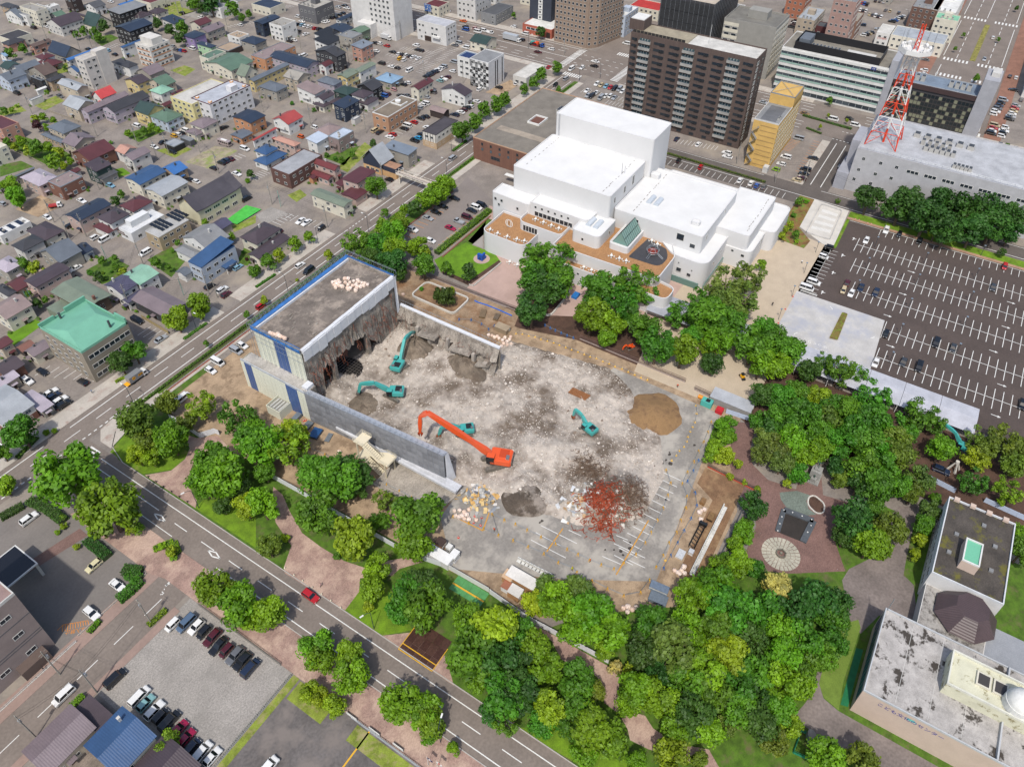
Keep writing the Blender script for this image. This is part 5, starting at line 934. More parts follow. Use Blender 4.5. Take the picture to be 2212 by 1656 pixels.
# climbing frame on the dark play floor
cf = thing('climbing_frame', (206, 72, 10.04), 'round metal climbing frame on the dark play floor', 'play frame'); m = MB(); m2 = MB()
for k in range(8):
    a0 = k*math.pi/4; m.path([(1.9*math.cos(a0), 1.9*math.sin(a0), .6), (2.2*math.cos(a0), 2.2*math.sin(a0), 1.6), (1.5*math.cos(a0), 1.5*math.sin(a0), 2.7)], .07)
for z, r_ in ((.6, 1.9), (1.6, 2.2), (2.7, 1.5)): m.path([(r_*math.cos(k*math.pi/8), r_*math.sin(k*math.pi/8), z) for k in range(17)], .08)
m.build('hoops', mat('silver', 'metal'), cf); MB().bar((0, 0, .8), (0, 0, 1.0), 1.8, 16).build('net_floor', mat('8a3a30', 'tarp'), cf)
for s_ in (-.3, .3): m2.bar((-1.9, s_, .9), (-4, s_+.3, 0), .07); m2.bar((-.4+s_, -1.9, .9), (-1.2+s_, -4.4, 0), .07)
m2.build('slide', mat('silver', 'metal'), cf)
# terrace furniture
tmt = [MB().bar((0, 0, .7), (0, 0, .75), .55, 12).bar((0, 0, 0), (0, 0, .7), .06).mesh('table', [WHITE]), MB().box(-.22, .22, -.22, .22, .4, .45).box(-.22, .22, .18, .24, .45, .85).box(-.2, -.15, -.2, -.15, 0, .4).box(.15, .2, -.2, -.15, 0, .4).box(-.2, -.15, .15, .2, 0, .4).box(.15, .2, .15, .2, 0, .4).mesh('chair', [WHITE])]
def patio(x, y, z, where):
    t = thing('terrace_table', (x, y, z), f'white round table with chairs {where}', 'table', 'museum terrace tables'); put('table_top', tmt[0], t)
    for k in range(4): an = k*math.pi/2+.4; put('chair', tmt[1], t, (math.cos(an)*.95, math.sin(an)*.95, 0), an-math.pi/2)
for (x, y) in ((190, 128.6), (189.4, 125), (189.6, 121), (190, 117.2), (190.6, 114.4)): patio(x, y, 7.7, 'on the left lower terrace')
for (x, y) in ((201, 116), (200.8, 112.6), (200.6, 109.2), (200.4, 106)): patio(x, y, 10.5, 'on the upper left terrace')
for (x, y) in ((196.4, 83), (196.4, 80), (196.4, 77.4)): patio(x, y, 10, 'on the long front terrace')
for (x, y) in ((212, 75), (211, 72.4)): patio(x, y, 10.04, 'on the dark play floor')
for (x, y) in ((190, 90), (190, 87), (190, 84.4)): patio(x, y, 6.3, 'on the small lower terrace')
for (x, y) in ((186, 117.6), (186, 114.4), (186, 111.2), (186.2, 108), (186.4, 104.6)): patio(x, y, .03, 'on the pavement below the museum')
wh = thing('ring_sculpture', (196.5, 124.5, 7.7), 'white ring sculpture standing on the left terrace', 'sculpture')
for rr in ((.3, 0), (-.3, .9)):
    MB().path([(1.3*math.cos(k*math.pi/8), 1.3*math.sin(k*math.pi/8)*math.cos(.9)+rr[0], 1.1+1.1*math.sin(k*math.pi/8)) for k in range(17)], .1).build('ring', WHITE, wh)
bs = g(11, 1950, 580); bl_ = thing('blue_sculpture', (bs.x, bs.y, .1), 'bright blue block sculpture on the museum lawn', 'sculpture'); BL = mat('1f58b0', 'paint')
MB().bar((0, 0, -.07), (0, 0, 0), 3, 20).build('plinth', PINK_PLAZA, bl_); MB().box(-1.2, .2, -1.1, 1.1, 0, 1.6).box(.2, 1.4, -1.1, 1.1, 0, .9).box(-1.2, -.2, -1.1, 1.1, 1.6, 2.4).box(-.2, .8, -1.1, -.5, 1.6, 2.6).build('block', BL, bl_); MB().bar((-1.25, 0, .8), (-1.2, 0, .8), .45, 10).build('opening', mat('16386e', 'paint'), bl_)
# long covered walkway
t = thing('covered_walkway', (190, 16, 0), 'long grey-roofed covered walkway beside the museum trees', 'walkway')
for k in range(10): MB().add([(-5.2, 48-k*9.9, 3.4), (-5.2, 38.2-k*9.9, 3.4), (.6, 38.2-k*9.9, 4.1), (.6, 48-k*9.9, 4.1), (5.4, 38.2-k*9.9, 3.7), (5.4, 48-k*9.9, 3.7)], [(0, 1, 2, 3), (3, 2, 4, 5)]).build('roof_panel', mat('a8acb8' if k < 5 else 'c0c2cc', 'roof', bump=.1), t)
for k in range(11):
    for x in (-4.8, 5): MB().bar((x, 47.6-k*9.8, 0), (x, 47.6-k*9.8, 3.5), .13, 6).build('post', WHITE, t)
# ================================================================== demolition site
CREAM = mat('dcdec8', 'wall', amount=.04); BLUEP = mat('46669c', 'paint', .35); TARP = [mat(c, 'tarp', amount=.12) for c in ('8d8f94', '96989d', '85878c', '8f9196')]
SHEETW = mat('dcdee2', 'tarp', amount=.08); BNET = mat('3f78b8', 'tarp', amount=.25); CONB = mat('a29a90', 'concrete', amount=.35, second='6e665e', pscale=.4, p0=.45, p1=.7, bump=.8, bdist=.3); POLE = mat('9aa2ac', 'metal'); REB = mat('8a5038', 'metal')
sheet('site_ground', [(76, 166), (158, 166), (164, 150), (165, 24), (128, 12), (98, 12), (76.5, 40), (75, 70), (73, 120), (72, 160)], .012, DIRT)
sheet('site_yard', [(76, 64), (86, 75), (97, 76), (115, 74), (158, 62), (157.5, 27.5), (99, 21.5), (88, 40)], .03, mat('98938c', 'asphalt', amount=.2, second='b4aea4', pscale=.12))
ys = bpy.data.objects['site_yard']; m = lines('stall_lines', ys)
for k in range(13): m.strip((100+k*2.45, 28), (100+k*2.45, 33), .16, .05)
for q in ((250, 1225, 560, 1380), (205, 1285, 420, 1400), (165, 1350, 465, 1505), (490, 1265, 600, 1315), (880, 1380, 1150, 1505), (900, 1310, 1000, 1350), (780, 1490, 940, 1560), (1000, 1520, 1150, 1590)): m.strip(g(22, *q[:2]), g(22, *q[2:]), .16, .05)
m.done(); m = lines('stall_lines', ys, mat('cf9a40', 'paint'))
m.strip(g(22, 440, 1250), g(22, 300, 1450), .3, .05); m.strip(g(22, 1180, 1180), g(22, 900, 1650), .3, .05); m.strip(g(21, 2020, 1100), g(21, 1960, 1270), .3, .05); m.strip(g(21, 1960, 1270), g(21, 1700, 1140), .3, .05); m.done()
m = MB()
for (x, y, q) in ((1018, 1375, 16), (1018, 1425, 24), (940, 1445, 22), (960, 1480, 14), (880, 1435, 12), (805, 1435, 12), (1575, 530, 16), (1360, 610, 18), (1360, 592, 10), (1330, 660, 14), (1370, 690, 26), (1300, 690, 16), (260, 1185, 18), (240, 1200, 12), (1330, 1000, 16)):
    c = g(22, x, y); q = q/4*depth(c)/FPX; m.add([(c.x+q*math.cos(k*.785)*rnd.uniform(.6, 1.1), c.y+q*math.sin(k*.785)*rnd.uniform(.5, 1), .045) for k in range(8)], [tuple(range(8))])
m.build('oil_stains', mat('4a443e', 'asphalt'), ys)
# half demolished hall
hx, hy = 116.65, 137.6; hall = thing('demolished_hall', (hx, hy, 0), 'half demolished concert hall with torn open side', 'hall')
def hb(n, x0, x1, y0, y1, z0, z1, ma): return MB().box(x0-hx, x1-hx, y0-hy, y1-hy, z0, z1).build(n, ma, hall)
ROOFD = mat('7d746c', 'concrete', amount=.3, second='a89c90', pscale=.22, p0=.5, p1=.68, scale=.3)
hb('roof', 97.4, 136, 129, 146.4, 20.9, 21.4, ROOFD); hb('wall', 135.9, 136.5, 128.4, 146.8, -.3, 22.1, CONB); hb('wall', 96.8, 135.9, 146.2, 146.8, -.3, 22.1, CONB); hb('wall', 96.8, 97.4, 128.4, 146.2, -.3, 22.1, CONB)
for k in range(9): hb('parapet', 97+k*4.38, 97+k*4.38+4.3, 128, 129, 21.2, 22.3+.08*(k % 2), SHEETW)
hb('parapet', 97.4, 136, 145.8, 146.2, 21.4, 22.2, SHEETW)
for k in range(13): hb('sheeting', 97+k*3, 99.96+k*3, 127.75+.1*(k % 2), 128.0, 18.7-rnd.random()*1.3, 22, SHEETW)
for k in range(34): x_, y_, q_ = rnd.uniform(98, 135), rnd.uniform(130, 145), rnd.uniform(.15, .5); hb('roof_debris', x_, x_+q_*rnd.uniform(1, 4), y_, y_+q_, 21.4, 21.4+q_*.5, CONB)
# torn side wall
m = MB(); n = 76; V = []
for k in range(n+1):
    t = k/n; x = 97.4+38.5*t-hx; zt = 18.9+.8*noise.noise((k*.5, 1, 5)); b_ = max(.3, (10.5 if .12 < t < .62 else 8-40*(t-.62) if t >= .62 else 2)+2.2*noise.noise((k*.33, 3, 0))+.9*noise.noise((k*.9, 8, 0))); y = -9.3
    V += [(x, y+.2*noise.noise((k*.6, 0, 2)), zt), (x, y+.5*noise.noise((k*.5, 2, 2)), (zt*.6+b_*.4)), (x, y+.8*noise.noise((k*.6, 5, 2)), (zt*.25+b_*.75)), (x, y-.3+.7*noise.noise((k*.7, 4, 2)), b_), (x, -8.4, b_+.3), (x, -8.4, zt)]
m.add(V, [(k*6+j, k*6+j+1, k*6+j+7, k*6+j+6) for k in range(n) for j in range(5)]); m.build('torn_wall', CONB, hall)
hb('inner_wall', 100, 134, 141, 141.4, 0, 20.8, mat('5a544e', 'concrete')); hb('stage_floor', 98, 135, 128.6, 141, -.2, .35, mat('8a837a', 'concrete'))
for x in (98.4, 107.4, 122, 128, 134.6): hb('column', x-.6, x+.6, 128.2, 129.6, 0, 19, CONB)
MB().bar((112.5-hx, 130.2-hy, .6), (112.5-hx, 130.2-hy, 1.1), 5.2, 32).build('stage_turntable', mat('2e2c2c', 'metal'), hall); m = MB()
for k in range(-5, 6):
    q = math.sqrt(max(.1, 27-k*k*.95)); m.bar((112.5-hx+k*.97, 130.2-hy-q, 1.2), (112.5-hx+k*.97, 130.2-hy+q, 1.2), .1); m.bar((112.5-hx-q, 130.2-hy+k*.97, 1.24), (112.5-hx+q, 130.2-hy+k*.97, 1.24), .1)
m.build('turntable_beam', mat('6a645e', 'metal'), hall)
for k in range(110):
    x = rnd.uniform(98, 135)-hx; z = rnd.uniform(7, 17.5); pts = [Vector((x, -9.5, z))]
    for q in range(4): pts.append(pts[-1]+Vector((rnd.uniform(-.7, .7), rnd.uniform(-.7, .1), rnd.uniform(-1.3, .1))))
    MB().path(pts, rnd.uniform(.03, .07)).build('rebar', REB, hall)
# cream and blue clad faces
PAN = MB().box(-.5, .5, -.06, 0, -.5, .5).mesh('cladding_panel', [CREAM])
def clad(root, side, x0, x1, y0, y1, z0, z1, nc, nr, blues):
    f = Face(root, side, x0-hx, x1-hx, y0-hy, y1-hy)
    for c in range(nc):
        bl = any(a <= (c+.5)/nc < b for a, b in blues)
        for r in range(nr): f.at(f.len*(c+.5)/nc, z0+(z1-z0)*(r+.5)/nr, PAN, f.len/nc*.965, (z1-z0)/nr*.96, 'window_pane' if bl else 'cladding_panel', (BLUEP if bl else CREAM,), .02)
clad(hall, 'W', 96.8, 136, 128.4, 146.8, 9.5, 22, 12, 13, ((.42, .66),))
hb('annex_wall', 92.6, 96.8, 125.6, 151, -.3, 10.3, CONB); hb('annex_roof', 92.8, 96.7, 125.8, 150.8, 10.3, 10.5, mat('b4b0aa', 'concrete', amount=.3)); clad(hall, 'W', 92.6, 96.6, 125.6, 151, 0, 10.6, 17, 10, ((.06, .2), (.7, .87)))
clad(hall, 'N', 92.6, 96.6, 125.6, 151, 0, 10.6, 3, 8, ()); hb('annex_parapet', 92.6, 92.9, 125.6, 151, 10.5, 11.2, mat('b8bcc0', 'tarp')); hb('annex_sheet', 94, 96.6, 126, 128, 10.5, 11.4, SHEETW)
# scaffold and blue netting round the roof
m = MB(); xa, xb, ya, yb = -20.4, 20.6, -9.4, 9.9
for k in range(26): x = xa+1.62*k; m.bar((x, yb, 0), (x, yb, 23.6), .05); m.bar((x, yb+1, 0), (x, yb+1, 23.6), .05); m.bar((x, yb, 23.2), (x, yb+1, 23.2), .04); m.bar((x, yb, 21.6), (x+1.6, yb, 23.2), .04)
for k in range(12): y = ya+1.75*k; m.bar((xb-.6, y, 0), (xb-.6, y, 23.6), .05); m.bar((xb+.4, y, 0), (xb+.4, y, 23.6), .05); m.bar((xa, y, 10), (xa, y, 23.4), .05)
for z in (18, 20, 21.6, 23.2, 23.6): m.bar((xa, yb+1, z), (xb, yb+1, z), .05); m.bar((xa, yb, z), (xb, yb, z), .05); m.bar((xb+.4, ya, z), (xb+.4, yb+1, z), .05); m.bar((xa, ya, z), (xa, yb, z), .05)
m.build('scaffold', POLE, hall)
def netting(a, b, zt, zb_, name='netting', n=14, ma=BNET, root=hall, sag=.35):
    a, b = Vector(a), Vector(b)
    for k in range(n):
        p, q = a.lerp(b, k/n), a.lerp(b, (k+1)/n); m = MB(); S_ = 4; V = []; d = (b-a).normalized(); nn = Vector((-d.y, d.x, 0))
        for i in range(S_+1):
            r_ = p.lerp(q, i/S_); s_ = sag*math.sin(math.pi*i/S_)*rnd.uniform(.6, 1.2)
            V += [(r_.x, r_.y, zt-s_*.5), (r_.x+nn.x*s_*.6, r_.y+nn.y*s_*.6, (zt+zb_)/2), (r_.x, r_.y, zb_)]
        m.add(V, [(i*3+j, i*3+j+1, i*3+j+4, i*3+j+3) for i in range(S_) for j in range(2)]); m.build(name, ma, root)
netting((xa, yb-.3, 0), (xb-.8, yb-.3, 0), 23, 21.6); netting((xb-.8, yb-.3, 0), (xb-.8, ya, 0), 23, 21.4, n=7); netting((xa+.1, ya, 0), (xa+.1, yb-.3, 0), 22.9, 21.5, n=7)
m = MB(); m.add([(xa+.1, ya+.3, 22), (xa+.1, yb-.5, 22.1), (xa+1.6, yb-.5, 21.5), (xa+1.9, ya+2, 21.45)], [(0, 3, 2, 1)]); m.add([(xa, yb-.3, 22.7), (xb-.8, yb-.3, 22.8), (xb-.8, yb-1.1, 22.2), (xa, yb-1.1, 22.2)], [(0, 3, 2, 1)]); m.build('netting', BNET, hall)
netting((xb-1.6, ya-.4, 0), (xb-.4, ya-.4, 0), 22.4, 8, 'sheeting', 1, SHEETW)
# wrapped wall along the park
wall = thing('wrapped_wall', (94.3, 103, 0), 'long site wall wrapped in grey scaffold sheets', 'wall'); wx, wy = 94.3, 103
A0, A1 = Vector((93.0-wx, 125.4-wy, 0)), Vector((95.8-wx, 80-wy, 0)); dv = (A1-A0); Ln = dv.length; dv.normalize(); nv = Vector((dv.y, -dv.x, 0)); nv = nv if nv.x < 0 else -nv; rzw = math.atan2(nv.y, nv.x)+math.pi/2
MB().add([(*(A0-nv*.3)[:2], -.3), (*(A1-nv*.3)[:2], -.3), (*(A1-nv*1.2)[:2], -.3), (*(A0-nv*1.2)[:2], -.3), (*(A0-nv*.3)[:2], 10.9), (*(A1-nv*.3)[:2], 10.9), (*(A1-nv*1.2)[:2], 10.9), (*(A0-nv*1.2)[:2], 10.9)], [(4, 5, 6, 7), (0, 1, 5, 4), (1, 2, 6, 5), (2, 3, 7, 6), (3, 0, 4, 7)]).build('concrete_wall', mat('c4c2be', 'concrete', amount=.2), wall)
NC, NR = 27, 5
shp = []
for v in range(4):
    m = MB(); V = []
    for i in range(5):
        for j in range(5): V.append((-.5+i/4, -.06*math.sin(math.pi*i/4)*math.sin(math.pi*j/4)*(1+.5*v)+.03*rnd.random(), -.5+j/4))
    m.add(V, [(i*5+j, (i+1)*5+j, (i+1)*5+j+1, i*5+j+1) for i in range(4) for j in range(4)]); shp.append(m.mesh('scaffold_sheet', [TARP[v]]))
for c in range(NC):
    for r in range(NR): p = A0+dv*Ln*(c+.5)/NC+nv*.7; put('scaffold_sheet', rnd.choice(shp), wall, (p.x, p.y, 11.4*(r+.5)/NR), rzw, (Ln/NC*.985, 1, 11.4/NR*.985))
m = MB()
for k in range(NC+1): p = A0+dv*Ln*k/NC; m.bar(p+nv*.66, p+nv*.66+Vector((0, 0, 12.6)), .05); m.bar(p-nv*.1, p-nv*.1+Vector((0, 0, 12.4)), .05); m.bar(p+nv*.66+Vector((0, 0, 12.4)), p-nv*.1+Vector((0, 0, 11.2)), .04)
for z in (11.5, 12, 12.5): m.bar(A0+nv*.66+Vector((0, 0, z)), A1+nv*.66+Vector((0, 0, z)), .05)
m.build('scaffold', POLE, wall); p0, p1 = A0-nv*.1, A1-nv*.1
MB().add([(*(A0+nv*.4)[:2], 11.25), (*(A1+nv*.4)[:2], 11.25), (*(A1-nv*1.3)[:2], 11.1), (*(A0-nv*1.3)[:2], 11.1)], [(0, 1, 2, 3)]).build('walk_boards', mat('c8ccd2', 'metal'), wall); e = A1+dv*.3
MB().add([(e.x-.4, e.y, -.1), (e.x+2.4, e.y-1, -.1), (e.x+1.5, e.y-.4, 7), (e.x+1, e.y, 11.5), (e.x-.4, e.y, 11.8)], [(0, 1, 2, 3, 4)]).build('white_sheet', SHEETW, wall)
# terrace, stairs and stair tower in front of it
ter = thing('entrance_terrace', (91, 86, 0), 'tiled entrance terrace with steps and white balustrade below the wrapped wall', 'terrace')
MB().prism(ccw([(p[0]-91, p[1]-86) for p in ((86, 96), (94.5, 96), (95, 75), (86.5, 76.5))]), -.2, .45).build('floor', mat('b8b0a4', 'concrete', brick=.9), ter); MB().box(-5.6, -4.9, -9, 10, -.2, .3).box(-6.3, -5.6, -8.6, 10.4, -.2, .15).build('steps', mat('a8a096', 'concrete'), ter)
for k in range(12): MB().box(1.6, 2.3, -11+k*3.4-.05, -7.7+k*3.4, 2.3, 3.1).build('balustrade', mat('d0d2d6', 'concrete', amount=.12), ter)
MB().box(2.3, 4.6, -11, 29, 2.2, 2.5).build('ledge', mat('c8cace', 'concrete'), ter); MB().bar((-2.6, -8, .46), (-2.6, -8, .7), .5, 14).build('hose_reel', mat('e0b030', 'paint'), ter)
sw = thing('stair_tower', (89.8, 98.6, 0), 'cream steel outside stair tower before the grey sheets', 'stairs'); sw.scale = (1.12,)*3; SC = mat('e2d8be', 'paint'); m = MB()
for (x, y) in ((-1.6, -4), (1.6, -4), (-1.6, 4), (1.6, 4)): MB().box(x-.14, x+.14, y-.14, y+.14, -.1, 8.4 if y > 0 else 5.6).build('post', SC, sw)
for (y0, y1, z) in ((2.2, 5, 8), (-5, -2.4, 5.2), (2.2, 5, 2.6)): MB().box(-1.7, 1.7, y0, y1, z, z+.16).build('landing', SC, sw)
for (ya, yb, za, zb_, x0, x1) in ((2.2, -2.4, 8, 5.2, -1.7, -.1), (-2.4, 2.2, 5.2, 2.6, .1, 1.7), (2.2, -2.4, 2.6, 0, -1.7, -.1)):
    for k in range(10):
        t_ = (k+.5)/10; MB().box(x0, x1, ya+(yb-ya)*t_-.26, ya+(yb-ya)*t_+.26, za+(zb_-za)*t_-.04, za+(zb_-za)*t_+.04).build('tread', SC, sw)
    for x in (x0, x1): MB().bar((x, ya, za), (x, yb, zb_), .1).bar((x, ya, za+1), (x, yb, zb_+1), .05).build('stringer', SC, sw)
m = MB()
for (y0, y1, z) in ((2.2, 5, 8.1), (-5, -2.4, 5.3)):
    for x in (-1.7, 1.7):
        for h in (.5, 1): m.bar((x, y0, z+h), (x, y1, z+h), .04)
    yy = y1 if y0 > 0 else y0
    for h in (.5, 1): m.bar((-1.7, yy, z+h), (1.7, yy, z+h), .04)
    for q in range(5): m.bar((-1.7, y0+(y1-y0)*q/4, z), (-1.7, y0+(y1-y0)*q/4, z+1), .04); m.bar((1.7, y0+(y1-y0)*q/4, z), (1.7, y0+(y1-y0)*q/4, z+1), .04)
m.build('handrail', SC, sw)
# torn wall on the far side with columns
tw = thing('torn_outer_wall', (137.4, 110, 0), 'torn concrete outer wall with broken floor stubs behind the rubble', 'wall'); tw.scale = (1, .92, 1.33); m = MB(); n = 64; V = []
for k in range(n+1):
    y = 20-41*k/n; zt = 7.3-.6*k/n+.25*noise.noise((k*.4, 7, 0)); V += [(.9, y, -.3), (.9, y, zt), (.2, y, zt), (-.2+.6*noise.noise((k*.5, 0, 9)), y, zt-.8), (-1.6+1.6*noise.noise((k*.3, 1, 9)), y, zt-2.6+1.2*noise.noise((k*.4, 2, 9))), (-.6+.8*noise.noise((k*.6, 3, 9)), y, 3.2), (-2.4+2*noise.noise((k*.25, 4, 9)), y, 1.6), (-3.6, y, -.3)]
m.add(V, [(k*8+j, k*8+j+1, k*8+j+9, k*8+j+8) for k in range(n) for j in range(7)]); m.build('torn_wall', CONB, tw); MB().box(.2, 1.2, -21, 20, 7.1, 7.5).build('coping', SHEETW, tw)
for k in range(24): MB().box(1.0, 1.06, 19.2-k*1.68, 20.8-k*1.68, .2, 6.9).build('cladding_panel', CREAM if k % 5 else mat('6e7886', 'paint'), tw)
for (y, h, w_) in ((10, 5.4, .5), (5, 4.2, .6), (-2.5, 5.8, .5), (-8, 4.4, .45), (-13, 4.8, .5), (-17.4, 3.4, .7)): MB().box(-3.2, -3.2+w_*2, y-w_, y+w_, -.2, h).build('column', mat('b0a89e', 'concrete', amount=.25), tw)
for (y0, y1, z) in ((2, 9, 4.6), (-12, -4, 4.4), (-19, -14.5, 3)): MB().add([(-4+rnd.random(), y0, z), (.1, y0, z), (.1, y1, z), (-4.5, y1, z-.3), (-4+rnd.random(), y0, z-.4), (.1, y0, z-.4), (.1, y1, z-.4), (-4.5, y1, z-.7)], [(0, 1, 2, 3), (7, 6, 5, 4), (0, 3, 7, 4), (0, 4, 5, 1), (3, 2, 6, 7)]).build('floor_stub', CONB, tw)
m = MB()
for k in range(40):
    y = 20.4-k*1.06; m.bar((1.5, y, 0), (1.5, y, 8.4), .04); 
for z in (2, 4, 6, 8.2): m.bar((1.5, 20.5, z), (1.5, -21, z), .04)
m.build('scaffold', POLE, tw)
for k in range(50):
    pts = [Vector((rnd.uniform(-3, -.5), rnd.uniform(-20, 19), rnd.uniform(3, 6.6)))]
    for q in range(3): pts.append(pts[-1]+Vector((rnd.uniform(-.8, .2), rnd.uniform(-.6, .6), rnd.uniform(-.8, .2))))
    MB().path(pts, .04).build('rebar', REB, tw)
# rubble field
RP = [(151, 97), (157, 63), (153.5, 55), (140, 38.5), (128, 32), (113, 32), (103, 44), (99.5, 62), (97, 78), (97.2, 126), (101, 133), (108, 133.5), (138, 133), (137.5, 95), (147, 96)]
def edge_dist(x, y):
    ins = False; dm = 1e9; N = len(RP)
    for i in range(N):
        x1, y1 = RP[i-1]; x2, y2 = RP[i]
        if (y1 > y) != (y2 > y) and x < (x2-x1)*(y-y1)/(y2-y1)+x1: ins = not ins
        dx, dy = x2-x1, y2-y1; t = max(0, min(1, ((x-x1)*dx+(y-y1)*dy)/(dx*dx+dy*dy))); dm = min(dm, math.hypot(x-x1-t*dx, y-y1-t*dy))
    return dm if ins else -dm
BUMPS = ((133, 122, 9, 2.4), (132, 106, 8, 1.8), (136, 100, 6, 2.4), (104, 128, 6, 2.2), (108, 96, 5, 1), (112, 40, 7, 2.6), (118, 38, 5, 2.0), (109, 44, 5, 1.6), (98, 100, 4, 1.4), (99, 84, 4, 1.4), (120, 62, 6, .9), (126, 50, 6, .8), (117, 68, 4, .8), (104, 64, 6, .9))
def rz_(x, y):
    e = edge_dist(x, y)
    if e < 0: return -.05
    z = .55+.5*noise.noise((x*.13, y*.13, 1))+.35*noise.noise((x*.4, y*.4, 4))+.16*noise.noise((x*1.1, y*1.1, 7))
    for (bx, by, r_, h) in BUMPS: z += h*math.exp(-((x-bx)**2+(y-by)**2)/(r_*r_))
    return max(.0, z)*min(1, e/2.5)+.04
m = MB(); st_ = .8; nx, ny = int(64/st_), int(106/st_); V = [(95+i*st_, 30+j*st_, rz_(95+i*st_, 30+j*st_)) for i in range(nx) for j in range(ny)]; ok = [v[2] > -.04 for v in V]
Fq = [(i*ny+j, (i+1)*ny+j, (i+1)*ny+j+1, i*ny+j+1) for i in range(nx-1) for j in range(ny-1) if any(ok[q] for q in (i*ny+j, (i+1)*ny+j, (i+1)*ny+j+1, i*ny+j+1))]
RUBM = mat('c8beb3', 'earth', amount=.22, scale=.5, second='7a6d60', pscale=.075, p0=.45, p1=.62, bump=.8, bdist=.25)
rb = m.add(V, Fq).build('rubble_ground', RUBM); rb['kind'] = 'structure'
ch = [[Vector((rnd.uniform(-.5, .5), rnd.uniform(-.5, .5), rnd.uniform(-.3, .5))) for _ in range(6)] for _ in range(6)]; m = MB(); OCT = [(0, 2, 4), (2, 1, 4), (1, 3, 4), (3, 0, 4), (2, 0, 5), (1, 2, 5), (3, 1, 5), (0, 3, 5)]; base8 = [Vector(v) for v in ((.5, 0, 0), (-.5, 0, 0), (0, .5, 0), (0, -.5, 0), (0, 0, .4), (0, 0, -.3))]; c_ = 0
while c_ < 17000:
    x, y = rnd.uniform(96, 158), rnd.uniform(31, 134)
    if edge_dist(x, y) < .4 or (noise.noise((x*.12, y*.12, 2)) < -.12 and rnd.random() < .7): continue
    s = .12+.4*rnd.random()**4 if rnd.random() < .985 else rnd.uniform(.5, 1.2); q = Matrix.Rotation(rnd.random()*6.28, 3, Vector((rnd.random(), rnd.random(), 1)).normalized()); z = rz_(x, y)
    m.add([Vector((x, y, z+s*.1))+q @ (v*s*rnd.uniform(.8, 1.3)) for v in base8], OCT, 0 if rnd.random() < .62 else (1 if rnd.random() < .7 else 2)); c_ += 1
o = m.build('rubble', [mat('dcd4ca', 'concrete'), mat('bcb2a6', 'concrete'), mat('8e7e70', 'concrete')]); o['kind'] = 'stuff'
def heap(name, cx, cy, rx, ry, h, ma, seed, label, rough=.5, n=26):
    m = MB(); V = [(0, 0, h)]; 
    for i in range(1, 9):
        for k in range(n):
            a_ = 2*math.pi*k/n; t_ = i/8; rr = 1+.22*noise.noise((math.cos(a_)*1.4+seed, math.sin(a_)*1.4, seed)); z = h*(.5+.5*math.cos(math.pi*t_))*(1+rough*.4*noise.noise((k*.7, i*.8, seed)))+rough*.35*noise.noise((k*1.3, i*1.7, seed+3))*(1-t_)
            V.append((rx*t_*rr*math.cos(a_), ry*t_*rr*math.sin(a_), z if i < 8 else -.6))
    m.add(V, [(0, 1+k, 1+(k+1) % n) for k in range(n)]+[(1+(i-1)*n+k, 1+i*n+k, 1+i*n+(k+1) % n, 1+(i-1)*n+(k+1) % n) for i in range(1, 8) for k in range(n)])
    o = m.build(name, ma, loc=(cx, cy, 0 if 'sand' in name else rz_(cx, cy)*.55), label=label, cat='heap'); smooth(o) if rough < .4 else None; return o
SAND = mat('9a7c58', 'earth', amount=.22, second='7c6248', pscale=.25, bump=.4)
DSO = mat('837769', 'earth', amount=.35, second='6a5e52', pscale=.3, bump=.8, bdist=.3)
heap('debris_heap', 131.5, 118, 6.5, 9, 3.2, DSO, 7, 'dark debris slope below the torn far wall, near the hall', .9); heap('debris_heap', 133, 101, 5.5, 9, 2.6, DSO, 9, 'dark debris slope at the free end of the torn far wall', .9); heap('debris_heap', 105, 117, 8, 7, 1.3, DSO, 4, 'low dark soil heap beside the bucket excavator', .5); heap('debris_heap', 103, 60, 6, 7, 1.0, mat('5e544a', 'earth', amount=.4, second='9a9086', pscale=.2), 6, 'low black-brown soil heap at the yard edge of the rubble', .5)
heap('sand_heap', 147, 44, 9.5, 9, 2.2, SAND, 2, 'large smooth heap of brown sand beside the rubble', .25)
m = MB()
for k in range(420):
    x, y = rnd.gauss(109, 3), rnd.gauss(41, 2.6); pts = [Vector((x, y, rz_(x, y)+rnd.uniform(.1, 1)))]
    for q in range(3): pts.append(pts[-1]+Vector((rnd.uniform(-1.3, 1.3), rnd.uniform(-1.3, 1.3), rnd.uniform(-.35, .35))))
    m.path(pts, rnd.uniform(.04, .11), 3)
o = m.build('scrap_steel', mat('b4583a', 'metal', amount=.3)); tag(o, 'tangled heap of rust red scrap steel in the rubble', 'scrap heap')
m = MB()
for k in range(900):
    x, y = rnd.choice(((117, 37), (115, 34.5), (119, 52), (113, 37), (118.6, 48.5))); x += rnd.gauss(0, 2); y += rnd.gauss(0, 1.8); pts = [Vector((x, y, rz_(x, y)+rnd.uniform(.0, .9)))]
    for q in range(3): pts.append(pts[-1]+Vector((rnd.uniform(-.9, .9), rnd.uniform(-.9, .9), rnd.uniform(-.3, .3))))
    m.path(pts, .05, 3)
o = m.build('wire_heap', mat('8a7462', 'metal', amount=.4)); tag(o, 'brown tangled heap of pulled rebar wire behind the red scrap', 'scrap heap')
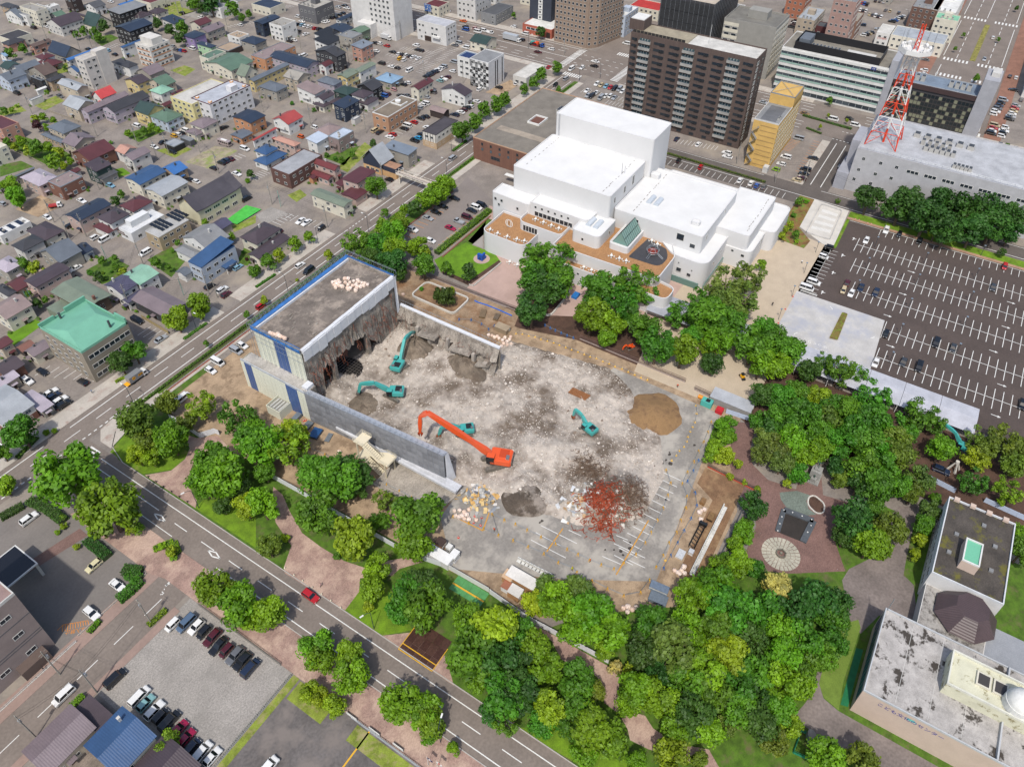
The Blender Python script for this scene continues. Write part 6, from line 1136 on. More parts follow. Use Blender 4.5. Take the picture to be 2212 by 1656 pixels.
def scatter_sheets(name, n, cx, cy, sx, sy, zf, smin, smax, mats, label):
    m = MB()
    for k in range(n):
        x, y = rnd.gauss(cx, sx), rnd.gauss(cy, sy); s = rnd.uniform(smin, smax); q = Matrix.Rotation(rnd.uniform(-.7, .7), 3, 'X') @ Matrix.Rotation(rnd.uniform(-.7, .7), 3, 'Y') @ Matrix.Rotation(rnd.random()*6.28, 3, 'Z'); z = zf(x, y)+s*.25
        P = [Vector((-s, -s*.6, 0)), Vector((s, -s*.6, rnd.uniform(-.1, .2))), Vector((s, s*.6, 0)), Vector((-s, s*.6, rnd.uniform(-.1, .2)))]; Pd = [p-Vector((0, 0, .05)) for p in P]; m.add([Vector((x, y, z))+q @ p for p in P+Pd], [(0, 1, 2, 3), (7, 6, 5, 4), (0, 4, 5, 1), (1, 5, 6, 2), (2, 6, 7, 3), (3, 7, 4, 0)], rnd.randrange(len(mats)))
    o = m.build(name, mats); tag(o, label, 'debris heap'); o['kind'] = 'stuff'; return o
scatter_sheets('insulation_heap', 170, 96.2, 70, 2.0, 2.3, lambda x, y: rnd.uniform(.1, 1.4)*math.exp(-((x-96.2)**2+(y-70)**2)/14), .25, .8, [mat(c, 'tarp') for c in ('d8b070', 'e0c48c', 'b8b8b4', 'd0ccc8', '8a8e94')], 'heap of yellowish insulation boards and torn sheets')
scatter_sheets('board_heap', 90, 107.5, 47, 3.2, 2.2, rz_, .2, .9, [mat(c, 'tarp') for c in ('c8ccd0', 'e0e0dc', 'a8a49c', 'c0a078')], 'scattered pale boards and pipes beside the red scrap')
scatter_sheets('board_heap', 60, 109, 38.4, 2.4, 1.6, rz_, .2, .7, [mat(c, 'tarp') for c in ('d8d4cc', 'e0e0dc', 'a85a44', '6a5a50')], 'pale broken boards lying on the red scrap')
o = sheet('steel_plate', tp(22, 525, 50, 680, 120, 630, 165, 480, 95), .95, mat('b07a50', 'metal', amount=.3), None); tag(o, 'flat rusty steel plate lying on the rubble', 'plate')
# ================================================================== trees, shrubs, hedges
LEAF = dict(b='76a41a', g='5e9022', d='466f2a', y='93b022', o='738a2e', w='54303a', c='4e6a2e', f='c6c27c', s='6f8a3e')
import numpy as np
LM = {k: mat(v, 'leaf') for k, v in LEAF.items()}
BARK = mat('6a5a4c', 'wood', amount=.3)
NM = dict(b='bright green', g='mid green', d='dark green', y='yellow-green', o='olive green', w='dark red', c='fir green', f='cream flowering', s='pale green')
def leafmesh(name, cl, nleaf, size, seed, up=.25):
    r_ = random.Random(seed); V = []; Fc = []; T_ = []
    for (c, cr) in cl:
        ct = r_.uniform(.15, .85)
        for k in range(nleaf):
            n = Vector((r_.gauss(0, 1), r_.gauss(0, 1), r_.gauss(up, 1))).normalized(); p = c+Vector((n.x*cr, n.y*cr, n.z*cr*.8))*(r_.random()**.28)
            d = (n*.9+Vector((r_.gauss(0, .5), r_.gauss(0, .5), r_.gauss(.35, .5)))).normalized(); u = d.orthogonal().normalized(); u.rotate(Matrix.Rotation(r_.random()*6.28, 3, d)); v = d.cross(u); s = size*r_.uniform(.6, 1.3); b = len(V)
            V += [p-u*s, p-v*s*.62, p+u*s, p+v*s*.62]; Fc.append((b, b+1, b+2, b+3)); T_.append(min(1, max(0, ct+r_.uniform(-.25, .25))))
    me = bpy.data.meshes.new(name); me.from_pydata(V, [], Fc); at = me.attributes.new('tint', 'FLOAT', 'FACE'); at.data.foreach_set('value', T_); me.materials.append(LM['g']); me.update(); return me
def crown(seed, n=34, lo=-.55, spread=.72, cr=(.24, .4), nleaf=95, size=.085):
    r_ = random.Random(seed); cl = [(Vector((0, 0, .1)), .5)]
    while len(cl) < n:
        a = r_.random()*6.283; z = r_.uniform(lo, .8); q = math.sqrt(max(0, 1-(z*.9)**2))*r_.uniform(.45, 1)*spread*(1 if z > -.2 else .8); cl.append((Vector((q*math.cos(a)*1.08, q*math.sin(a)*1.08, z*.86)), r_.uniform(*cr)))
    return leafmesh('crown', cl, nleaf, size, seed+50)
CROWNS = [crown(i) for i in range(6)]
LOOSE = [crown(20+i, 30, -.75, .8, (.16, .28), 62, .075) for i in range(3)]
SMALL = [crown(40+i, 14, -.6, .6, (.32, .45), 60, .14) for i in range(3)]
CON = []
for i in range(2):
    r_ = random.Random(60+i); cl = []
    for k in range(40):
        z = k/39; rad = (1-z)*.85+.05; a = k*2.4; cl.append((Vector((rad*.75*math.cos(a), rad*.75*math.sin(a), -1+2.1*z)), .12+.2*(1-z)))
    CON.append(leafmesh('crown', cl, 42, .085, 80+i, 0))
def trunkmesh(seed, loose=False):
    r_ = random.Random(seed); m = MB(); m.bar((0, 0, -.15), (0, 0, .9), .075, 7, 0, .055)
    for k in range(6):
        a = k*1.05+r_.random(); h = r_.uniform(.45, .9); e = Vector((math.cos(a)*.55, math.sin(a)*.55, h+r_.uniform(.35, .75))); md = Vector((math.cos(a)*.22, math.sin(a)*.22, h+.3)); m.bar((0, 0, h), md, .034, 5, 0, .026); m.bar(md, e, .026, 4, 0, .01)
    return m.mesh('trunk', [BARK])
TR = [trunkmesh(i) for i in range(3)]
NT = 0
TREES = []
def tree(t, x, y, rp, sp, where, solo=True):
    global NT
    far = 'l' in sp; code = sp[0]
    r_ = rp/4*depth(g(t, x, y))/FPX
    if r_ > 1.6 or 't' in sp: r_ *= 1.06
    shrub = r_ < 1.5 and 't' not in sp; hv = 1.9 if code == 'c' else (.8 if shrub else 1.0); tr = .15*r_ if shrub else max(1.4, min(3.2, r_*.55)); zc = tr+r_*hv*.78
    p = g(t, x, y, zc); NT += 1
    if not solo: REST.append((p, zc, r_, hv, code)); return
    if shrub: root = thing('shrub', (p.x, p.y, 0), f'{NM[code]} round shrub {where}', 'shrub', 'shrubs')
    else: root = thing('tree', (p.x, p.y, 0), f"{'airy ' if far else ''}{NM[code]} {'conifer' if code == 'c' else 'tree'} {where}", 'tree', 'trees')
    me = CON[NT % 2] if code == 'c' else (LOOSE[NT % 3] if far else (SMALL[NT % 3] if (r_ < 2.0 or depth(p) > 340) else CROWNS[NT % 6]))
    o = put('crown', me, root, (0, 0, zc), rnd.random()*6.28, (r_*rnd.uniform(.94, 1.08), r_*rnd.uniform(.94, 1.08), r_*hv*rnd.uniform(.92, 1.1))); omat(o, 0, LM[code])
    if not shrub: put('trunk', TR[NT % 3], root, (0, 0, 0), rnd.random()*6.28, (r_*1.1, r_*1.1, zc*.85))
def trees(t, where, s):
    for q in s.split():
        a = q.split(','); TREES.append((t, float(a[0]), float(a[1]), float(a[2]), a[3] if len(a) > 3 else 'g', where))
trees(20, 'at the street corner park', '1440,180,100,o 1190,310,165,o 1480,480,145,b 1270,500,100,o 1190,620,95,y 1310,640,80,y 1740,190,120,yl 1620,330,80,o 2050,300,160,gl 2150,500,130,g 2190,390,110,b')
trees(20, 'between the street and the brick path', '1760,850,150,b 1960,790,200,b 1820,650,140,g 2070,900,110,d 2130,1060,120,y 1930,1060,80,d')
trees(20, 'along the left pavement of the cross street', '580,800,260,b 940,1080,250,b 1480,1440,60,y 1400,1400,45,y 1500,1500,50,b 1130,1260,60,y 1200,1250,60,b 540,1160,40,y 550,1230,40,y 490,1285,32,y 660,1410,38,y')
trees(20, 'beside the shop on the main street', '180,420,140,g 20,600,80,g 40,880,95,y 400,420,35,y 470,405,32,b')
trees(21, 'before the wrapped wall', '80,560,170,b 280,530,180,yl 330,440,130,y 540,800,180,g 740,830,180,g 850,780,150,d 450,720,110,gl 870,930,90,d 1120,1010,110,ol 1400,1120,210,g 1060,1200,90,g 1370,1380,150,b 700,700,100,gl 80,760,100,g')
trees(21, 'beside the winding brick path', '60,1050,140,b 110,1400,110,o 540,1140,180,g 840,1330,200,y 1050,1590,115,b 250,1330,50,y 700,1480,50,g')
trees(31, 'around the lawn before the site gate', '1000,120,125,b 960,255,65,y 1330,150,170,g 1480,270,200,g 1420,120,160,d 1250,300,130,g')
trees(30, 'along the left pavement of the cross street', '1850,120,170,b 2060,270,180,b 2190,360,120,b 1440,1440,105,b'); trees(31, 'along the left pavement of the cross street', '110,330,150,b 520,600,140,b 560,740,130,b 800,700,130,b 820,870,150,b 470,1010,95,y 560,1060,85,y 670,1130,100,y 1250,1110,180,b 1470,1200,150,b 1500,1290,140,b 1480,1400,80,b 1715,1490,70,b')
trees(31, 'in the wood by the cross street', '1850,400,140,b 2080,470,210,y 1880,690,210,g 2100,760,190,d 1950,880,150,b 2150,1050,190,g 2060,1180,120,d 2160,1280,120,gl')
trees(32, 'in the wood left of the lower brick path', '60,500,140,g 200,620,150,b 60,820,160,d 280,800,160,b 80,1020,170,d 320,1150,160,y 560,900,160,g 600,1090,150,g 690,1000,110,o 520,1080,70,o 690,1330,200,b 500,1290,130,g 850,1440,170,b 630,1530,120,b 480,1260,60,o 270,1280,120,g')
trees(32, 'in the wood right of the lower brick path', '300,110,110,s 580,140,140,s 180,260,120,y 390,250,170,b 700,330,190,b 540,430,160,b 830,500,170,b 800,640,100,y 890,800,75,f 1000,800,70,y 1180,430,170,g 1130,650,170,d 1380,650,220,s 1250,860,130,d 1060,990,160,b 1010,1110,110,b 1290,1050,170,b 1500,480,160,b 1550,200,160,b')
trees(32, 'in the middle of the large wood', '1750,120,180,b 1900,330,210,g 1750,480,170,g 1850,700,180,y 1650,850,180,b 1500,950,170,g 1750,1000,180,g 1950,950,170,g 1550,1200,180,d 1420,1330,140,b 1700,1350,150,b 1830,1320,100,s 1950,1150,160,g 2050,600,160,d 2100,850,170,g 2150,300,160,g 2100,1050,140,d 2150,1300,160,d 2050,1200,120,g 1380,1560,150,y 1080,1610,95,b 1620,1600,90,o 1600,650,150,b 1450,800,130,g')
trees(33, 'in the wood left of the observatory building', '80,120,140,f 220,300,170,d 420,250,180,d 550,380,150,g 100,450,150,b 300,560,170,g 560,600,120,g 130,700,170,b 330,830,150,g 500,700,120,g 120,950,170,b 270,950,130,b 80,1150,150,b 190,1300,100,y 60,1450,120,o 490,1560,150,b 790,1600,150,o 600,230,120,d')
trees(23, 'in the memorial park wood', '100,120,120,g 250,90,110,g 420,130,110,y 540,200,120,g 120,350,140,g 300,280,140,g 530,340,130,o 700,240,130,g 200,500,140,b 330,620,110,b 70,560,120,s 120,680,110,s 260,780,90,g 170,860,50,y 750,430,150,g 850,500,150,g 620,520,130,g 1080,520,140,o 1200,450,100,g 800,720,150,g 950,700,140,g 1130,640,140,o 930,900,150,g 1100,860,130,g 780,870,110,d 600,740,100,d 620,830,80,o 420,430,130,g 450,560,120,b 60,420,120,d 880,330,140,g 1000,330,150,gl 980,560,130,g')
trees(23, 'near the covered walkway and memorial', '900,130,150,gl 1310,830,120,s 1250,950,100,o 1300,260,140,gl 1500,570,120,b 1790,660,110,y 1820,480,120,ol 2010,500,150,ol 2160,560,110,o 1770,850,120,gl 2060,930,120,yl 2120,700,110,o 1420,330,110,gl 1900,560,110,o')
trees(23, 'around the monument plaza', '760,1200,180,d 900,1100,100,g 1050,1250,140,o 880,1380,150,b 660,1330,100,d 950,1420,110,b 1400,1100,100,s 1340,1220,100,g 1310,1350,70,y 2190,1450,120,g 1280,1480,60,y 1450,1010,70,g 2180,1300,80,b')
trees(22, 'beside the monument plaza', '1850,370,95,b 1840,460,80,b 1750,560,80,b 1700,640,60,b 1840,630,80,y 1950,690,50,y 1880,800,42,y 2010,850,35,y 2130,910,40,y 2080,1060,120,d 2000,1290,100,b 1940,1390,80,b 1780,1600,110,b 1950,1560,120,b 2180,480,105,s 2150,620,95,s 2160,100,110,d 2130,330,90,g 2100,1600,90,g 1910,470,50,g 1840,1490,60,g')
trees(12, 'before the white museum', '310,560,190,gl 200,640,150,gl 440,640,140,gl 170,750,140,g 420,790,140,g 300,830,140,d 170,1020,140,d 740,850,150,g 1060,790,170,gl 980,900,130,gl 1160,880,110,gl 900,1000,130,gl 680,1080,150,b 860,1160,120,b 1000,1060,100,g 820,1260,90,b')
trees(12, 'along the covered walkway', '1150,1190,130,g 1250,1330,150,g 1470,1380,135,b 1540,1260,100,g 1440,1050,120,gl 1620,960,120,gl 1700,1100,180,g 1850,820,180,sl 2030,760,150,sl 1980,940,160,sl 1840,1150,170,g 1780,1300,130,b 1700,1340,80,y 1730,1490,95,d 2080,1330,160,g 2190,1200,120,g 2150,1480,130,b 2150,630,55,b 1830,980,140,s')
trees(13, 'in the row before the station block', '870,60,115,d 1150,130,140,d 1230,60,110,d 1370,220,150,d 1500,110,130,d 1550,330,130,d 1700,170,150,d 1770,330,130,d 1900,150,140,d 1950,290,150,d 2080,220,130,d 2100,350,100,d 2190,250,80,o 1450,340,80,y 2020,520,40,d')
trees(13, 'in the flower bed by the bicycle ramp', '190,290,42,y 220,200,32,g 270,80,42,g 250,370,42,g 130,380,40,y 150,320,34,y 330,80,30,b 250,430,26,y 600,80,30,gl'); trees(13, 'along the covered walkway', '60,1290,120,g 180,1390,140,g 60,1500,130,b 480,1480,90,gl 620,1550,130,gl 770,1580,90,gl 350,1560,100,d')
trees(11, 'on the pavement of the main street', '340,450,72,bt 465,385,56,bt 120,600,78,gt 200,550,66,yt 15,670,46,gt 630,545,50,yl 355,760,22,y 65,930,42,yl 1110,180,42,gt'); trees(11, 'between the main street and the car park', '1280,160,56,b 1370,140,75,d 1430,70,75,b 1240,280,85,b 1080,290,75,b 1180,360,105,b 860,440,115,gl 1050,470,105,g 1190,500,110,b 1000,560,85,d 1180,620,120,d 1230,700,75,d 1400,480,90,b 1480,530,60,y 1520,50,90,b 1600,10,75,b 930,520,80,gl 1100,560,85,d')
trees(11, 'on the museum lawn', '1450,640,105,g 1660,660,65,gl 1835,690,80,d'); trees(11, 'inside the white planter', '1580,900,50,c 1640,905,60,c 1690,900,50,c 1690,850,40,y 1430,840,28,g')
trees(1, 'on the pavement of the main street', '1780,1130,85,gt 1880,1050,75,gt 1970,950,75,gt 2070,900,75,gt 2150,860,66,gt 1035,1610,90,gt 1600,1610,90,b 1680,1590,60,b 1510,1640,60,b'); trees(1, 'in a garden of the middle blocks', '1010,1235,38,d 740,1380,33,g 830,1330,36,g 320,1115,22,d 310,290,14,c 690,1370,28,g 610,1340,28,g 500,950,26,g 310,890,24,g')
trees(2, 'on the pavement near the big crossing', '110,770,50,gt 190,710,55,gt 250,640,64,gt 380,580,54,gt 400,770,30,gt 245,275,48,dt 20,130,26,gt'); trees(3, 'beside the avenue', '540,870,36,gt 450,1090,20,yt 680,1040,18,yt 520,995,18,yt 1800,670,34,gt 2065,1260,28,gt 2150,70,22,dt 1690,300,20,gt 1620,420,20,gt 1990,340,20,gt')
trees(10, 'on the pavement of the main street', '1525,1100,108,yt 1720,990,102,bt 1160,1380,102,gt 1040,1480,102,dt 1785,1310,32,gt 2130,1055,36,gt 2180,690,58,gt'); trees(10, 'in a garden left of the main street', '880,590,42,g 1000,570,38,g 990,640,42,g 1060,690,42,y 840,730,50,d 780,700,32,g 910,750,25,g 885,700,20,y 960,690,20,g 1020,710,18,y 1360,610,55,g 1460,650,38,g 1490,510,22,g 130,660,55,d 220,630,75,gl 310,650,70,y 330,960,50,d 250,880,40,g 140,50,85,b 990,80,48,d 2000,390,42,b 1770,260,36,b 1540,440,36,g 1090,990,28,w 2130,580,22,w 2100,520,24,g 390,930,40,g 1180,1030,20,b 1280,1080,20,b 1050,20,40,g 660,730,18,w')
trees(0, 'in the far left blocks', '890,220,56,d 820,290,56,g 730,270,46,g 860,320,42,g 1350,200,50,d 1480,260,56,d 1580,240,66,g 1560,330,56,d 1700,20,66,g 1820,30,84,d 2000,80,70,g 1930,20,56,d 90,460,52,g 205,420,46,g 660,300,36,g 2080,150,40,g 1650,40,40,g 2150,120,36,g 1740,70,50,d 560,590,26,g'); trees(0, 'in a garden of the middle left blocks', '150,910,26,yl 300,1030,42,y 380,1010,42,b 330,1080,50,w 395,1100,36,b 470,1040,36,b 170,1220,54,b 310,1270,74,g 250,1300,56,y 430,1270,56,b 500,1320,56,y 470,1390,74,b 410,1390,46,g 1110,1150,36,b 1250,1130,42,g 1310,1100,42,b 1370,1120,36,b 1190,1160,30,g 2170,1500,42,d 90,1620,84,b 60,1230,46,g 960,1230,22,g 400,800,26,b 110,950,30,b 1290,1130,30,b 30,960,40,g 2060,1480,24,b 2140,1560,28,b 540,1430,40,y 600,1390,40,b 130,1270,40,y')
# low garden greenery hugging the houses: nobody could count it
co = np.empty(len(SMALL[1].vertices)*3, 'f'); SMALL[1].vertices.foreach_get('co', co); co = co.reshape(-1, 4, 3)[::5].reshape(-1, 3); VV = []
for (hx_, hy_, ex_, ey_) in FOOT:
    if hx_ < 60: continue
    for k in range(rnd.choice((1, 2, 3, 4, 5))):
        s_ = rnd.choice('WSWSNE'); r_ = rnd.uniform(.4, 1.15); q = (-ex_-r_*1.1, rnd.uniform(-ey_, ey_)) if s_ == 'W' else (ex_+r_, rnd.uniform(-ey_, ey_)) if s_ == 'E' else (rnd.uniform(-ex_, ex_), -ey_-r_*1.1) if s_ == 'S' else (rnd.uniform(-ex_, ex_), ey_+r_)
        X, Y = hx_+q[0], hy_+q[1]
        if any(abs(X-f_[0]) < f_[2]+.2 and abs(Y-f_[1]) < f_[3]+.2 for f_ in FOOT): continue
        VV.append(co*np.array([r_, r_, r_*.8])+np.array([X, Y, r_*.55]))
VV = np.concatenate(VV); me = bpy.data.meshes.new('garden_greenery'); me.from_pydata(VV.tolist(), [], np.arange(len(VV)).reshape(-1, 4).tolist()); me.attributes.new('tint', 'FLOAT', 'FACE').data.foreach_set('value', np.random.default_rng(3).random(len(VV)//4).astype('f')); me.materials.append(LM['g']); put('garden_greenery', me)['kind'] = 'stuff'
HLM = {k: mat(LEAF[k], 'leaf') for k in LEAF}
def hedge(t, pts, wd, h, code, where, dens=26):
    P = [g(t, pts[i], pts[i+1]) for i in range(0, len(pts), 2)] if t is not None else [Vector((pts[i], pts[i+1], 0)) for i in range(0, len(pts), 2)]
    r_ = random.Random(int(P[0].x*7)); V = []; Fc = []; T_ = []; o0 = P[0]; core = MB()
    for a, b in zip(P, P[1:]):
        L = (b-a).length; d = (b-a).normalized(); n = Vector((-d.y, d.x, 0)); core.prism(ccw([(a-n*wd*.4-o0)[:2], (b-n*wd*.4-o0)[:2], (b+n*wd*.4-o0)[:2], (a+n*wd*.4-o0)[:2]]), -.05, h*.82)
        for k in range(int(L*(wd+2*h)*dens)):
            u = r_.random()*L; s = r_.uniform(-1, 1); hh = h*(1+.18*noise.noise((u*.9+a.x, s, a.y)))
            if r_.random() < .5: p = a+d*u+n*(s*wd/2)+Vector((0, 0, hh*r_.uniform(.85, 1.05)))
            else: p = a+d*u+n*(wd/2*(1 if s > 0 else -1)*r_.uniform(.85, 1.08))+Vector((0, 0, hh*r_.random()))
            q = Vector((r_.gauss(0, .6), r_.gauss(0, .6), 1)).normalized(); e = q.orthogonal().normalized(); e.rotate(Matrix.Rotation(r_.random()*6.28, 3, q)); f = q.cross(e); z = r_.uniform(.1, .24); i = len(V); p = p-o0; V += [p-e*z, p-f*z*.7, p+e*z, p+f*z*.7]; Fc.append((i, i+1, i+2, i+3)); T_.append(r_.random())
    root = thing('hedge', o0, f'{NM[code]} clipped hedge {where}', 'hedge', 'hedges'); me = bpy.data.meshes.new('foliage'); me.from_pydata(V, [], Fc); me.attributes.new('tint', 'FLOAT', 'FACE').data.foreach_set('value', T_); me.materials.append(HLM[code]); put('foliage', me, root); core.build('dark_core', mat('3a4a24', 'earth'), root)  # solid dark green box fills the inside of the leaf mass
hedge(None, (66, 171.8, 168, 171.8), .9, .8, 'g', 'along the site side of the main street', 20); hedge(11, (1560, 540, 2020, 170), 2.4, 1.5, 'b', 'between the museum car park and lawn', 16); hedge(None, (184, 171.8, 330, 171.8), .9, .7, 'g', 'along the museum side of the main street', 14)
hedge(20, (10, 1170, 210, 1060), 2.2, 1.2, 'd', 'by the lower left lot, nearest the corner'); hedge(20, (260, 1025, 400, 1080, 560, 1200), 2.4, 1.5, 'd', 'round the upper end of the lower left lot'); hedge(20, (760, 1360, 940, 1510), 2.4, 1.5, 'd', 'beside the forecourt drive'); hedge(20, (1075, 1620, 1230, 1640), 2.4, 1.5, 'd', 'at the pavement corner of the forecourt'); hedge(30, (1110, 0, 1220, 50, 1150, 130, 1030, 225), 2.4, 1.5, 'g', 'at the side street corner of the forecourt'); hedge(30, (775, 500, 870, 395), 1.2, .9, 'b', 'by the orange ground lettering'); hedge(30, (1285, 440, 1440, 300), 1.2, .8, 'y', 'beside the gravel lot pole')
hedge(22, (1800, 350, 1700, 640), 2.6, 1.6, 'b', 'between the site and the monument plaza'); hedge(22, (2040, 1200, 1900, 1460), 3, 1.5, 'b', 'between the site trench and the fountain'); hedge(10, (1590, 1280, 1790, 1140), 1, .7, 'g', 'under the two bright street trees'); hedge(10, (1000, 1650, 1110, 1590), 1, .7, 'y', 'behind the delivery truck'); hedge(11, (0, 830, 170, 720), 1, .7, 'g', 'on the far pavement of the main street'); hedge(1, (1700, 1310, 1820, 1220), 1, .7, 'g', 'under the street tree row'); hedge(20, (330, 470, 150, 650), 1.2, .7, 'g', 'before the silver-roofed shop'); hedge(20, (1330, 1440, 1500, 1370, 1540, 1480), 1.8, .6, 'b', 'on the drop-shaped island'); hedge(30, (630, 1140, 740, 1050), 1.4, 1.3, 'b', 'at the brown roofed house')
hedge(2, (1340, 1330, 2190, 1580), 1.0, .8, 'o', 'between the museum parking strip and back street', 10); hedge(3, (300, 1000, 720, 1120), 1.6, .8, 'g', 'on the avenue median', 8); hedge(3, (330, 1110, 460, 1160), 1.2, .7, 'g', 'before the yellow hotel lot', 10)
# the 290 that show largest are trees of their own, the smallest far ones one mass
REST = []; TREES.sort(key=lambda q: -q[3]); cut = [0]
for q in TREES:
    small = q[3]/4*depth(g(q[0], q[1], q[2]))/FPX < 1.5 and 't' not in q[4]
    if not small: cut[0] += 1
    tree(*q, solo=small or cut[0] <= 290)
if REST:
    co = np.empty(len(SMALL[0].vertices)*3, 'f'); SMALL[0].vertices.foreach_get('co', co); co = co.reshape(-1, 3); nq = len(SMALL[0].polygons); tv = np.empty(nq, 'f'); SMALL[0].attributes['tint'].data.foreach_get('value', tv); VV = []; TT = []; MI = []; codes = sorted(LEAF)
    for i, (p, zc, r_, hv, code) in enumerate(REST):
        a = rnd.random()*6.28; c, s_ = math.cos(a), math.sin(a); q = co @ np.array([[c, s_, 0], [-s_, c, 0], [0, 0, 1]])*np.array([r_, r_, r_*hv])+np.array([p.x, p.y, zc]); VV.append(q); TT.append(tv); MI += [codes.index(code)]*nq
    VV = np.concatenate(VV); F4 = np.arange(len(VV)).reshape(-1, 4); me = bpy.data.meshes.new('far_trees'); me.from_pydata(VV.tolist(), [], F4.tolist()); me.attributes.new('tint', 'FLOAT', 'FACE').data.foreach_set('value', np.concatenate(TT))
    for k in codes: me.materials.append(LM[k])
    me.polygons.foreach_set('material_index', MI); o = put('far_trees', me); o['kind'] = 'stuff'
# ================================================================== vehicles
CC = dict(white='e8e8e6', black='1e1f22', silver='a8acb0', grey='6c6e72', dkgrey='43464a', navy='26324a', blue='2a62ae', ltblue='88b2c8', red='b8242a', maroon='561c24', crimson='a41c48', beige='c8b896', cream='ddd4ac', yellow='e0b030', orange='d86a28', green='88b030', teal='8ab4b4', pink='c8a0a0', cyan='3a9ac8', bronze='8a6e4a', bluegrey='5c7088')
PAINT = {k: mat(v, 'car') for k, v in CC.items()}
CG, TYRE, RIM, LAMP, TAIL = mat('20262c', 'glass', .06), mat('202022', 'paint', .9), mat('b0b2b4', 'metal'), mat('e8e8e8', 'glass', .15), mat('a02020', 'glass', .2)
# type: length, width, body top, roof height, cabin front base/top, cabin rear top/base, hood height
TY = dict(k=(3.4, 1.48, .95, 1.72, 1.15, .75, -1.5, -1.64, .98), h=(4.0, 1.7, .9, 1.5, .95, .25, -1.45, -1.92, .86), s=(4.6, 1.76, .88, 1.42, .85, .1, -1.2, -1.75, .82), u=(4.5, 1.82, 1.0, 1.66, 1.0, .35, -1.7, -2.12, .98), m=(4.7, 1.75, 1.0, 1.86, 1.5, .9, -2.1, -2.28, 1.0), v=(4.8, 1.72, 1.1, 2.02, 2.05, 1.45, -2.25, -2.36, 1.15), p=(4.7, 1.7, .85, 1.75, 2.1, 1.5, .5, .42, 1.0))
TN = dict(k='boxy mini car', h='hatchback', s='saloon car', u='sport utility car', m='minivan', v='van', p='pickup truck')
def carmeshes(ty):
    L, W, B, Hr, fa, fb, rb, ra, hood = TY[ty]; hl, hw = L/2, W/2
    bm = bmesh.new(); prof = [(-hl, .35), (-hl+.05, .25), (hl-.05, .25), (hl, .4), (hl-.04, hood-.16), (hl-.3, hood-.03), (fa, B), (ra, B), (-hl+.02, B-.04)]
    if ty == 'p': prof[-2:] = [(ra, B), (ra-.05, .75), (-hl, .75)]
    vs = [[bm.verts.new((x, s*hw, z)) for x, z in prof] for s in (-1, 1)]; n = len(prof)
    bm.faces.new(vs[0]); bm.faces.new(vs[1][::-1])
    for i in range(n): bm.faces.new((vs[0][i], vs[1][i], vs[1][(i+1) % n], vs[0][(i+1) % n]))
    bmesh.ops.recalc_face_normals(bm, faces=bm.faces); bmesh.ops.bevel(bm, geom=[e for e in bm.edges], offset=.07, segments=1, affect='EDGES')
    t = .14 if ty not in 'mvk' else .08; rz = Hr-.05                                  # roof skin and pillars
    me = bpy.data.meshes.new('body'); bm.to_mesh(me); bm.free(); b2 = MB(); b2.v = [tuple(v.co) for v in me.vertices]; b2.f = [tuple(p.vertices) for p in me.polygons]; b2.m = [0]*len(b2.f)
    x0, x1 = rb, fb; yw = hw-t; b2.add([(x0-.02, -yw+.04, rz), (x1+.04, -yw+.04, rz), (x1+.04, yw-.04, rz), (x0-.02, yw-.04, rz), (x0+.12, -yw+.16, Hr), (x1-.1, -yw+.16, Hr), (x1-.1, yw-.16, Hr), (x0+.12, yw-.16, Hr)], [(4, 5, 6, 7), (0, 1, 5, 4), (1, 2, 6, 5), (2, 3, 7, 6), (3, 0, 4, 7)])
    for s in (-1, 1):
        y1, y2 = s*(hw-.05), s*(yw-.01)
        for (xa, xb) in ((fa, fb), (ra, rb), ((fa+ra)/2-.1, (fb+rb)/2-.05)): b2.bar((xa, y1, B-.03), (xb, y2, rz+.02), .045, 4)
    if ty == 'p': b2.box(-hl, ra-.1, -hw, -hw+.05, .7, 1.1).box(-hl, ra-.1, hw-.05, hw, .7, 1.1).box(-hl, -hl+.05, -hw+.05, hw-.05, .7, 1.1)
    for s in (-1, 1): b2.box(fa-.15, fa, s*(hw+.08)-.07, s*(hw+.08)+.07, B, B+.13)
    gl = MB(); e = .06; gl.add([(ra, -hw+e, B-.02), (fa, -hw+e, B-.02), (fa, hw-e, B-.02), (ra, hw-e, B-.02), (rb, -yw, rz+.01), (fb, -yw, rz+.01), (fb, yw, rz+.01), (rb, yw, rz+.01)], [(0, 1, 5, 4), (1, 2, 6, 5), (2, 3, 7, 6), (3, 0, 4, 7), (4, 5, 6, 7)])
    wr = .31; wm = MB().bar((0, -.1, 0), (0, .1, 0), wr, 12).bar((0, -.105, 0), (0, .105, 0), wr*.6, 8, 1)
    lamp = MB().box(hl-.12, hl-.015, -hw+.1, -hw+.45, hood-.34, hood-.2).box(hl-.12, hl-.015, hw-.45, hw-.1, hood-.34, hood-.2); tail = MB().box(-hl-.005, -hl+.08, -hw+.04, -hw+.3, B-.3, B-.08).box(-hl-.005, -hl+.08, hw-.3, hw-.04, B-.3, B-.08)
    one = MB(); 
    for (mm, i) in ((b2, 0), (gl, 1), (lamp, 3), (tail, 4)): one.add(mm.v, mm.f, i)
    for sx in (-1, 1):
        for sy in (-1, 1): one.add([(v[0]+sx*(hl-.78), v[1]+sy*(hw-.1), v[2]+wr) for v in wm.v], wm.f, 2)
    return dict(body=b2.mesh('body', [PAINT['white']]), windows=gl.mesh('windows', [CG]), wheel=wm.mesh('wheel', [TYRE, RIM]), lamp=lamp.mesh('headlight', [LAMP]), tail=tail.mesh('tail_light', [TAIL]), one=one.mesh('car', [PAINT['white'], CG, TYRE, LAMP, TAIL]), dims=(hl, hw, wr))
CARS = {k: carmeshes(k) for k in TY}
DIRS = dict(e=0, w=math.pi, n=math.pi/2, s=-math.pi/2)
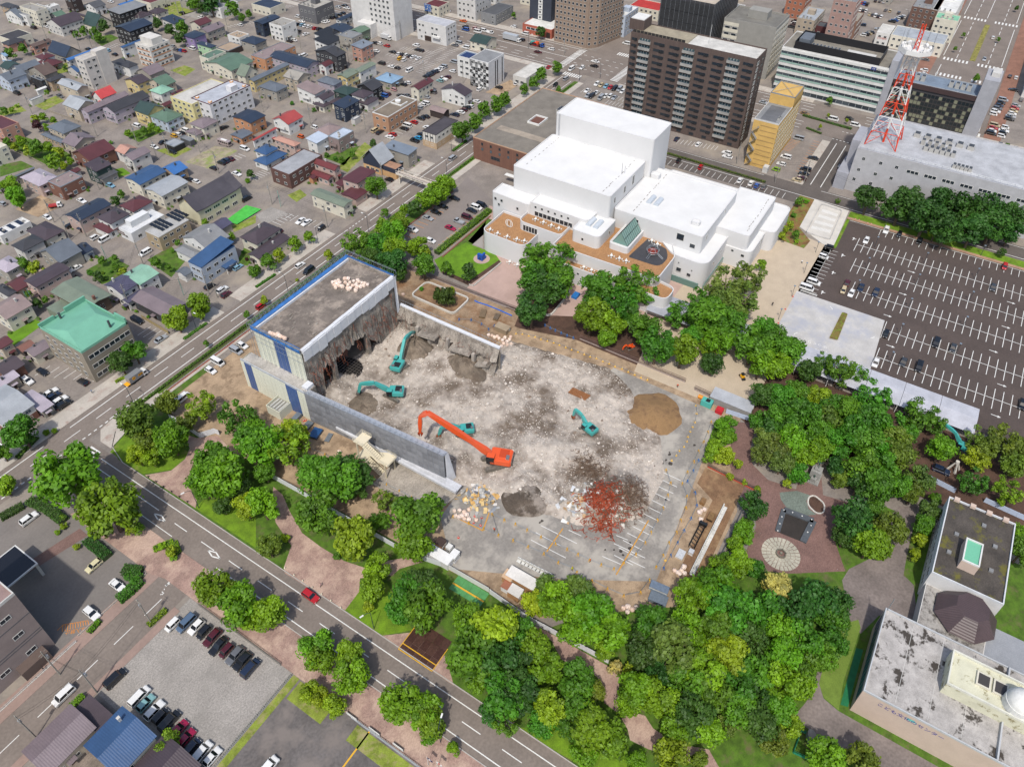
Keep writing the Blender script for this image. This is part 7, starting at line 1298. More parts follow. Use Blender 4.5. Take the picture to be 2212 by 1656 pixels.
CNM = dict(dkgrey='dark grey', ltblue='light blue', bluegrey='blue-grey')
def car(p, ty, col, dr, where):
    M_ = CARS[ty]; an = DIRS[dr]+rnd.uniform(-.03, .03); lab = f"{CNM.get(col, col)} {TN[ty]} {where}"; nm = 'van' if ty in 'vm' else ('pickup_truck' if ty == 'p' else 'car'); ct = 'van' if ty in 'vm' else ('truck' if ty == 'p' else 'car')
    if depth(p) > 430:
        o = put(nm, M_['one'], None, (p.x, p.y, .03), an); omat(o, 0, PAINT[col]); tag(o, lab, ct, 'cars'); return
    t = thing(nm, (p.x, p.y, .03), lab, ct, 'cars', an); o = put('body', M_['body'], t); omat(o, 0, PAINT[col]); put('windows', M_['windows'], t); hl, hw, wr = M_['dims']
    for sx in (-1, 1):
        for sy in (-1, 1): put('wheel', M_['wheel'], t, (sx*(hl-.78), sy*(hw-.1), wr))
    put('headlights', M_['lamp'], t); put('tail_lights', M_['tail'], t); return t
def cars(t, where, s):
    for q in s.split():
        x, y, ty, col, dr = q.split(','); car(g(t, float(x), float(y), .7), ty, col, dr, where)
RC = ['white']*8+['black']*5+['silver']*4+['grey', 'navy', 'blue', 'red', 'dkgrey', 'dkgrey', 'beige']
def row(t, where, x0, y0, x1, y1, n, dr, fill=.85):
    a, b = g(t, x0, y0, .7), g(t, x1, y1, .7)
    for k in range(n):
        if rnd.random() < fill: car(a.lerp(b, (k+.5)/n), rnd.choice('khhssum'), rnd.choice(RC), dr, where)
cars(30, 'in the far row of the gravel lot', '1490,425,k,white,w 1610,410,m,bluegrey,w 1695,440,h,white,w 1760,490,k,black,w 1835,535,u,maroon,w 1885,605,s,black,w 1955,650,k,maroon,w 2030,690,u,grey,w 2095,740,u,black,w 2165,800,m,navy,e')
cars(30, 'in the near row of the gravel lot', '1205,1045,m,white,e 1260,1100,h,teal,e 1335,1165,u,white,e 1390,1215,k,black,e 1465,1260,m,black,e 1545,1325,h,crimson,e 1610,1400,h,crimson,e 1665,1480,k,navy,e 1745,1530,m,white,e 1835,1565,h,white,e'); cars(30, 'alone at the side street end of the gravel lot', '995,890,m,black,e'); cars(30, 'driving on the side street', '550,1035,m,white,w'); cars(31, 'at the bottom edge of the yard', '105,1660,m,white,e')
cars(30, 'in the lower left forecourt', '1015,85,s,white,s 790,325,u,white,s'); cars(20, 'in the lower left forecourt', '250,1165,u,white,e 810,1570,h,cream,w'); cars(31, 'driving on the cross street', '470,175,u,red,s')
cars(10, 'parked on the site strip by the main street', '2095,1325,h,white,s 2040,1370,m,silver,s 1880,1470,v,white,s 1820,1540,h,white,s'); cars(20, 'parked on the site strip by the main street', '1580,125,v,white,e'); cars(10, 'in the lot beside the mint-roofed office', '1390,1270,s,silver,e 1185,1110,m,black,s 365,1555,h,black,s 715,1640,h,black,n 235,1630,u,white,s')
cars(10, 'in a yard left of the main street', '820,395,k,white,e 905,410,v,white,w 1255,525,m,white,w 650,660,s,white,w 410,220,h,white,s 1810,815,h,black,e 1920,845,u,white,e 1955,885,h,maroon,e 2055,650,h,ltblue,e 2130,60,m,black,e 20,100,h,silver,n 705,75,s,white,s 610,290,h,black,e'); cars(20, 'in the lot beside the silver-roofed shop', '435,75,s,white,e 465,105,h,navy,e 520,145,u,white,e 550,178,u,black,e 415,235,h,navy,e')
cars(11, 'driving on the main street', '380,632,h,white,e 455,680,m,black,w 40,990,k,red,e'); cars(1, 'driving on the main street', '1700,1365,m,silver,e'); cars(11, 'in the white-lined lot by the main street', '385,250,s,white,w 435,265,s,white,w 565,315,k,black,w 190,330,h,maroon,n')
cars(11, 'in the museum car park', '1715,55,s,black,s 1615,125,s,black,s 1555,175,s,black,s 1485,225,s,silver,s 1355,325,u,white,s 1245,405,h,white,s 1950,115,m,black,s 1905,135,m,white,s 1865,160,s,black,s 1825,220,m,maroon,s 1755,255,p,silver,n 1680,310,s,crimson,s 1510,420,h,white,s')
cars(13, 'in the large car park', '850,418,h,white,w 1022,330,u,white,w 1135,370,k,black,w 1312,420,s,black,w 2045,645,k,red,w 1945,825,h,dkgrey,w 685,785,h,maroon,e 652,850,k,beige,w 720,875,h,white,w 805,825,s,navy,w 932,870,u,navy,w 1018,1230,k,black,w 1452,1305,m,black,w 1600,1348,h,dkgrey,w 930,1475,h,white,w 1170,1470,h,dkgrey,w 1305,1510,m,black,w'); cars(13, 'at the plaza edge of the large car park', '525,480,k,black,n 482,560,k,white,s 395,780,m,white,s 335,830,v,white,s'); cars(23, 'at the right edge of the large car park', '2200,180,u,black,w'); cars(23, 'parked among the memorial park trees', '1495,745,u,navy,s')
cars(2, 'on the big crossing', '225,450,s,maroon,s 340,425,h,white,n 717,530,s,white,n 710,570,s,black,n 605,585,h,white,w 515,595,v,white,w'); cars(2, 'on the main street near the crossing', '990,375,m,white,n 467,680,m,silver,e 375,735,k,black,w 270,825,s,white,w'); cars(2, 'in a lot beside the big crossing', '40,720,h,white,e 115,290,m,white,n 85,345,h,black,n 320,580,h,red,e 120,660,h,white,n 15,230,h,white,n')
cars(2, 'in the lot behind the museum', '735,725,u,white,w 770,735,h,beige,w 812,745,h,ltblue,w 850,755,h,red,w 888,765,m,black,w 930,770,m,silver,w 955,790,h,white,w 650,782,s,white,w 728,800,s,white,w 655,825,h,silver,w 690,830,m,black,w 770,845,v,silver,w 808,830,h,white,w 848,832,k,white,w 885,843,s,silver,w 440,890,h,black,e 480,905,h,black,e'); cars(2, 'in the museum rear parking strip', '1440,1390,k,black,e 1630,1445,k,red,e 1970,1555,s,white,e 2065,1580,s,white,e 2115,1600,h,blue,e 2175,1610,s,grey,e'); cars(2, 'before the brown tower', '1425,1200,h,navy,e 1608,1245,s,white,e 1858,1320,u,white,n 1862,1352,s,white,n'); cars(2, 'on the avenue behind the brown tower', '2175,885,s,silver,s')
cars(3, 'in the orange-lined hotel lot', '265,1195,v,silver,n 155,1355,m,white,n 115,1415,h,white,n 70,1465,k,green,n 390,1365,s,black,n 325,1465,m,black,n 310,1500,s,black,n 290,1540,h,maroon,n 250,1552,h,beige,n'); cars(3, 'on the avenue by the striped office', '320,980,s,bronze,s 565,1030,v,white,s 705,1025,h,black,s 755,1080,m,white,s'); cars(3, 'on the side street by the station block', '620,1450,m,grey,e'); cars(3, 'on the boulevard', '1350,605,h,white,n 1335,635,s,white,n 1360,515,s,grey,n 1945,325,h,white,e 1870,510,s,silver,w 820,215,h,navy,n 955,250,s,silver,n')
row(3, 'in the upper right lot', 2040, 850, 1940, 1000, 6, 's'); row(3, 'in the upper right lot', 2150, 900, 2080, 1040, 6, 's'); row(3, 'in the upper right lot', 1965, 1070, 1920, 1165, 4, 's', 1); row(3, 'in the upper right lot', 2055, 1090, 2010, 1190, 4, 's', 1); row(3, 'in the upper right lot', 1850, 1215, 2200, 1310, 8, 'e', .9); cars(3, 'in the upper right lot', '2120,775,s,black,n 2090,660,h,black,e 2145,670,h,white,e 2190,860,h,grey,e')
row(3, 'in the lot behind the pink tower', 800, 20, 870, 45, 3, 'e'); row(3, 'in the lot behind the pink tower', 740, 70, 860, 100, 5, 'e'); row(3, 'in the lot behind the pink tower', 870, 120, 990, 150, 5, 'e'); row(3, 'in the lot behind the pink tower', 1000, 85, 1150, 115, 4, 'e'); row(3, 'in the lot behind the pink tower', 1060, 190, 1170, 140, 5, 'n'); row(3, 'in the lot behind the pink tower', 880, 0, 1020, 20, 4, 'e'); row(3, 'beside the concrete office', 195, 240, 240, 180, 4, 'n'); row(3, 'in the lot below the brown brick block', 810, 310, 900, 275, 4, 'n')
W1 = 'in the lot beside the white three-storey office'
cars(1, W1, '1385,392,u,white,n 1395,430,h,black,n 1425,437,h,black,n 1180,448,s,black,n 1238,465,h,white,e 1270,470,h,black,e 1300,480,k,white,e 1335,485,h,black,e 1360,490,s,white,e 1405,503,s,white,e 1243,507,k,yellow,e 1280,520,k,white,e 1085,548,m,black,n 1170,575,s,white,n 1215,585,s,black,n 1720,390,s,grey,n 1750,370,m,silver,n 1815,410,m,white,n 1065,375,h,white,n 1025,370,h,black,n 1130,395,h,red,n 1035,440,s,white,n'); cars(1, 'on the lane between the lots', '1325,610,v,white,w')
cars(1, 'in the long row by the chequered block', '1620,575,m,silver,n 1598,588,h,white,n 1573,602,s,white,n 1549,614,s,black,n 1527,625,h,black,n 1507,637,s,black,n 1489,649,h,black,n 1470,660,h,black,n 1710,535,m,silver,n 1620,682,p,white,n 1590,697,h,teal,n 1655,665,h,maroon,n 1700,615,h,white,n 1935,770,u,white,e 2100,755,h,black,n')
cars(1, 'in the lot of the upper left middle', '325,345,s,white,n 430,295,s,white,e 365,270,h,black,e 415,480,m,white,e 380,487,h,white,e 290,355,h,black,n 510,245,h,red,e 545,250,h,black,e 575,260,h,black,e 400,215,h,ltblue,e 430,223,s,white,e 460,230,h,white,e 360,210,h,black,e 395,185,s,white,n 585,190,s,white,n 610,183,s,white,n 360,145,k,white,n 645,155,h,black,n 685,150,h,black,n 720,130,h,black,n 750,115,h,black,n 710,60,s,silver,n 765,48,s,black,n 785,70,s,white,n')
cars(1, 'in a small lot of the middle blocks', '1190,775,k,pink,n 1135,810,h,maroon,n 1105,825,m,blue,n 1075,850,h,black,n 1275,730,h,black,n 1310,715,h,white,n 1250,825,s,black,n 1300,822,s,grey,n 1470,835,s,silver,n 1525,795,m,grey,n 505,1100,k,white,n 385,1180,k,orange,n 1150,1550,h,black,n')
cars(1, 'in the lot behind the orange brick office', '1440,905,h,white,n 1465,892,m,white,n 1410,930,h,silver,n 1425,1020,s,black,n 1465,1005,s,black,n 1365,1055,h,red,n 1305,1085,v,white,n 1280,1110,s,black,n 1180,1160,h,red,n 1155,1182,s,white,n 1030,1125,m,beige,e 1070,1140,s,black,e 1370,1215,p,black,n 1400,1190,h,cyan,n 1425,1160,h,black,n 1475,1100,h,white,n 1720,990,u,navy,n 1768,967,s,white,n 1795,947,h,maroon,n 1822,927,s,black,n 1850,918,h,white,n 1905,875,s,white,n')
cars(1, 'on the top avenue', '1810,255,m,blue,n 1810,230,h,black,n 1915,275,v,white,s 1970,265,m,white,s 2020,280,p,white,s 1895,250,k,pink,s 1790,180,s,orange,n'); row(1, 'on the top avenue', 1680, 100, 1400, 40, 5, 'n', .5); row(2, 'on the top avenue', 20, 330, 240, 400, 3, 's', .4)
cars(0, 'in the far left blocks', '955,15,s,white,n 1265,35,s,white,n 1375,30,m,white,n 1410,45,h,black,e 1440,50,h,black,e 1400,10,h,blue,e 1570,110,h,black,n 1735,145,h,white,n 2075,215,h,white,n 1660,420,m,white,n 1585,440,h,red,n 1555,435,h,blue,n 1520,430,h,grey,n 1490,400,h,silver,n 930,435,h,ltblue,n 990,470,h,black,n 760,425,h,black,n 290,240,m,black,n 405,230,s,white,n 145,805,m,black,n 520,830,h,grey,s 100,315,v,white,e')
cars(0, 'in the middle left blocks', '1500,1175,k,yellow,n 1535,1160,h,white,n 1565,1150,h,black,n 1600,1125,m,white,n 1410,1225,s,black,e 1335,1270,h,white,s 1495,1315,k,black,s 2115,1285,m,white,s 1990,1370,s,maroon,n 1950,1385,u,navy,n 1915,1405,u,black,n 1845,1450,h,black,n 2045,1500,s,white,s 960,1390,s,black,s 955,1600,h,ltblue,s 1635,1550,h,black,n 1690,1565,s,white,n 1180,1085,m,white,n 1935,1100,s,black,e 1870,1120,h,maroon,e')
def truck(p, rz, boxc, cabc, L, W, Hh, label, name='truck', logo=None, cabonly=False):
    t = thing(name, (p.x, p.y, .02), label, 'truck', 'trucks', rz); hl = L/2; bc, cc = mat(boxc, 'car', .4), mat(cabc, 'car')
    MB().box(-hl, hl-1.75, -W/2, W/2, .85, Hh).build('cargo_box', bc, t); MB().box(-hl, hl-.2, -W/2+.15, W/2-.15, .5, .85).build('chassis', TYRE, t)
    MB().add([(hl-1.65, -W/2+.05, .5), (hl, -W/2+.05, .5), (hl, W/2-.05, .5), (hl-1.65, W/2-.05, .5), (hl-1.65, -W/2+.1, 2.1), (hl-.3, -W/2+.1, 2.1), (hl-.3, W/2-.1, 2.1), (hl-1.65, W/2-.1, 2.1)], [(0, 3, 2, 1), (4, 5, 6, 7), (0, 1, 5, 4), (1, 2, 6, 5), (2, 3, 7, 6), (3, 0, 4, 7)]).build('cab', cc, t)
    MB().add([(hl-.11, -W/2+.16, 1.35), (hl-.11, W/2-.16, 1.35), (hl-.28, W/2-.18, 2.0), (hl-.28, -W/2+.18, 2.0)], [(0, 1, 2, 3)]).build('windscreen', CG, t)
    for s in (-1, 1): MB().box(hl-1.3, hl-.45, s*(W/2-.04)-.02, s*(W/2-.04)+.02, 1.35, 1.95).build('side_window', CG, t)
    for x in (hl-.9, -hl+1.1):
        for y in (-W/2+.15, W/2-.15): MB().bar((x, y-.12, .4), (x, y+.12, .4), .4, 12).build('wheel', TYRE, t)
    return t, hl, W
p = g(10, 1185, 1590, 1.2); t, hl, W_ = truck(p, 0, '8c8e90', 'e4e4e2', 6.2, 2.1, 3.0, 'grey box delivery truck with yellow round marks on the main street', 'delivery_truck'); YM = mat('f0b020', 'paint')
for s in (-1, 1):
    MB().bar((-1.6, s*(W_/2+.005), 2.1), (-1.6, s*(W_/2+.02), 2.1), .55, 20).build('round_mark', YM, t); m = MB(); m.bar((.2, s*(W_/2+.005), 2.0), (.2, s*(W_/2+.02), 2.0), .34, 16).bar((1.1, s*(W_/2+.005), 2.0), (1.1, s*(W_/2+.02), 2.0), .34, 16).box(.2, 1.1, *sorted((s*(W_/2+.004), s*(W_/2+.02))), 1.66, 2.34); m.build('oval_mark', YM, t); m = MB(); m.box(-1.9, -1.35, *sorted((s*(W_/2+.022), s*(W_/2+.03))), 1.98, 2.14).box(-1.45, -1.3, *sorted((s*(W_/2+.022), s*(W_/2+.03))), 2.1, 2.32).box(-1.9, -1.8, *sorted((s*(W_/2+.022), s*(W_/2+.03))), 1.82, 2.0); m.build('dark_mark', mat('3a3020', 'paint'), t)
MB().box(-hl-1.2, -hl-.02, -.9, .9, .75, .85).build('tail_lift', YM, t)
truck(g(1, 1125, 325, 1.2), -math.pi/2, 'c8cacc', 'e4e4e2', 6.5, 2.2, 3.0, 'white box truck beside the tall white office', 'box_truck'); truck(g(2, 0, 330, 1.6), -math.pi/2, 'b8bcc0', 'e8e8e6', 11, 2.5, 3.7, 'large white lorry on the top avenue', 'lorry'); truck(g(10, 480, 120, .8), -.7, 'b83a30', 'e8e8e6', 4.8, 1.8, 1.4, 'small red and white tipper truck on the dirt plot', 'tipper_truck')
t, hl, W_ = truck(g(2, 215, 385, 1), -math.pi/2, '30343a', '2a5aa8', 9, 2.4, 1.1, 'flatbed lorry carrying small orange and teal machines near the crossing', 'flatbed_lorry'); MB().box(-3.6, -2, -.8, .8, 1.1, 2.3).build('carried_machine', mat('4aa8a0', 'paint'), t); MB().box(-.8, 1, -.9, .9, 1.1, 2.4).build('carried_machine', mat('e05a28', 'paint'), t)
p = g(0, 1940, 1232, 1.2); t = thing('minibus', (p.x, p.y, 0), 'pale mauve minibus parked in the middle left blocks', 'bus', None, -math.pi/2+.05); MB().box(-3.4, 3.4, -1.05, 1.05, .4, 2.5).build('body', mat('a89a98', 'car'), t)
for s in (-1, 1):
    for k in range(5): MB().box(-3+k*1.25, -2+k*1.25, s*1.06-.01, s*1.06+.01, 1.4, 2.1).build('window', CG, t)
    for x in (-2.2, 2.3): MB().bar((x, s*.95-.1, .4), (x, s*.95+.1, .4), .4, 10).build('wheel', TYRE, t)
MB().box(3.4, 3.43, -.9, .9, 1.2, 2.2).build('windscreen', CG, t); MB().box(-1.6, 1.6, -.5, .5, 2.5, 2.7).build('roof_unit', WHITE, t)
# ================================================================== observatory building and annex on the right
STAIN = mat('b4b0ac', 'concrete', amount=.25, second='4a443e', pscale=.22, p0=.54, p1=.6, scale=.5); PKW = mat('d2b8a4', 'wall', amount=.06)
t, F, (a, b, c, d) = bldg('pale pink observatory building with stained flat roof and white dome', 93.8, 114.4, -90, -24.4, 9, PKW, STAIN, .5, 'observatory', 'observatory_building', 'bcc0c4')
f = F['N']
for k in range(7): f.at(2+k*2.8, 5.6, WIN1, 2.6, 4.4, mats=(mat('5a6a78', 'metal'), mat('3a566e', 'glass')))
for k in range(4): addbox(t, 'roof_joint', a+1, b-1, d-6-k*6, d-5.92-k*6, 9.06, 9.1, 'offwhite')
addbox(t, 'roof_wall', a+.2, b-.2, d-24.3, d-24, 9, 9.8, 'bcc0c4'); OB = mat('d6d4b4', 'wall', second='8a8058', pscale=.5, p0=.56, p1=.66)
addbox(t, 'raised_block', a+8, a+16, d-40, d-13, 9, 12.5, OB); m = MB()
for q in ((a+8, a+8.3, d-40, d-13), (a+15.7, a+16, d-40, d-13), (a+8.3, a+15.7, d-13.3, d-13)): m.box(*q, 12.5, 13.1)
m.build('parapet', mat('d8d8c8', 'wall'), t); addbox(t, 'light_well', a+11, a+14, d-20.4, d-17.8, 12.5, 13, 'cream'); addbox(t, 'light_well', a+11, a+14, d-23.4, d-20.8, 12.5, 13, 'cream'); addbox(t, 'well_floor', a+11.3, a+13.7, d-20.1, d-18.1, 13, 13.02, FRD); addbox(t, 'well_floor', a+11.3, a+13.7, d-23.1, d-21.1, 13, 13.02, FRD)
dc = g(33, 2150, 1130, 12.5)-t.location; MB().bar((dc.x, dc.y, 12.4), (dc.x, dc.y, 14.6), 2.7, 28).build('dome_drum', WHITE, t); m = MB(); V = []; n = 24
for i in range(7):
    for k in range(n): an = 2*math.pi*k/n; e = math.pi/2*i/6; V.append((dc.x+2.6*math.cos(e)*math.cos(an), dc.y+2.6*math.cos(e)*math.sin(an), 14.6+2.6*math.sin(e)))
smooth(m.add(V, [(i*n+k, i*n+(k+1) % n, (i+1)*n+(k+1) % n, (i+1)*n+k) for i in range(6) for k in range(n)]).build('dome', WHITE, t))
lettering('こども文化のセンター', t, (a-.03, d-9.5, 7.4), 1.25, mat('2a3a9a', 'paint'), 'W'); m = MB(); m.add([(a-.02, d-8.6, 7.9), (a-.02, d-10, 8.2), (a-.02, d-10.6, 7.5), (a-.02, d-9, 7.3)], [(0, 1, 2, 3)]); m.build('painted_swoosh', mat('7acac0', 'paint'), t)
addbox(t, 'front_box', a-3, a-.02, d-33, d-24, -.1, 3, PKW)
MB().bar((b-.4, d-.4, 9.4), (b-.4, d-.4, 14), .07).build('antenna', mat('silver', 'metal'), t)
MOSS = mat('56504a', 'concrete', amount=.4, second='6e6a30', pscale=.25, p0=.52, p1=.64)
t2, F, (a, b, c, d) = bldg('annex with dark mossy flat roof and mint skylight box', 128.8, 153, -46, -31.3, 9, mat('d8d8d6', 'wall'), MOSS, .55, 'annex', 'annex_building', 'd4d8dc')
for z in (2.4, 5.8): F['N'].grid(6, z, 1, 1, 3, 1.6, WIN2)
for k in range(4): addbox(t2, 'scupper', b-.8, b+.3, c+1.6+k*3.6, c+2.8+k*3.6, 9.3, 10, PKW)
for (u, v) in ((.3, .8), (.55, .75), (.6, .2), (.3, .2), (.8, .4)): addbox(t2, 'roof_vent', a+(b-a)*u, a+(b-a)*u+.9, c+(d-c)*v, c+(d-c)*v+.9, 9.05, 9.5, 'grey')
q = g(23, 1760, 1470, 11.5)-t2.location; addbox(t2, 'skylight_box', q.x-3.4, q.x+3.4, q.y-1.8, q.y+1.8, 9, 12, PKW); m = MB(); m.box(q.x-3.2, q.x+3.2, q.y-1.6, q.y+1.6, 12, 12.04); m.build('mint_top', mat('78bfa0', 'paint'), t2)
for e in ((q.x-3.4, q.x+3.4, q.y-1.8, q.y-1.5), (q.x-3.4, q.x+3.4, q.y+1.5, q.y+1.8), (q.x-3.4, q.x-3.1, q.y-1.5, q.y+1.5), (q.x+3.1, q.x+3.4, q.y-1.5, q.y+1.5)): addbox(t2, 'rim', *e, 12, 12.4, 'white')
addbox(t2, 'link_block', a-13, a-.05, c+1, d-.3, -.2, 5, 'd0ccc6'); addbox(t2, 'link_roof', a-12.8, a-.3, c+1.2, d-.5, 5, 5.1, mat('a8a49e', 'concrete', second='55504a', pscale=.4)); PR = mat('5a4648', 'roof', bump=.6)
oc = g(33, 1740, 300, 8)-t2.location; n = 8; P1 = [(oc.x+6.6*math.cos(R(22.5+45*k)), oc.y+6.6*math.sin(R(22.5+45*k)), 5.7) for k in range(8)]; P2 = [(oc.x+.6+3.5*math.cos(R(22.5+45*k)), oc.y-.5+3.5*math.sin(R(22.5+45*k)), 8.8) for k in range(8)]
for k in range(8): MB().add([P1[k], P1[(k+1) % 8], P2[(k+1) % 8], P2[k]], [(0, 1, 2, 3)]).build('roof_facet', PR, t2)
MB().add(P2, [tuple(range(8))]).build('roof_facet', PR, t2); addbox(t2, 'side_roof', a-13, a-3, c-7, c+.9, 4.4, 4.6, mat('9ea2a8', 'roof')); addbox(t2, 'side_wing', a-12.6, a-3.3, c-6.8, c+.8, -.2, 4.4, PKW)
# ================================================================== site machines
TEAL, ORG, DKM, TRK = mat('4fb0aa', 'car', .35), mat('e8622c', 'car', .35), mat('3a3c3e', 'metal'), mat('8a857c', 'metal', amount=.3)
def excavator(x, y, head, col, label, foot, joints, s=1., track=None, tool='bucket', z0=.5):
    t = thing('excavator', (x, y, z0), label, 'excavator', 'excavators on the site', head); tr = (track if track is not None else head)-head; ct, st_ = math.cos(tr), math.sin(tr)
    for sd_ in (-1, 1):
        L, W, h = 2.2*s, .3*s, .85*s; pr = [(-L, h*.5), (-L+.25*s, h*.92), (-L+.5*s, h), (L-.5*s, h), (L-.25*s, h*.92), (L, h*.5), (L-.3*s, .05), (-L+.3*s, .05)]; m = MB(); V = []
        for yy in (sd_*1.15*s-W, sd_*1.15*s+W): V += [(px*ct-yy*st_, px*st_+yy*ct, pz) for px, pz in pr]
        m.add(V, [tuple(range(8)), tuple(range(15, 7, -1))]+[(i, 8+i, 8+(i+1) % 8, (i+1) % 8) for i in range(8)]); m.build('track', TRK, t)
    MB().prism([(math.cos(k*.63)*.9*s, math.sin(k*.63)*.9*s) for k in range(10)], .6*s, 1.15*s).build('turntable', DKM, t)
    bm = bmesh.new(); bmesh.ops.create_cube(bm, size=1, matrix=Matrix.Translation((-.75*s, 0, 1.75*s)) @ Matrix.Diagonal((3.3*s, 2.6*s, 1.2*s, 1))); bmesh.ops.bevel(bm, geom=list(bm.edges), offset=.14*s, segments=2, affect='EDGES'); me = bpy.data.meshes.new('upper_body'); bm.to_mesh(me); bm.free(); me.materials.append(col); put('upper_body', me, t)
    MB().box(-1.9*s, -.5*s, -.9*s, .6*s, 2.35*s, 2.5*s).build('engine_cover', DKM if col is TEAL else mat('c85020', 'car'), t); MB().box(-2.1*s, -1.6*s, .2*s, .9*s, 2.35*s, 2.7*s).build('exhaust_box', mat('grey', 'metal'), t)
    MB().box(.1*s, 1.35*s, .45*s, 1.3*s, 1.2*s, 2.75*s).build('cab', DKM, t); MB().box(.16*s, 1.37*s, .5*s, 1.32*s, 1.75*s, 2.62*s).build('cab_window', CG, t); MB().box(.1*s, 1.3*s, .42*s, 1.28*s, 2.75*s, 2.85*s).build('cab_roof', col, t)
    J = [Vector((foot[0], -.1, foot[1]))]+[Vector((r_, -.1, z)) for r_, z in joints]; wd = [.46*s, .4*s, .32*s, .26*s]
    for i, (p, q) in enumerate(zip(J, J[1:])):
        m = MB(); u = (q-p).normalized(); n = Vector((-u.z, 0, u.x)); th = wd[min(i, 3)]; e = th*.72; V = []
        for (o, k1) in ((p, .9), (p.lerp(q, .4), 1.25), (q, .7)):
            for sy, sn in ((-1, -1), (1, -1), (1, 1), (-1, 1)): V.append(o+n*(th*k1*sn)+Vector((0, e*sy, 0)))
        m.add(V, [(i_*4+k, i_*4+(k+1) % 4, i_*4+4+(k+1) % 4, i_*4+4+k) for i_ in range(2) for k in range(4)]+[(3, 2, 1, 0), (8, 9, 10, 11)]); m.build('boom' if i < len(J)-2 else 'arm', col, t)
    for p, q in (((.9*s, .25, 1.3*s), J[0].lerp(J[1], .55)), (J[0].lerp(J[1], .8)+Vector((0, 0, .35*s)), J[1].lerp(J[2], .25)+Vector((0, 0, .2)))): MB().bar(p, q, .09*s, 6).build('cylinder', mat('b0b4b8', 'metal'), t)
    tip = J[-1]
    if tool == 'bucket': MB().add([tip+Vector(v)*s for v in ((-.2, -.6, .3), (.5, -.6, .2), (.3, -.6, -.8), (-.6, -.6, -.6), (-.2, .6, .3), (.5, .6, .2), (.3, .6, -.8), (-.6, .6, -.6))], [(0, 1, 2, 3), (7, 6, 5, 4), (0, 4, 5, 1), (1, 5, 6, 2), (2, 6, 7, 3)]).build('bucket', mat('7a7670', 'metal'), t)
    else:
        for sx in (-1, 1): MB().add([tip+Vector((sx*.1, -.3, .3)), tip+Vector((sx*.75, -.25, -.4)), tip+Vector((sx*.2, -.2, -1.5)), tip+Vector((sx*.1, .3, .3)), tip+Vector((sx*.75, .25, -.4)), tip+Vector((sx*.2, .2, -1.5))], [(0, 1, 2), (5, 4, 3), (0, 3, 4, 1), (1, 4, 5, 2), (2, 5, 3, 0)]).build('jaw', mat('a86a4a', 'metal') if col is TEAL else mat('c8582c', 'metal'), t)
    return t
ex = excavator(107.7, 72.1, 1.933, ORG, 'large orange long-reach demolition excavator', (1.2, 3), [(6.5, 7.3), (18.3, 16.1), (20.4, 14.2), (20.9, 7.6)], 1.75, 2.45, 'jaw', .6)
lettering('CRUSHER', ex, (12.5, -.55, 11.9), 1.0, WHITE, 'S').rotation_euler = (math.pi/2, -math.atan2(8.8, 11.8), 0)
excavator(122.2, 117.1, .264, TEAL, 'teal excavator reaching up to the torn far wall', (.6, 1.7), [(5.4, 7.4), (10, 6), (13.6, 3.4)], 1.3, -.3, 'jaw'); excavator(112.2, 111.1, 2.114, TEAL, 'teal excavator with bucket on the ground near the hall', (.6, 1.9), [(5.2, 5.4), (9.4, 4.9), (10.3, 1.2)], 1.3, 1.6); excavator(111.6, 85.5, 2.312, TEAL, 'teal excavator half hidden behind the orange boom', (.6, 1.8), [(3.6, 4.4), (6.3, 3.6), (7.2, .8)], 1.15, 2.2, 'jaw'); excavator(130.8, 56.5, 1.3, TEAL, 'smaller teal excavator near the brown sand heap', (.6, 1.8), [(2.8, 4.4), (5.4, 4.8), (6, 1.6)], 1.1, 2.4, 'jaw'); excavator(180.6, -33.3, 1.345, TEAL, 'teal excavator among the trees by the covered walkway', (.6, 1.8), [(3, 4.4), (6.4, 5.6), (6.4, 2.6)], .95, 1.2, 'bucket', 0)
mp = g(12, 1215, 1180); excavator(mp.x, mp.y, .6, ORG, 'small orange digger under the museum trees', (.4, .9), [(1.6, 2.4), (2.6, 1.6), (2.8, .5)], .5, .6, 'bucket', 0); mp = g(12, 1020, 1355); excavator(mp.x, mp.y, 2.6, ORG, 'small orange digger behind the slatted fence', (.4, .9), [(1.6, 2.2), (2.6, 1.6), (2.8, .5)], .55, 2.6, 'bucket', 0)
mp = g(12, 1990, 1600, .5); rl = thing('road_roller', (mp.x, mp.y, 0), 'small yellow road roller beside the park path', 'roller', None, .8); MB().box(-.7, .7, -.5, .5, .5, 1.1).build('body', mat('e0a820', 'car'), rl); MB().bar((.9, -.5, .4), (.9, .5, .4), .42, 14).build('drum', DKM, rl); MB().bar((-.9, -.5, .4), (-.9, .5, .4), .42, 14).build('drum', DKM, rl); MB().box(-.6, .5, -.45, .45, 1.9, 1.98).build('canopy', DKM, rl)
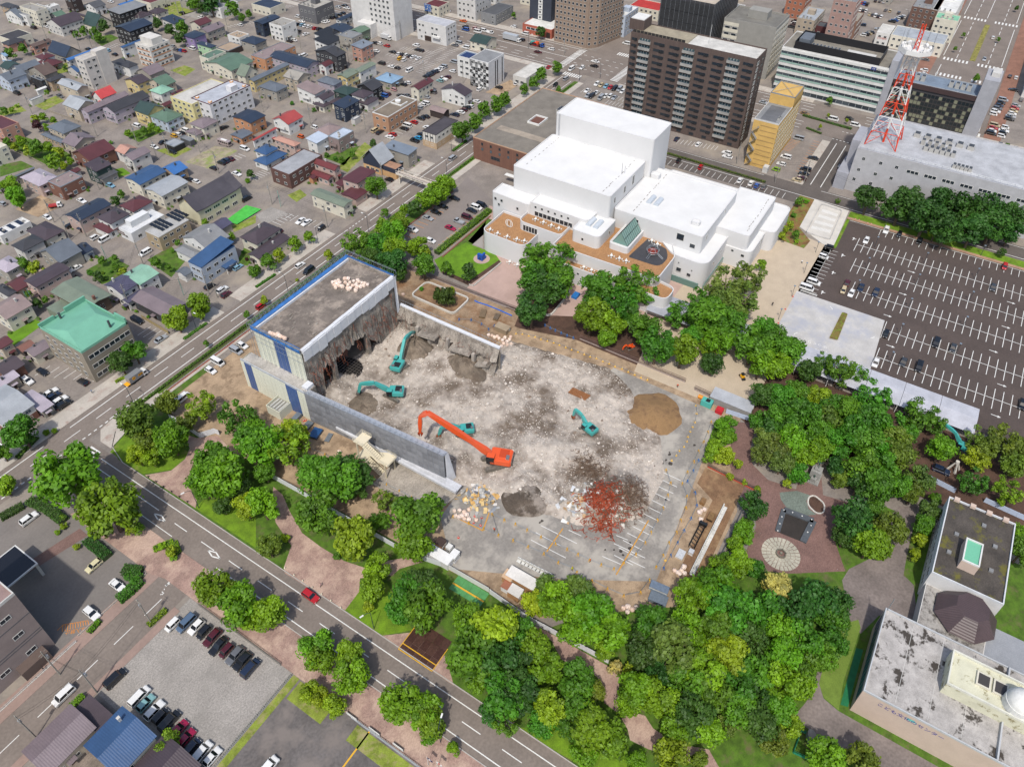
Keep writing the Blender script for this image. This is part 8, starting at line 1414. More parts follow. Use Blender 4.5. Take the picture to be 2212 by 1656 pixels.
# ================================================================== bags, cones, ropes
bag = []
for k in range(3):
    r_ = random.Random(k); m = MB(); n = 10; V = []
    for i, (z, q) in enumerate(((0, .42), (.25, .52), (.6, .5), (.8, .36), (.92, .14))):
        for j in range(n): an = j*2*math.pi/n; e = q*(1+.16*r_.uniform(-1, 1)); V.append((e*math.cos(an), e*math.sin(an), z*(1+.1*r_.uniform(-1, 1))))
    V.append((0, 0, 1.02)); m.add(V, [(i*n+j, i*n+(j+1) % n, (i+1)*n+(j+1) % n, (i+1)*n+j) for i in range(4) for j in range(n)]+[(4*n+j, 4*n+(j+1) % n, 5*n) for j in range(n)]); bag.append(m.mesh('sack', [mat(('e8d4c4', 'ead8cc', 'e2c8b6')[k], 'tarp', amount=.15)]))
def bags(t, s, z, where):
    for q in s.split():
        x, y = map(float, q.split(',')); p = g(t, x, y, z+.5); o = put('sack', bag[rnd.randrange(3)], None, (p.x, p.y, z), rnd.random()*6, rnd.uniform(1.0, 1.25)); tag(o, f'full white bulk sack {where}', 'sack', 'bulk sacks')
bags(11, ' '.join(f'{660+rnd.uniform(0, 150):.0f},{805-k*2+rnd.uniform(-25, 25):.0f}' for k in range(12))+' '+' '.join(f'{720+k*15+rnd.uniform(-10, 10):.0f},{760+rnd.uniform(-20, 75):.0f}' for k in range(14))+' 845,770 870,790 890,775 915,785 940,790 965,800 900,820 870,835 930,810 860,850 800,840 795,800', 21.4, 'on the hall roof'); bags(11, '120,1215 140,1225 160,1230 180,1238 200,1242 215,1250 235,1255 250,1265 190,1225', 21.9, 'on the hall scaffold by the blue net'); bags(11, '2010,1235 2040,1240 2060,1255 2085,1250 2100,1265 2130,1280 2150,1260 2170,1290 2190,1275 2140,1310 2200,1250 2170,1320 2205,1310 2120,1330', 0, 'at the corner of the torn outer wall'); bags(21, '325,395 350,410 370,400 330,425 355,430 720,590', 0, 'beside the stacked grey frames'); bags(21, '1715,1095 1760,1090 1800,1110 1840,1085 1780,1140 1820,1130 1755,1150 1840,1170 1800,1165 1725,1140 1905,1175', 0, 'in the yard by the insulation heap'); bags(22, '1635,1095 1620,1110 1662,1082 1632,1170 1405,1610 1430,1625 1465,1610 1490,1635 1450,1640 1485,1580', 0, 'beside the trench at the right of the site'); bags(32, '1000,268 1070,278 998,312 1040,292 962,278 1230,298', 0, 'at the lower end of the site yard'); bags(11, '1270,885', 0, 'lying on the soil by the white planter')
def cone_mesh(col): return MB().bar((0, 0, 0), (0, 0, .04), .28, 6).bar((0, 0, .04), (0, 0, .75), .17, 8, 0, .03).bar((0, 0, .3), (0, 0, .48), .125, 8, 1, .085).mesh('cone', [mat(col, 'paint'), WHITE])
def stand_mesh(col): return MB().bar((-.32, -.2, 0), (0, 0, .95), .05).bar((.32, -.2, 0), (0, 0, .95), .05).bar((-.32, .2, 0), (0, 0, .95), .05).bar((.32, .2, 0), (0, 0, .95), .05).bar((-.2, 0, .5), (.2, 0, .5), .07).mesh('barrier_stand', [mat(col, 'paint')])
CY, CB, SR = stand_mesh('e8b41c'), stand_mesh('2f7ac0'), cone_mesh('d8442c'); CYC = cone_mesh('e8b81c'); ROPE = mat('c8c8c0', 'paint')
def standline(t, pts, me, word, where, rope=True, z=.03, group='barrier stands'):
    P = [g(t, pts[i], pts[i+1]) for i in range(0, len(pts), 2)]
    for p in P: zz = max(z, rz_(p.x, p.y) if edge_dist(p.x, p.y) > 0 else z); o = put('traffic_cone' if 'cone' in word else 'barrier_stand', me, None, (p.x, p.y, zz), rnd.random(), 1.15); tag(o, f'{word} {where}', 'cone' if 'cone' in word else 'barrier', group)
    if rope: o = MB().path([(p.x, p.y, .8) for p in P], .035, 3).path([(p.x, p.y, .5) for p in P], .035, 3).build('barrier_rail', mat('9aa0a4', 'metal')); tag(o, f'thin barrier rails linking the {word}s {where}', 'rail')
standline(22, (30, 1220, 130, 1270, 250, 1330, 375, 1390, 475, 1435, 570, 1480, 670, 1530, 770, 1570, 880, 1605), CY, 'yellow barrier stand', 'along the upper yard line'); standline(22, (10, 1360, 140, 1415, 275, 1475, 400, 1550, 520, 1600, 560, 1635), CY, 'yellow barrier stand', 'along the lower yard line'); standline(21, (1705, 1155, 1840, 1210, 1965, 1260, 2095, 1315, 2040, 1135, 2145, 1185), CY, 'yellow barrier stand', 'before the insulation heap'); standline(21, (470, 570, 600, 620, 700, 680, 820, 715, 925, 765, 1025, 825, 1130, 880, 1240, 935, 1345, 990, 1490, 1020, 1610, 1085), CY, 'yellow barrier stand', 'below the entrance terrace')
standline(22, (1590, 190, 1595, 260, 1580, 335, 1560, 375, 1540, 415, 1520, 460, 1510, 500, 1485, 545, 1445, 580, 1418, 620, 1380, 665), CYC, 'yellow cone', 'beside the sand heap lane'); standline(22, (1330, 755, 1370, 865, 1345, 970, 1305, 1080, 1255, 1185, 1200, 1290, 1150, 1380, 1070, 1480, 965, 1555), CY, 'yellow barrier stand', 'on the rubble side of the yard lane'); standline(22, (1720, 340, 1690, 425, 1655, 510, 1610, 590, 1570, 680, 1515, 770, 1470, 870, 1510, 980, 1500, 1080, 1455, 1185, 1420, 1290, 1355, 1380, 1305, 1490, 1245, 1590), CY, 'yellow barrier stand', 'on the outer side of the yard lane'); standline(22, (1610, 670, 1565, 760, 1515, 850, 1580, 950, 1595, 1060, 1545, 1170, 1485, 1275, 1430, 1380, 1370, 1490, 1310, 1600), CB, 'blue barrier stand', 'along the trench side of the yard')
standline(12, (35, 1225, 90, 1230, 145, 1245, 200, 1255, 250, 1275, 305, 1290, 360, 1305, 410, 1325, 465, 1345, 515, 1365, 570, 1385, 625, 1405, 675, 1425, 730, 1440, 785, 1465, 840, 1485, 890, 1510, 950, 1530, 1005, 1555, 1060, 1580, 1115, 1605, 1170, 1625), CYC, 'yellow cone', 'along the far edge of the rubble'); standline(12, (285, 1160, 330, 1185, 375, 1205, 425, 1228, 475, 1250, 530, 1270), CB, 'blue barrier stand', 'behind the far rubble edge'); standline(11, (1755, 1110, 1860, 1115, 1950, 1150, 2010, 1195, 2060, 1165), CB, 'blue barrier stand', 'beside the white planter'); standline(32, (690, 50, 825, 120, 965, 180, 1108, 150, 1186, 45), CY, 'yellow barrier stand', 'at the lower end of the site yard')
standline(21, (95, 425, 145, 385, 360, 372, 415, 322, 430, 318), SR, 'red cone', 'by the stacked grey frames', False); standline(13, (215, 905, 150, 1015, 90, 1135, 70, 1170), SR, 'red cone', 'at the plaza edge of the car park', False); standline(13, (755, 240, 785, 250, 860, 275, 888, 283), SR, 'red cone', 'on the closed white strip of the car park', False); standline(21, (1890, 1145, 1950, 1160, 1940, 1225, 1880, 1205), SR, 'red cone', 'round one sack in the yard'); standline(22, (1325, 1525,), CYC, 'yellow cone', 'alone near the lower sacks', False); standline(21, (1750, 1330), SR, 'red cone', 'alone on the brown soil by the site office', False)
# ================================================================== fences
def fence(label, P, h, pw, me_fn, name='fence', cat='fence', z=0):
    P = [Vector((*p[:2], 0)) for p in P]; root = thing(name, (P[0].x, P[0].y, z), label, cat); me = me_fn(h)
    for a_, b_ in zip(P, P[1:]):
        n = max(1, round((b_-a_).length/pw)); d_ = (b_-a_); an = math.atan2(d_.y, d_.x)
        for k in range(n): q = a_.lerp(b_, (k+.5)/n)-P[0]; put('panel', me, root, (q.x, q.y, 0), an, (d_.length/n, 1, 1))
def m_board(col): return lambda h: MB().box(-.49, .49, -.03, .03, .05, h).box(-.5, -.46, -.08, .08, 0, h+.05).mesh('panel', [mat(col, 'paint', amount=.06)])
def m_bars(col, base): return lambda h: (lambda m: m.mesh('panel', [mat(col, 'metal'), mat(base, 'paint')]))([MB().box(-.5, .5, -.05, .05, .0, .12, 1).box(-.5, .5, -.03, .03, h-.1, h, 0).box(-.5, .5, -.03, .03, h*.45, h*.5, 0)]+[0] and (lambda mm: [mm.box(-.5+k/5-.03, -.5+k/5+.03, -.02, .02, .12, h-.1, 0) for k in range(6)] and mm)(MB().box(-.5, .5, -.12, .12, .0, .3, 1).box(-.5, .5, -.03, .03, h-.1, h, 0).box(-.5, .5, -.03, .03, h*.45, h*.5, 0)))
fence('brown barred site fence with red foot along the main street', [(78, 169.4), (160, 169.2)], 2, 1.8, m_bars('7a6460', 'b8543c')); fence('brown slatted fence before the museum planter', [(163.4, 147.5), (165, 100)], 1.8, 1.8, m_bars('8a7470', 'a89a94')); fence('brown slatted fence along the far edge of the site', [(164, 77), (164, 41)], 1.8, 1.8, m_bars('8a7470', 'a89a94')); fence('brown slatted fence at the site corner by the generator', [(162.6, 37.5), (162.2, 31)], 2, 1.6, m_bars('8a7470', 'a89a94'))
fence('white site hoarding at the street corner park', tp(20, 1470, 305, 1560, 350, 1730, 470, 1860, 430, 1900, 445), 2.1, 2, m_board('dfe3e8')); fence('white site hoarding along the brick path', [(71.9, 123.4), (72.4, 108.7), (72.9, 86), (73.1, 76), (75.4, 65)], 2.1, 2, m_board('e2e6ea')); fence('white site hoarding below the site yard', [(75.4, 53), (74.6, 42), (75, 34.4), (75.6, 22.3)], 2.1, 2, m_board('e6e8ec')); fence('white folding gate across the green plates', [(75.4, 65), (75.6, 53.3)], 2, 1, m_board('e4e4e4'))
fence('white and blue hoarding behind the generator', tp(22, 1845, 255, 2120, 345), 1.8, 1.8, m_board('c2d0e6')); fence('white and blue hoarding in the memorial park', tp(23, 1385, 830, 1610, 945), 1.8, 1.8, m_board('c2d0e6')); fence('white and blue hoarding by the annex', tp(23, 1860, 1020, 2211, 1180), 1.8, 1.8, m_board('c2d0e6')); fence('white hoarding by the memorial trees', tp(23, 20, 190, 270, 285), 1.6, 1.8, m_board('d8dce2')); fence('brown barred fence between trench and plaza', tp(22, 1690, 720, 2090, 920), 1.6, 1.6, m_bars('8a7470', 'b8543c')); fence('grey fence on the plaza side of the trench', tp(22, 1980, 1120, 1790, 1520), 1.4, 1.6, m_bars('707478', '808488'))
fence('white low rail wall along the side street', [(-30, 123.9), (17, 123.9)], .8, 2.4, m_bars('e0e0dc', 'd0ccc4'), 'rail_wall', 'wall'); fence('white low wall round the forecourt', [(18, 124.6), (36, 124.6)], .6, 3, m_board('cfc8be'), 'low_wall', 'wall'); fence('grey wire fence round the gravel lot', [(37.3, 108), (37.4, 82)], 1.1, 2, m_bars('8a8680', '8a8680')); fence('grey wire fence between gravel lot and asphalt yard', [(37, 78.4), (10, 78.4)], 1.1, 2, m_bars('9a9a98', '9a9a98')); fence('grey guard rail along the pink pavement', [(37.4, 62), (37.4, 36)], 1.0, 2, m_bars('c0c4c8', 'a0a4a8'))
fence('pale garden wall of the left blocks', tp(0, 80, 1270, 480, 1480), 1, 2.4, m_board('9a9284'), 'garden_wall', 'wall'); fence('pale garden wall beside the rust lilac house', tp(0, 430, 965, 680, 1060), 1, 2.4, m_board('a39b8e'), 'garden_wall', 'wall'); fence('tan garden wall beside the mint-roofed office', tp(10, 1230, 1090, 1460, 1230), 1.4, 2.4, m_board('b0a078'), 'garden_wall', 'wall')
# planters, trench wall, plates
def kerbthing(label, name, P, h, wd, ma, cat='planter', closed=True):
    o0 = Vector((*P[0], 0)); root = thing(name, o0, label, cat); kerb('wall', [(p[0]-o0.x, p[1]-o0.y) for p in P], root, h, wd, closed, ma); return root
WC = mat('d0ccc4', 'concrete', amount=.1)
kerbthing('large white rounded planter on the bare soil', 'planter', [tuple(p) for p in rounded(ccw([(152, 136), (161, 136), (161.4, 118), (151.8, 118)]), 2, 5)], .8, .5, WC); sheet('planter_soil', [tuple(p) for p in rounded(ccw([(152, 136), (161, 136), (161.4, 118), (151.8, 118)]), 2, 5)], .3, EARTH); kerbthing('white rounded planter under the museum trees', 'planter', [tuple(p) for p in rounded(ccw([(168, 101), (184, 103), (184, 91), (168, 90.5)]), 2.4, 5)], .6, .5, WC); sheet('planter_soil', [tuple(p) for p in rounded(ccw([(168, 101), (184, 103), (184, 91), (168, 90.5)]), 2.4, 5)], .2, SOIL)
sheet('bare_soil', [(158, 112), (166, 104), (166, 96), (186, 70), (186, -62), (158, -62), (158, 20), (163, 30), (163, 78), (158, 96)], .018, SOIL); sheet('soil_yard', [(142.5, 152), (163, 150), (164.5, 100), (158, 98), (142.5, 99)], .02, mat('a08a72', 'earth', second='8a6a4e', pscale=.12)); sheet('trench_floor', [(104, 12.6), (104, 18), (128, 18.6), (131, 24), (137, 24), (137, 13)], .05, EARTH)
for k in range(17): 
    o = MB().box(-.85, .85, -.1, .1, 0, 1.1).box(-.85, .85, -1, -.1, 0, .12).build('retaining_block', mat('d4d4d0', 'concrete'), loc=(105.6+k*1.35, 15.5, 0)); o.scale = (.76, 1, 1); tag(o, 'white concrete retaining block in the row beside the trench', 'block', 'retaining blocks')
for k in range(9):
    p = g(22, 70+k*32, 1525+k*16); o = MB().box(-.1, .1, -.6, .6, 0, 1).box(-.8, -.1, -.6, .6, 0, .12).build('retaining_block', mat('d4d4d0', 'concrete'), loc=(p.x, p.y, 0)); tag(o, 'white concrete retaining block in the row below the yard', 'block', 'retaining blocks')
gp = thing('gate_plates', (73, 57.5, .05), 'green floor plates with yellow stripe inside the site gate', 'plates')
for k in range(4):
    for j in range(2): MB().box(-1.6+j*2, .35+j*2, -4.4+k*2.2, -2.25+k*2.2, 0, .03).build('plate', mat('5a9a5e', 'tarp'), gp)
MB().box(-.2, .2, -4.4, 4.4, .035, .045).build('stripe', YEL, gp)
bp_ = thing('steel_road_plates', (57.6, 58.2, .05), 'rust-brown steel road plates with yellow edge at the site entrance', 'plates')
for k in range(3):
    for j in range(5): MB().box(-3.7+k*2.5+.01, -1.22+k*2.5, -4.5+j*1.8+.01, -2.72+j*1.8, 0, .03+.004*((k+j) % 3)).build('plate', mat('5c4038', 'metal', amount=.3) if (k+j) % 2 else mat('664a40', 'metal', amount=.3), bp_)
for q in ((-3.9, -3.7, -4.6, 4.6), (-3.7, 3.6, 4.5, 4.65), (-3.7, 2, -4.7, -4.55), (-2.4, -2.2, -4.5, 4.5)): MB().box(*q, .045, .1).build('yellow_edge', YEL, bp_)
# site cabins, stacks, generator
def cabin(label, p, L, W, h, wc, rc, rz=0, name='site_cabin', win=2):
    t = thing(name, (p.x, p.y, 0), label, 'cabin', None, rz); MB().box(-L/2, L/2, -W/2, W/2, 0, h).build('wall', mat(wc, 'wall'), t); MB().box(-L/2-.1, L/2+.1, -W/2-.1, W/2+.1, h, h+.12).build('roof', mat(rc, 'roof'), t)
    for k in range(win): put('window', WIN1, t, (-L/2+L*(k+.5)/win, -W/2, h*.6), 0, (1, 1, .7)); put('window', WIN1, t, (-L/2, -W/4+W/2*k, h*.6), -math.pi/2, (.8, 1, .7))
    return t
HP = math.pi/2
cabin('white tent-roofed site office behind the hoarding', g(21, 1590, 1500, 1.2), 6.4, 2.6, 2.4, 'e0e0de', 'eeeeec', HP); cabin('small brown cabin beside the white site office', g(21, 1595, 1385, 1.2), 2.2, 2, 2.2, 'b07840', '5a443c', HP); cabin('narrow white booth by the site office', g(21, 1672, 1425, 1.2), 1.2, 1.2, 2.2, 'dcdcd8', 'e4e4e0'); cabin('white guard box at the site office end', g(21, 1715, 1490, 1.2), 2.2, 1.6, 2.3, 'dedede', 'ececea'); cabin('long orange-brown site cabin with white roof', g(32, 90, 45, 1.4), 7.5, 2.8, 2.6, 'c08a44', 'e2ddd4', HP, win=3); cabin('small orange-brown cabin below the long one', g(32, 30, 150, 1.2), 3, 2.4, 2.2, 'c08a44', 'dcd6cc', HP); cabin('white steel box with rusty roof by the gate', g(31, 2170, 100, 1), 2.2, 2, 1.8, 'e0e0dc', 'b0683c', HP, win=1); cabin('orange-brown cabin beside the gate', g(31, 2185, 20, 1), 2.4, 2.4, 2.2, 'c08a44', 'd8b080', HP); cabin('silver-roofed shed behind the generator', g(22, 1900, 160, 1.6), 12, 4.4, 2.6, '9a9690', 'b4b8be', HP); cabin('tan stack cabin beside the white planter', g(11, 2130, 1180, 1), 4.5, 2.6, 1.8, 'a08a68', 'b09a78', HP, win=1)
t = thing('generator', g(22, 1680, 185), 'teal generator with orange drum at the site corner', 'generator'); MB().box(-1, 1, -1.6, 1.6, 0, 2).build('housing', mat('58b4a8', 'paint'), t); MB().bar((1.6, 1.6, .6), (1.6, 3.2, .6), .6, 14).build('drum', mat('e0942a', 'paint'), t); MB().box(-.6, .6, -.8, .4, 2, 2.2).build('grille', DKM, t); o = MB().box(-1, 1, -1, 1, 0, 1.3).box(-.7, .7, -.7, .7, 1.3, 1.45).build('red_compressor', mat('c42a34', 'paint')); o.location = g(22, 1790, 245); tag(o, 'red compressor box beside the silver-roofed shed', 'compressor')
def stack(label, p, n, L, W, h, cols, rz=0, name='material_stack'):
    t = thing(name, (p.x, p.y, 0), label, 'stack', None, rz)
    for k in range(n): MB().box(-L/2+rnd.uniform(-.1, .1), L/2, -W/2, W/2, k*h+.05, k*h+h*.9).build('layer', mat(cols[k % len(cols)], 'metal', amount=.2), t)
stack('stack of grey scaffold frames by the annex', g(21, 350, 310), 5, 3.4, 1.6, .25, ('8a949c', '78828a'), .1); stack('low stack of grey pipes', g(21, 450, 370), 3, 3, 2, .25, ('7a848c',), .1); stack('stack of grey frames with blue crate', g(21, 520, 440), 4, 3.4, 2.6, .25, ('7c868e', '3a6aa0'), .2); stack('row of loose grey boards under the wall', g(21, 630, 470), 2, 3, 1.4, .2, ('8a9298',), .3); stack('white boxes on racks at the lower yard end', g(32, 1270, 120), 4, 2, 4.4, .3, ('d8d8d4', '8a98a8'), .1); stack('grey scaffold racks at the lower yard end', g(32, 1260, 215), 4, 2.4, 4.2, .3, ('7a848e', '8a949c'), .1); stack('wooden crate near the blue stands', g(22, 1648, 1030), 3, 1.6, 1.2, .4, ('a8845c',)); stack('wooden crate with black cover', g(22, 1715, 1165), 3, 2.4, 1.4, .4, ('a08058', '3a3a3c')); stack('white folded sheets on the trench side', g(22, 1455, 1480), 2, 2.6, 1.8, .3, ('e8e8e6',)); stack('white crate beside the folded sheets', g(22, 1545, 1465), 3, 1.2, 1.2, .4, ('e4e4e2',)); stack('pile of timber boards by the planter', g(11, 1960, 1060), 3, 4, 2, .2, ('9a8468', '8a7458'), .4); stack('grey timber pile beside the tan stack cabin', g(11, 2080, 1090), 3, 3, 1.6, .25, ('8a7a66', 'a08c70'), .2)
t = thing('steel_truss', g(22, 1600, 1320), 'black bolted steel truss lying beside the trench', 'truss'); m = MB(); TR_ = [(-4, -.7), (-4, .7), (3.6, -.7), (3.6, .7)]
for y in (-.7, .7):
    for z in (.1, 1.0): m.bar((-4, y, z), (3.6, y, z), .09)
for k in range(8): x = -4+k*1.08; m.bar((x, -.7, .1), (x+1, .7, .1), .07); m.bar((x, -.7, 1), (x, .7, 1), .07); m.bar((x, -.7, .1), (x+1, -.7, 1), .07); m.bar((x, .7, .1), (x+1, .7, 1), .07)
m.build('lattice', mat('2c2c2e', 'metal'), t); MB().box(3.4, 4.2, -1, 1, .1, 1.1).build('end_frame', DKM, t)
t = thing('annex_enclosure', g(21, 215, 240, 0), 'cream panelled open-top enclosure beside the annex', 'enclosure')
for q in ((-2.4, 2.4, -2.6, -2.45), (-2.4, 2.4, 2.45, 2.6), (-2.4, -2.25, -2.45, 2.45), (2.25, 2.4, -2.45, 2.45)): MB().box(*q, 0, 3.4).build('panel', CREAM, t)
MB().box(-2.2, 2.2, -2.4, 2.4, 2.4, 2.6).build('floor', mat('9a968e', 'concrete'), t)
for k in range(4): MB().box(-1.8, 1.8, -2+k*1.1, -1.4+k*1.1, 2.6, 3.0).build('duct', mat('d0d0cc', 'metal'), t)
o = MB().path([g(11, x, y, .15) for x, y in ((1890, 940), (1920, 955), (2000, 980), (2100, 1020), (2211, 1070))], .22, 6).build('blue_pipe', mat('2a6cc8', 'tarp')); tag(o, 'long bright blue pipe sheet beside the slatted fence', 'pipe'); o = MB().box(-1.5, 1.5, -1, 1, 0, .9).build('blue_skip', mat('2a7ac0', 'paint')); o.location = g(12, 550, 905); tag(o, 'blue skip beside the museum planter', 'skip')
# ================================================================== monument, fountain
mn = thing('statue_monument', g(23, 385, 840), 'bronze statue on a tall grey stone pedestal', 'monument', None, 0); GR = mat('9a9a96', 'concrete'); BZ = mat('4a6e62', 'metal', amount=.25); MB().box(-1.2, 3.4, -1.6, 1.6, 0, .6).build('step', GR, mn); MB().box(.2, 2.8, -1.3, 1.3, .6, 3.4).build('pedestal', GR, mn); MB().box(.8, 2.2, -.7, .7, 3.4, 4).build('plinth', GR, mn); MB().box(-1, .1, -.7, .7, .6, 1.8).build('front_block', GR, mn)
def figure(col_mats, pose='stand', hgt=1.72):
    J = dict(pel=(0, 0, .92), che=(0, 0, 1.3), nec=(0, 0, 1.47), hed=(.02, 0, 1.62), hp=(.02, 0, 1.7), ls=(0, .19, 1.4), rs=(0, -.19, 1.4), le=(.05, .3, 1.14), re=(-.03, -.3, 1.14), lh=(.2, .32, .92), rh=(.06, -.32, .88), lf=(.02, .1, .88), rf=(0, -.1, .88), lk=(.12, .11, .5), rk=(-.04, -.11, .5), la=(.12, .11, .08), ra=(-.16, -.11, .1), lt=(.3, .12, .04), rt=(.02, -.12, .05))
    if pose == 'raise': J['le'] = (.1, .4, 1.6); J['lh'] = (.15, .5, 1.95); J['re'] = (.1, -.42, 1.5); J['rh'] = (.2, -.6, 1.75)
    Rd = dict(pel=.14, che=.16, nec=.06, hed=.1, hp=.085, ls=.075, rs=.075, le=.05, re=.05, lh=.045, rh=.045, lf=.09, rf=.09, lk=.065, rk=.065, la=.045, ra=.045, lt=.04, rt=.04); E = [('pel', 'che'), ('che', 'nec'), ('nec', 'hed'), ('hed', 'hp'), ('che', 'ls'), ('ls', 'le'), ('le', 'lh'), ('che', 'rs'), ('rs', 're'), ('re', 'rh'), ('pel', 'lf'), ('lf', 'lk'), ('lk', 'la'), ('la', 'lt'), ('pel', 'rf'), ('rf', 'rk'), ('rk', 'ra'), ('ra', 'rt')]
    K = list(J); me = bpy.data.meshes.new('skel'); me.from_pydata([tuple(v*hgt/1.72 for v in J[k]) for k in K], [(K.index(a), K.index(b)) for a, b in E], []); o = bpy.data.objects.new('skel', me); md = o.modifiers.new('skin', 'SKIN'); sv = me.skin_vertices[0].data
    for i, k in enumerate(K): sv[i].radius = (Rd[k], Rd[k]); sv[i].use_root = (k == 'pel')
    sb = o.modifiers.new('sub', 'SUBSURF'); sb.levels = 1; sb.render_levels = 1; out = baked(o); out.materials.clear()
    for ma in col_mats: out.materials.append(ma)
    for p in out.polygons:
        z = p.center.z*1.72/hgt; r_ = abs(p.center.y)
        p.material_index = (0 if z < .9 and r_ < .24 else 1 if z < 1.5 and not (r_ > .27 and z < 1.0) else 2 if z < 1.6 else 3) if len(col_mats) == 4 else 0; p.use_smooth = True
    return out
put('figure', figure([BZ], 'raise', 2.4), mn, (1.5, 0, 4)); put('seated_figure', figure([BZ], 'stand', 1.3), mn, (-.45, 0, 1.8))
PANTS, SKIN, HAIR = mat('3a3e48', 'tarp'), mat('c09a80', 'paint'), mat('2a2420', 'paint')
PM = {}
def person(p, shirt, label, rz=0, hair=None, z=0.03):
    k = (shirt, hair)
    if k not in PM: PM[k] = figure([PANTS, mat(shirt, 'tarp'), SKIN, mat(hair, 'paint') if hair else HAIR])
    o = put('person', PM[k], None, (p.x, p.y, z), rz); tag(o, label, 'person')
person(g(22, 675, 1540), 'd8602c', 'worker in orange vest walking in the site yard', 2, 'e8e8e4'); person(g(22, 518, 1618), 'c8d030', 'worker in yellow vest at the lower yard line', 1, 'e0c830'); person(g(21, 2058, 1275), 'd8602c', 'worker in orange vest near the insulation heap', 3, 'e8e8e4'); person(g(22, 1428, 35), 'd8602c', 'worker in orange vest by the far slatted fence', .5, 'e8e8e4'); person(g(31, 562, 95), 'c8a0a0', 'person in pale top walking on the brick plaza', 2.6); person(g(13, 290, 620), 'e8e8e8', 'person in white shirt crossing the beige plaza', 1); person(g(13, 35, 985), '2c2c30', 'person in black clothes on the beige plaza', 4); person(g(11, 1830, 135), '2c2c30', 'person in black standing in the museum car park', .3); person(g(20, 800, 85), '8a98b0', 'person on the pavement before the mint-roofed office', 1.2); person(g(13, 1150, 735), '2c2c30', 'person in black walking across the large car park', 2); person(g(30, 380, 815), '2c2c30', 'person in black walking by the left edge building', 0)
fo = thing('fountain', g(23, 110, 1470), 'dry round fountain of pale stone with hexagonal basin', 'fountain'); PS = mat('b8b4a4', 'concrete', amount=.2)
for ri, (r0, r1, n) in enumerate(((1.3, 2.3, 14), (2.35, 3.4, 20), (3.45, 4.6, 26))):
    for k in range(n): a0, a1 = 2*math.pi*k/n+.02, 2*math.pi*(k+1)/n-.02; MB().prism([(r0*math.cos(a0), r0*math.sin(a0)), (r1*math.cos(a0), r1*math.sin(a0)), (r1*math.cos(a1), r1*math.sin(a1)), (r0*math.cos(a1), r0*math.sin(a1))], .03, .1+.01*rnd.random()).build('stone', PS, fo)
h6 = [(math.cos(k*math.pi/3)*1.2, math.sin(k*math.pi/3)*1.2) for k in range(6)]; kerb('basin', h6, fo, .5, .25, True, mat('7a766a', 'concrete')); MB().bar((0, 0, 0), (0, 0, .6), .3, 10).build('jet_base', mat('8a8678', 'concrete'), fo)
P = tp(23, 135, 1095, 390, 1190, 300, 1370, 80, 1280); po = thing('reflecting_pool', (*P[0], 0), 'empty dark stone pool beside the fountain', 'pool'); loc_ = [(p[0]-P[0][0], p[1]-P[0][1]) for p in P]; kerb('rim', loc_[:3], po, .5, 1.6, False, mat('5a6066', 'concrete')); MB().add([(*p, .06) for p in ccw(loc_)], [(0, 1, 2, 3)]).build('floor', mat('3c3632', 'concrete'), po); kerb('rim', [loc_[3], loc_[0]], po, .5, 1.2, False, mat('5a6066', 'concrete'))
for k in range(9):
    u = k/9*2.9; i = int(u); p = Vector(loc_[(i-1) % 4]).lerp(Vector(loc_[i % 4]), u-i); MB().bar((p.x, p.y, .5), (p.x, p.y, .62), .16, 8).build('lamp_knob', WHITE, po)
# circular stone ring bed beside it
P = tp(23, 350, 980, 400, 965, 490, 1040, 480, 1120, 420, 1125, 340, 1050); kerbthing('oval bed edged with white stones', 'stone_bed', [tuple(p) for p in rounded(ccw(P), 1.2, 4)], .25, .35, WC, 'bed'); sheet('bed_soil', [tuple(p) for p in rounded(ccw(P), 1.2, 4)], .06, SOIL)
mm = g(23, 1600, 740); mo = thing('cone_monument', mm, 'white pointed concrete monument beside the dark blue car', 'monument'); 
for k in range(4): an = k*HP+.4; MB().bar((1.4*math.cos(an), 1.4*math.sin(an), 0), (.25*math.cos(an), .25*math.sin(an), 3), .35, 4, 0, .15).build('leg', WC, mo)
MB().bar((0, 0, 2.6), (0, 0, 3.4), .5, 12).build('ring', WC, mo)
dsh = g(33, 350, 1450); ds = thing('radio_dish', dsh, 'grey radio dish on a lattice stand inside the green fence', 'dish'); MB().bar((0, 0, 0), (0, 0, 1.6), .3, 8).build('stand', mat('silver', 'metal'), ds); MB().bar((0, 0, 1.6), (.3, -.5, 2.3), 1.5, 16, 0, 1.9).build('dish', mat('8a9094', 'metal'), ds); fence('green wire fence round the radio dish', tp(33, 285, 1345, 430, 1410, 350, 1590, 215, 1530, 285, 1345), 1.1, 1.5, m_bars('2a8a6a', '2a8a6a'))
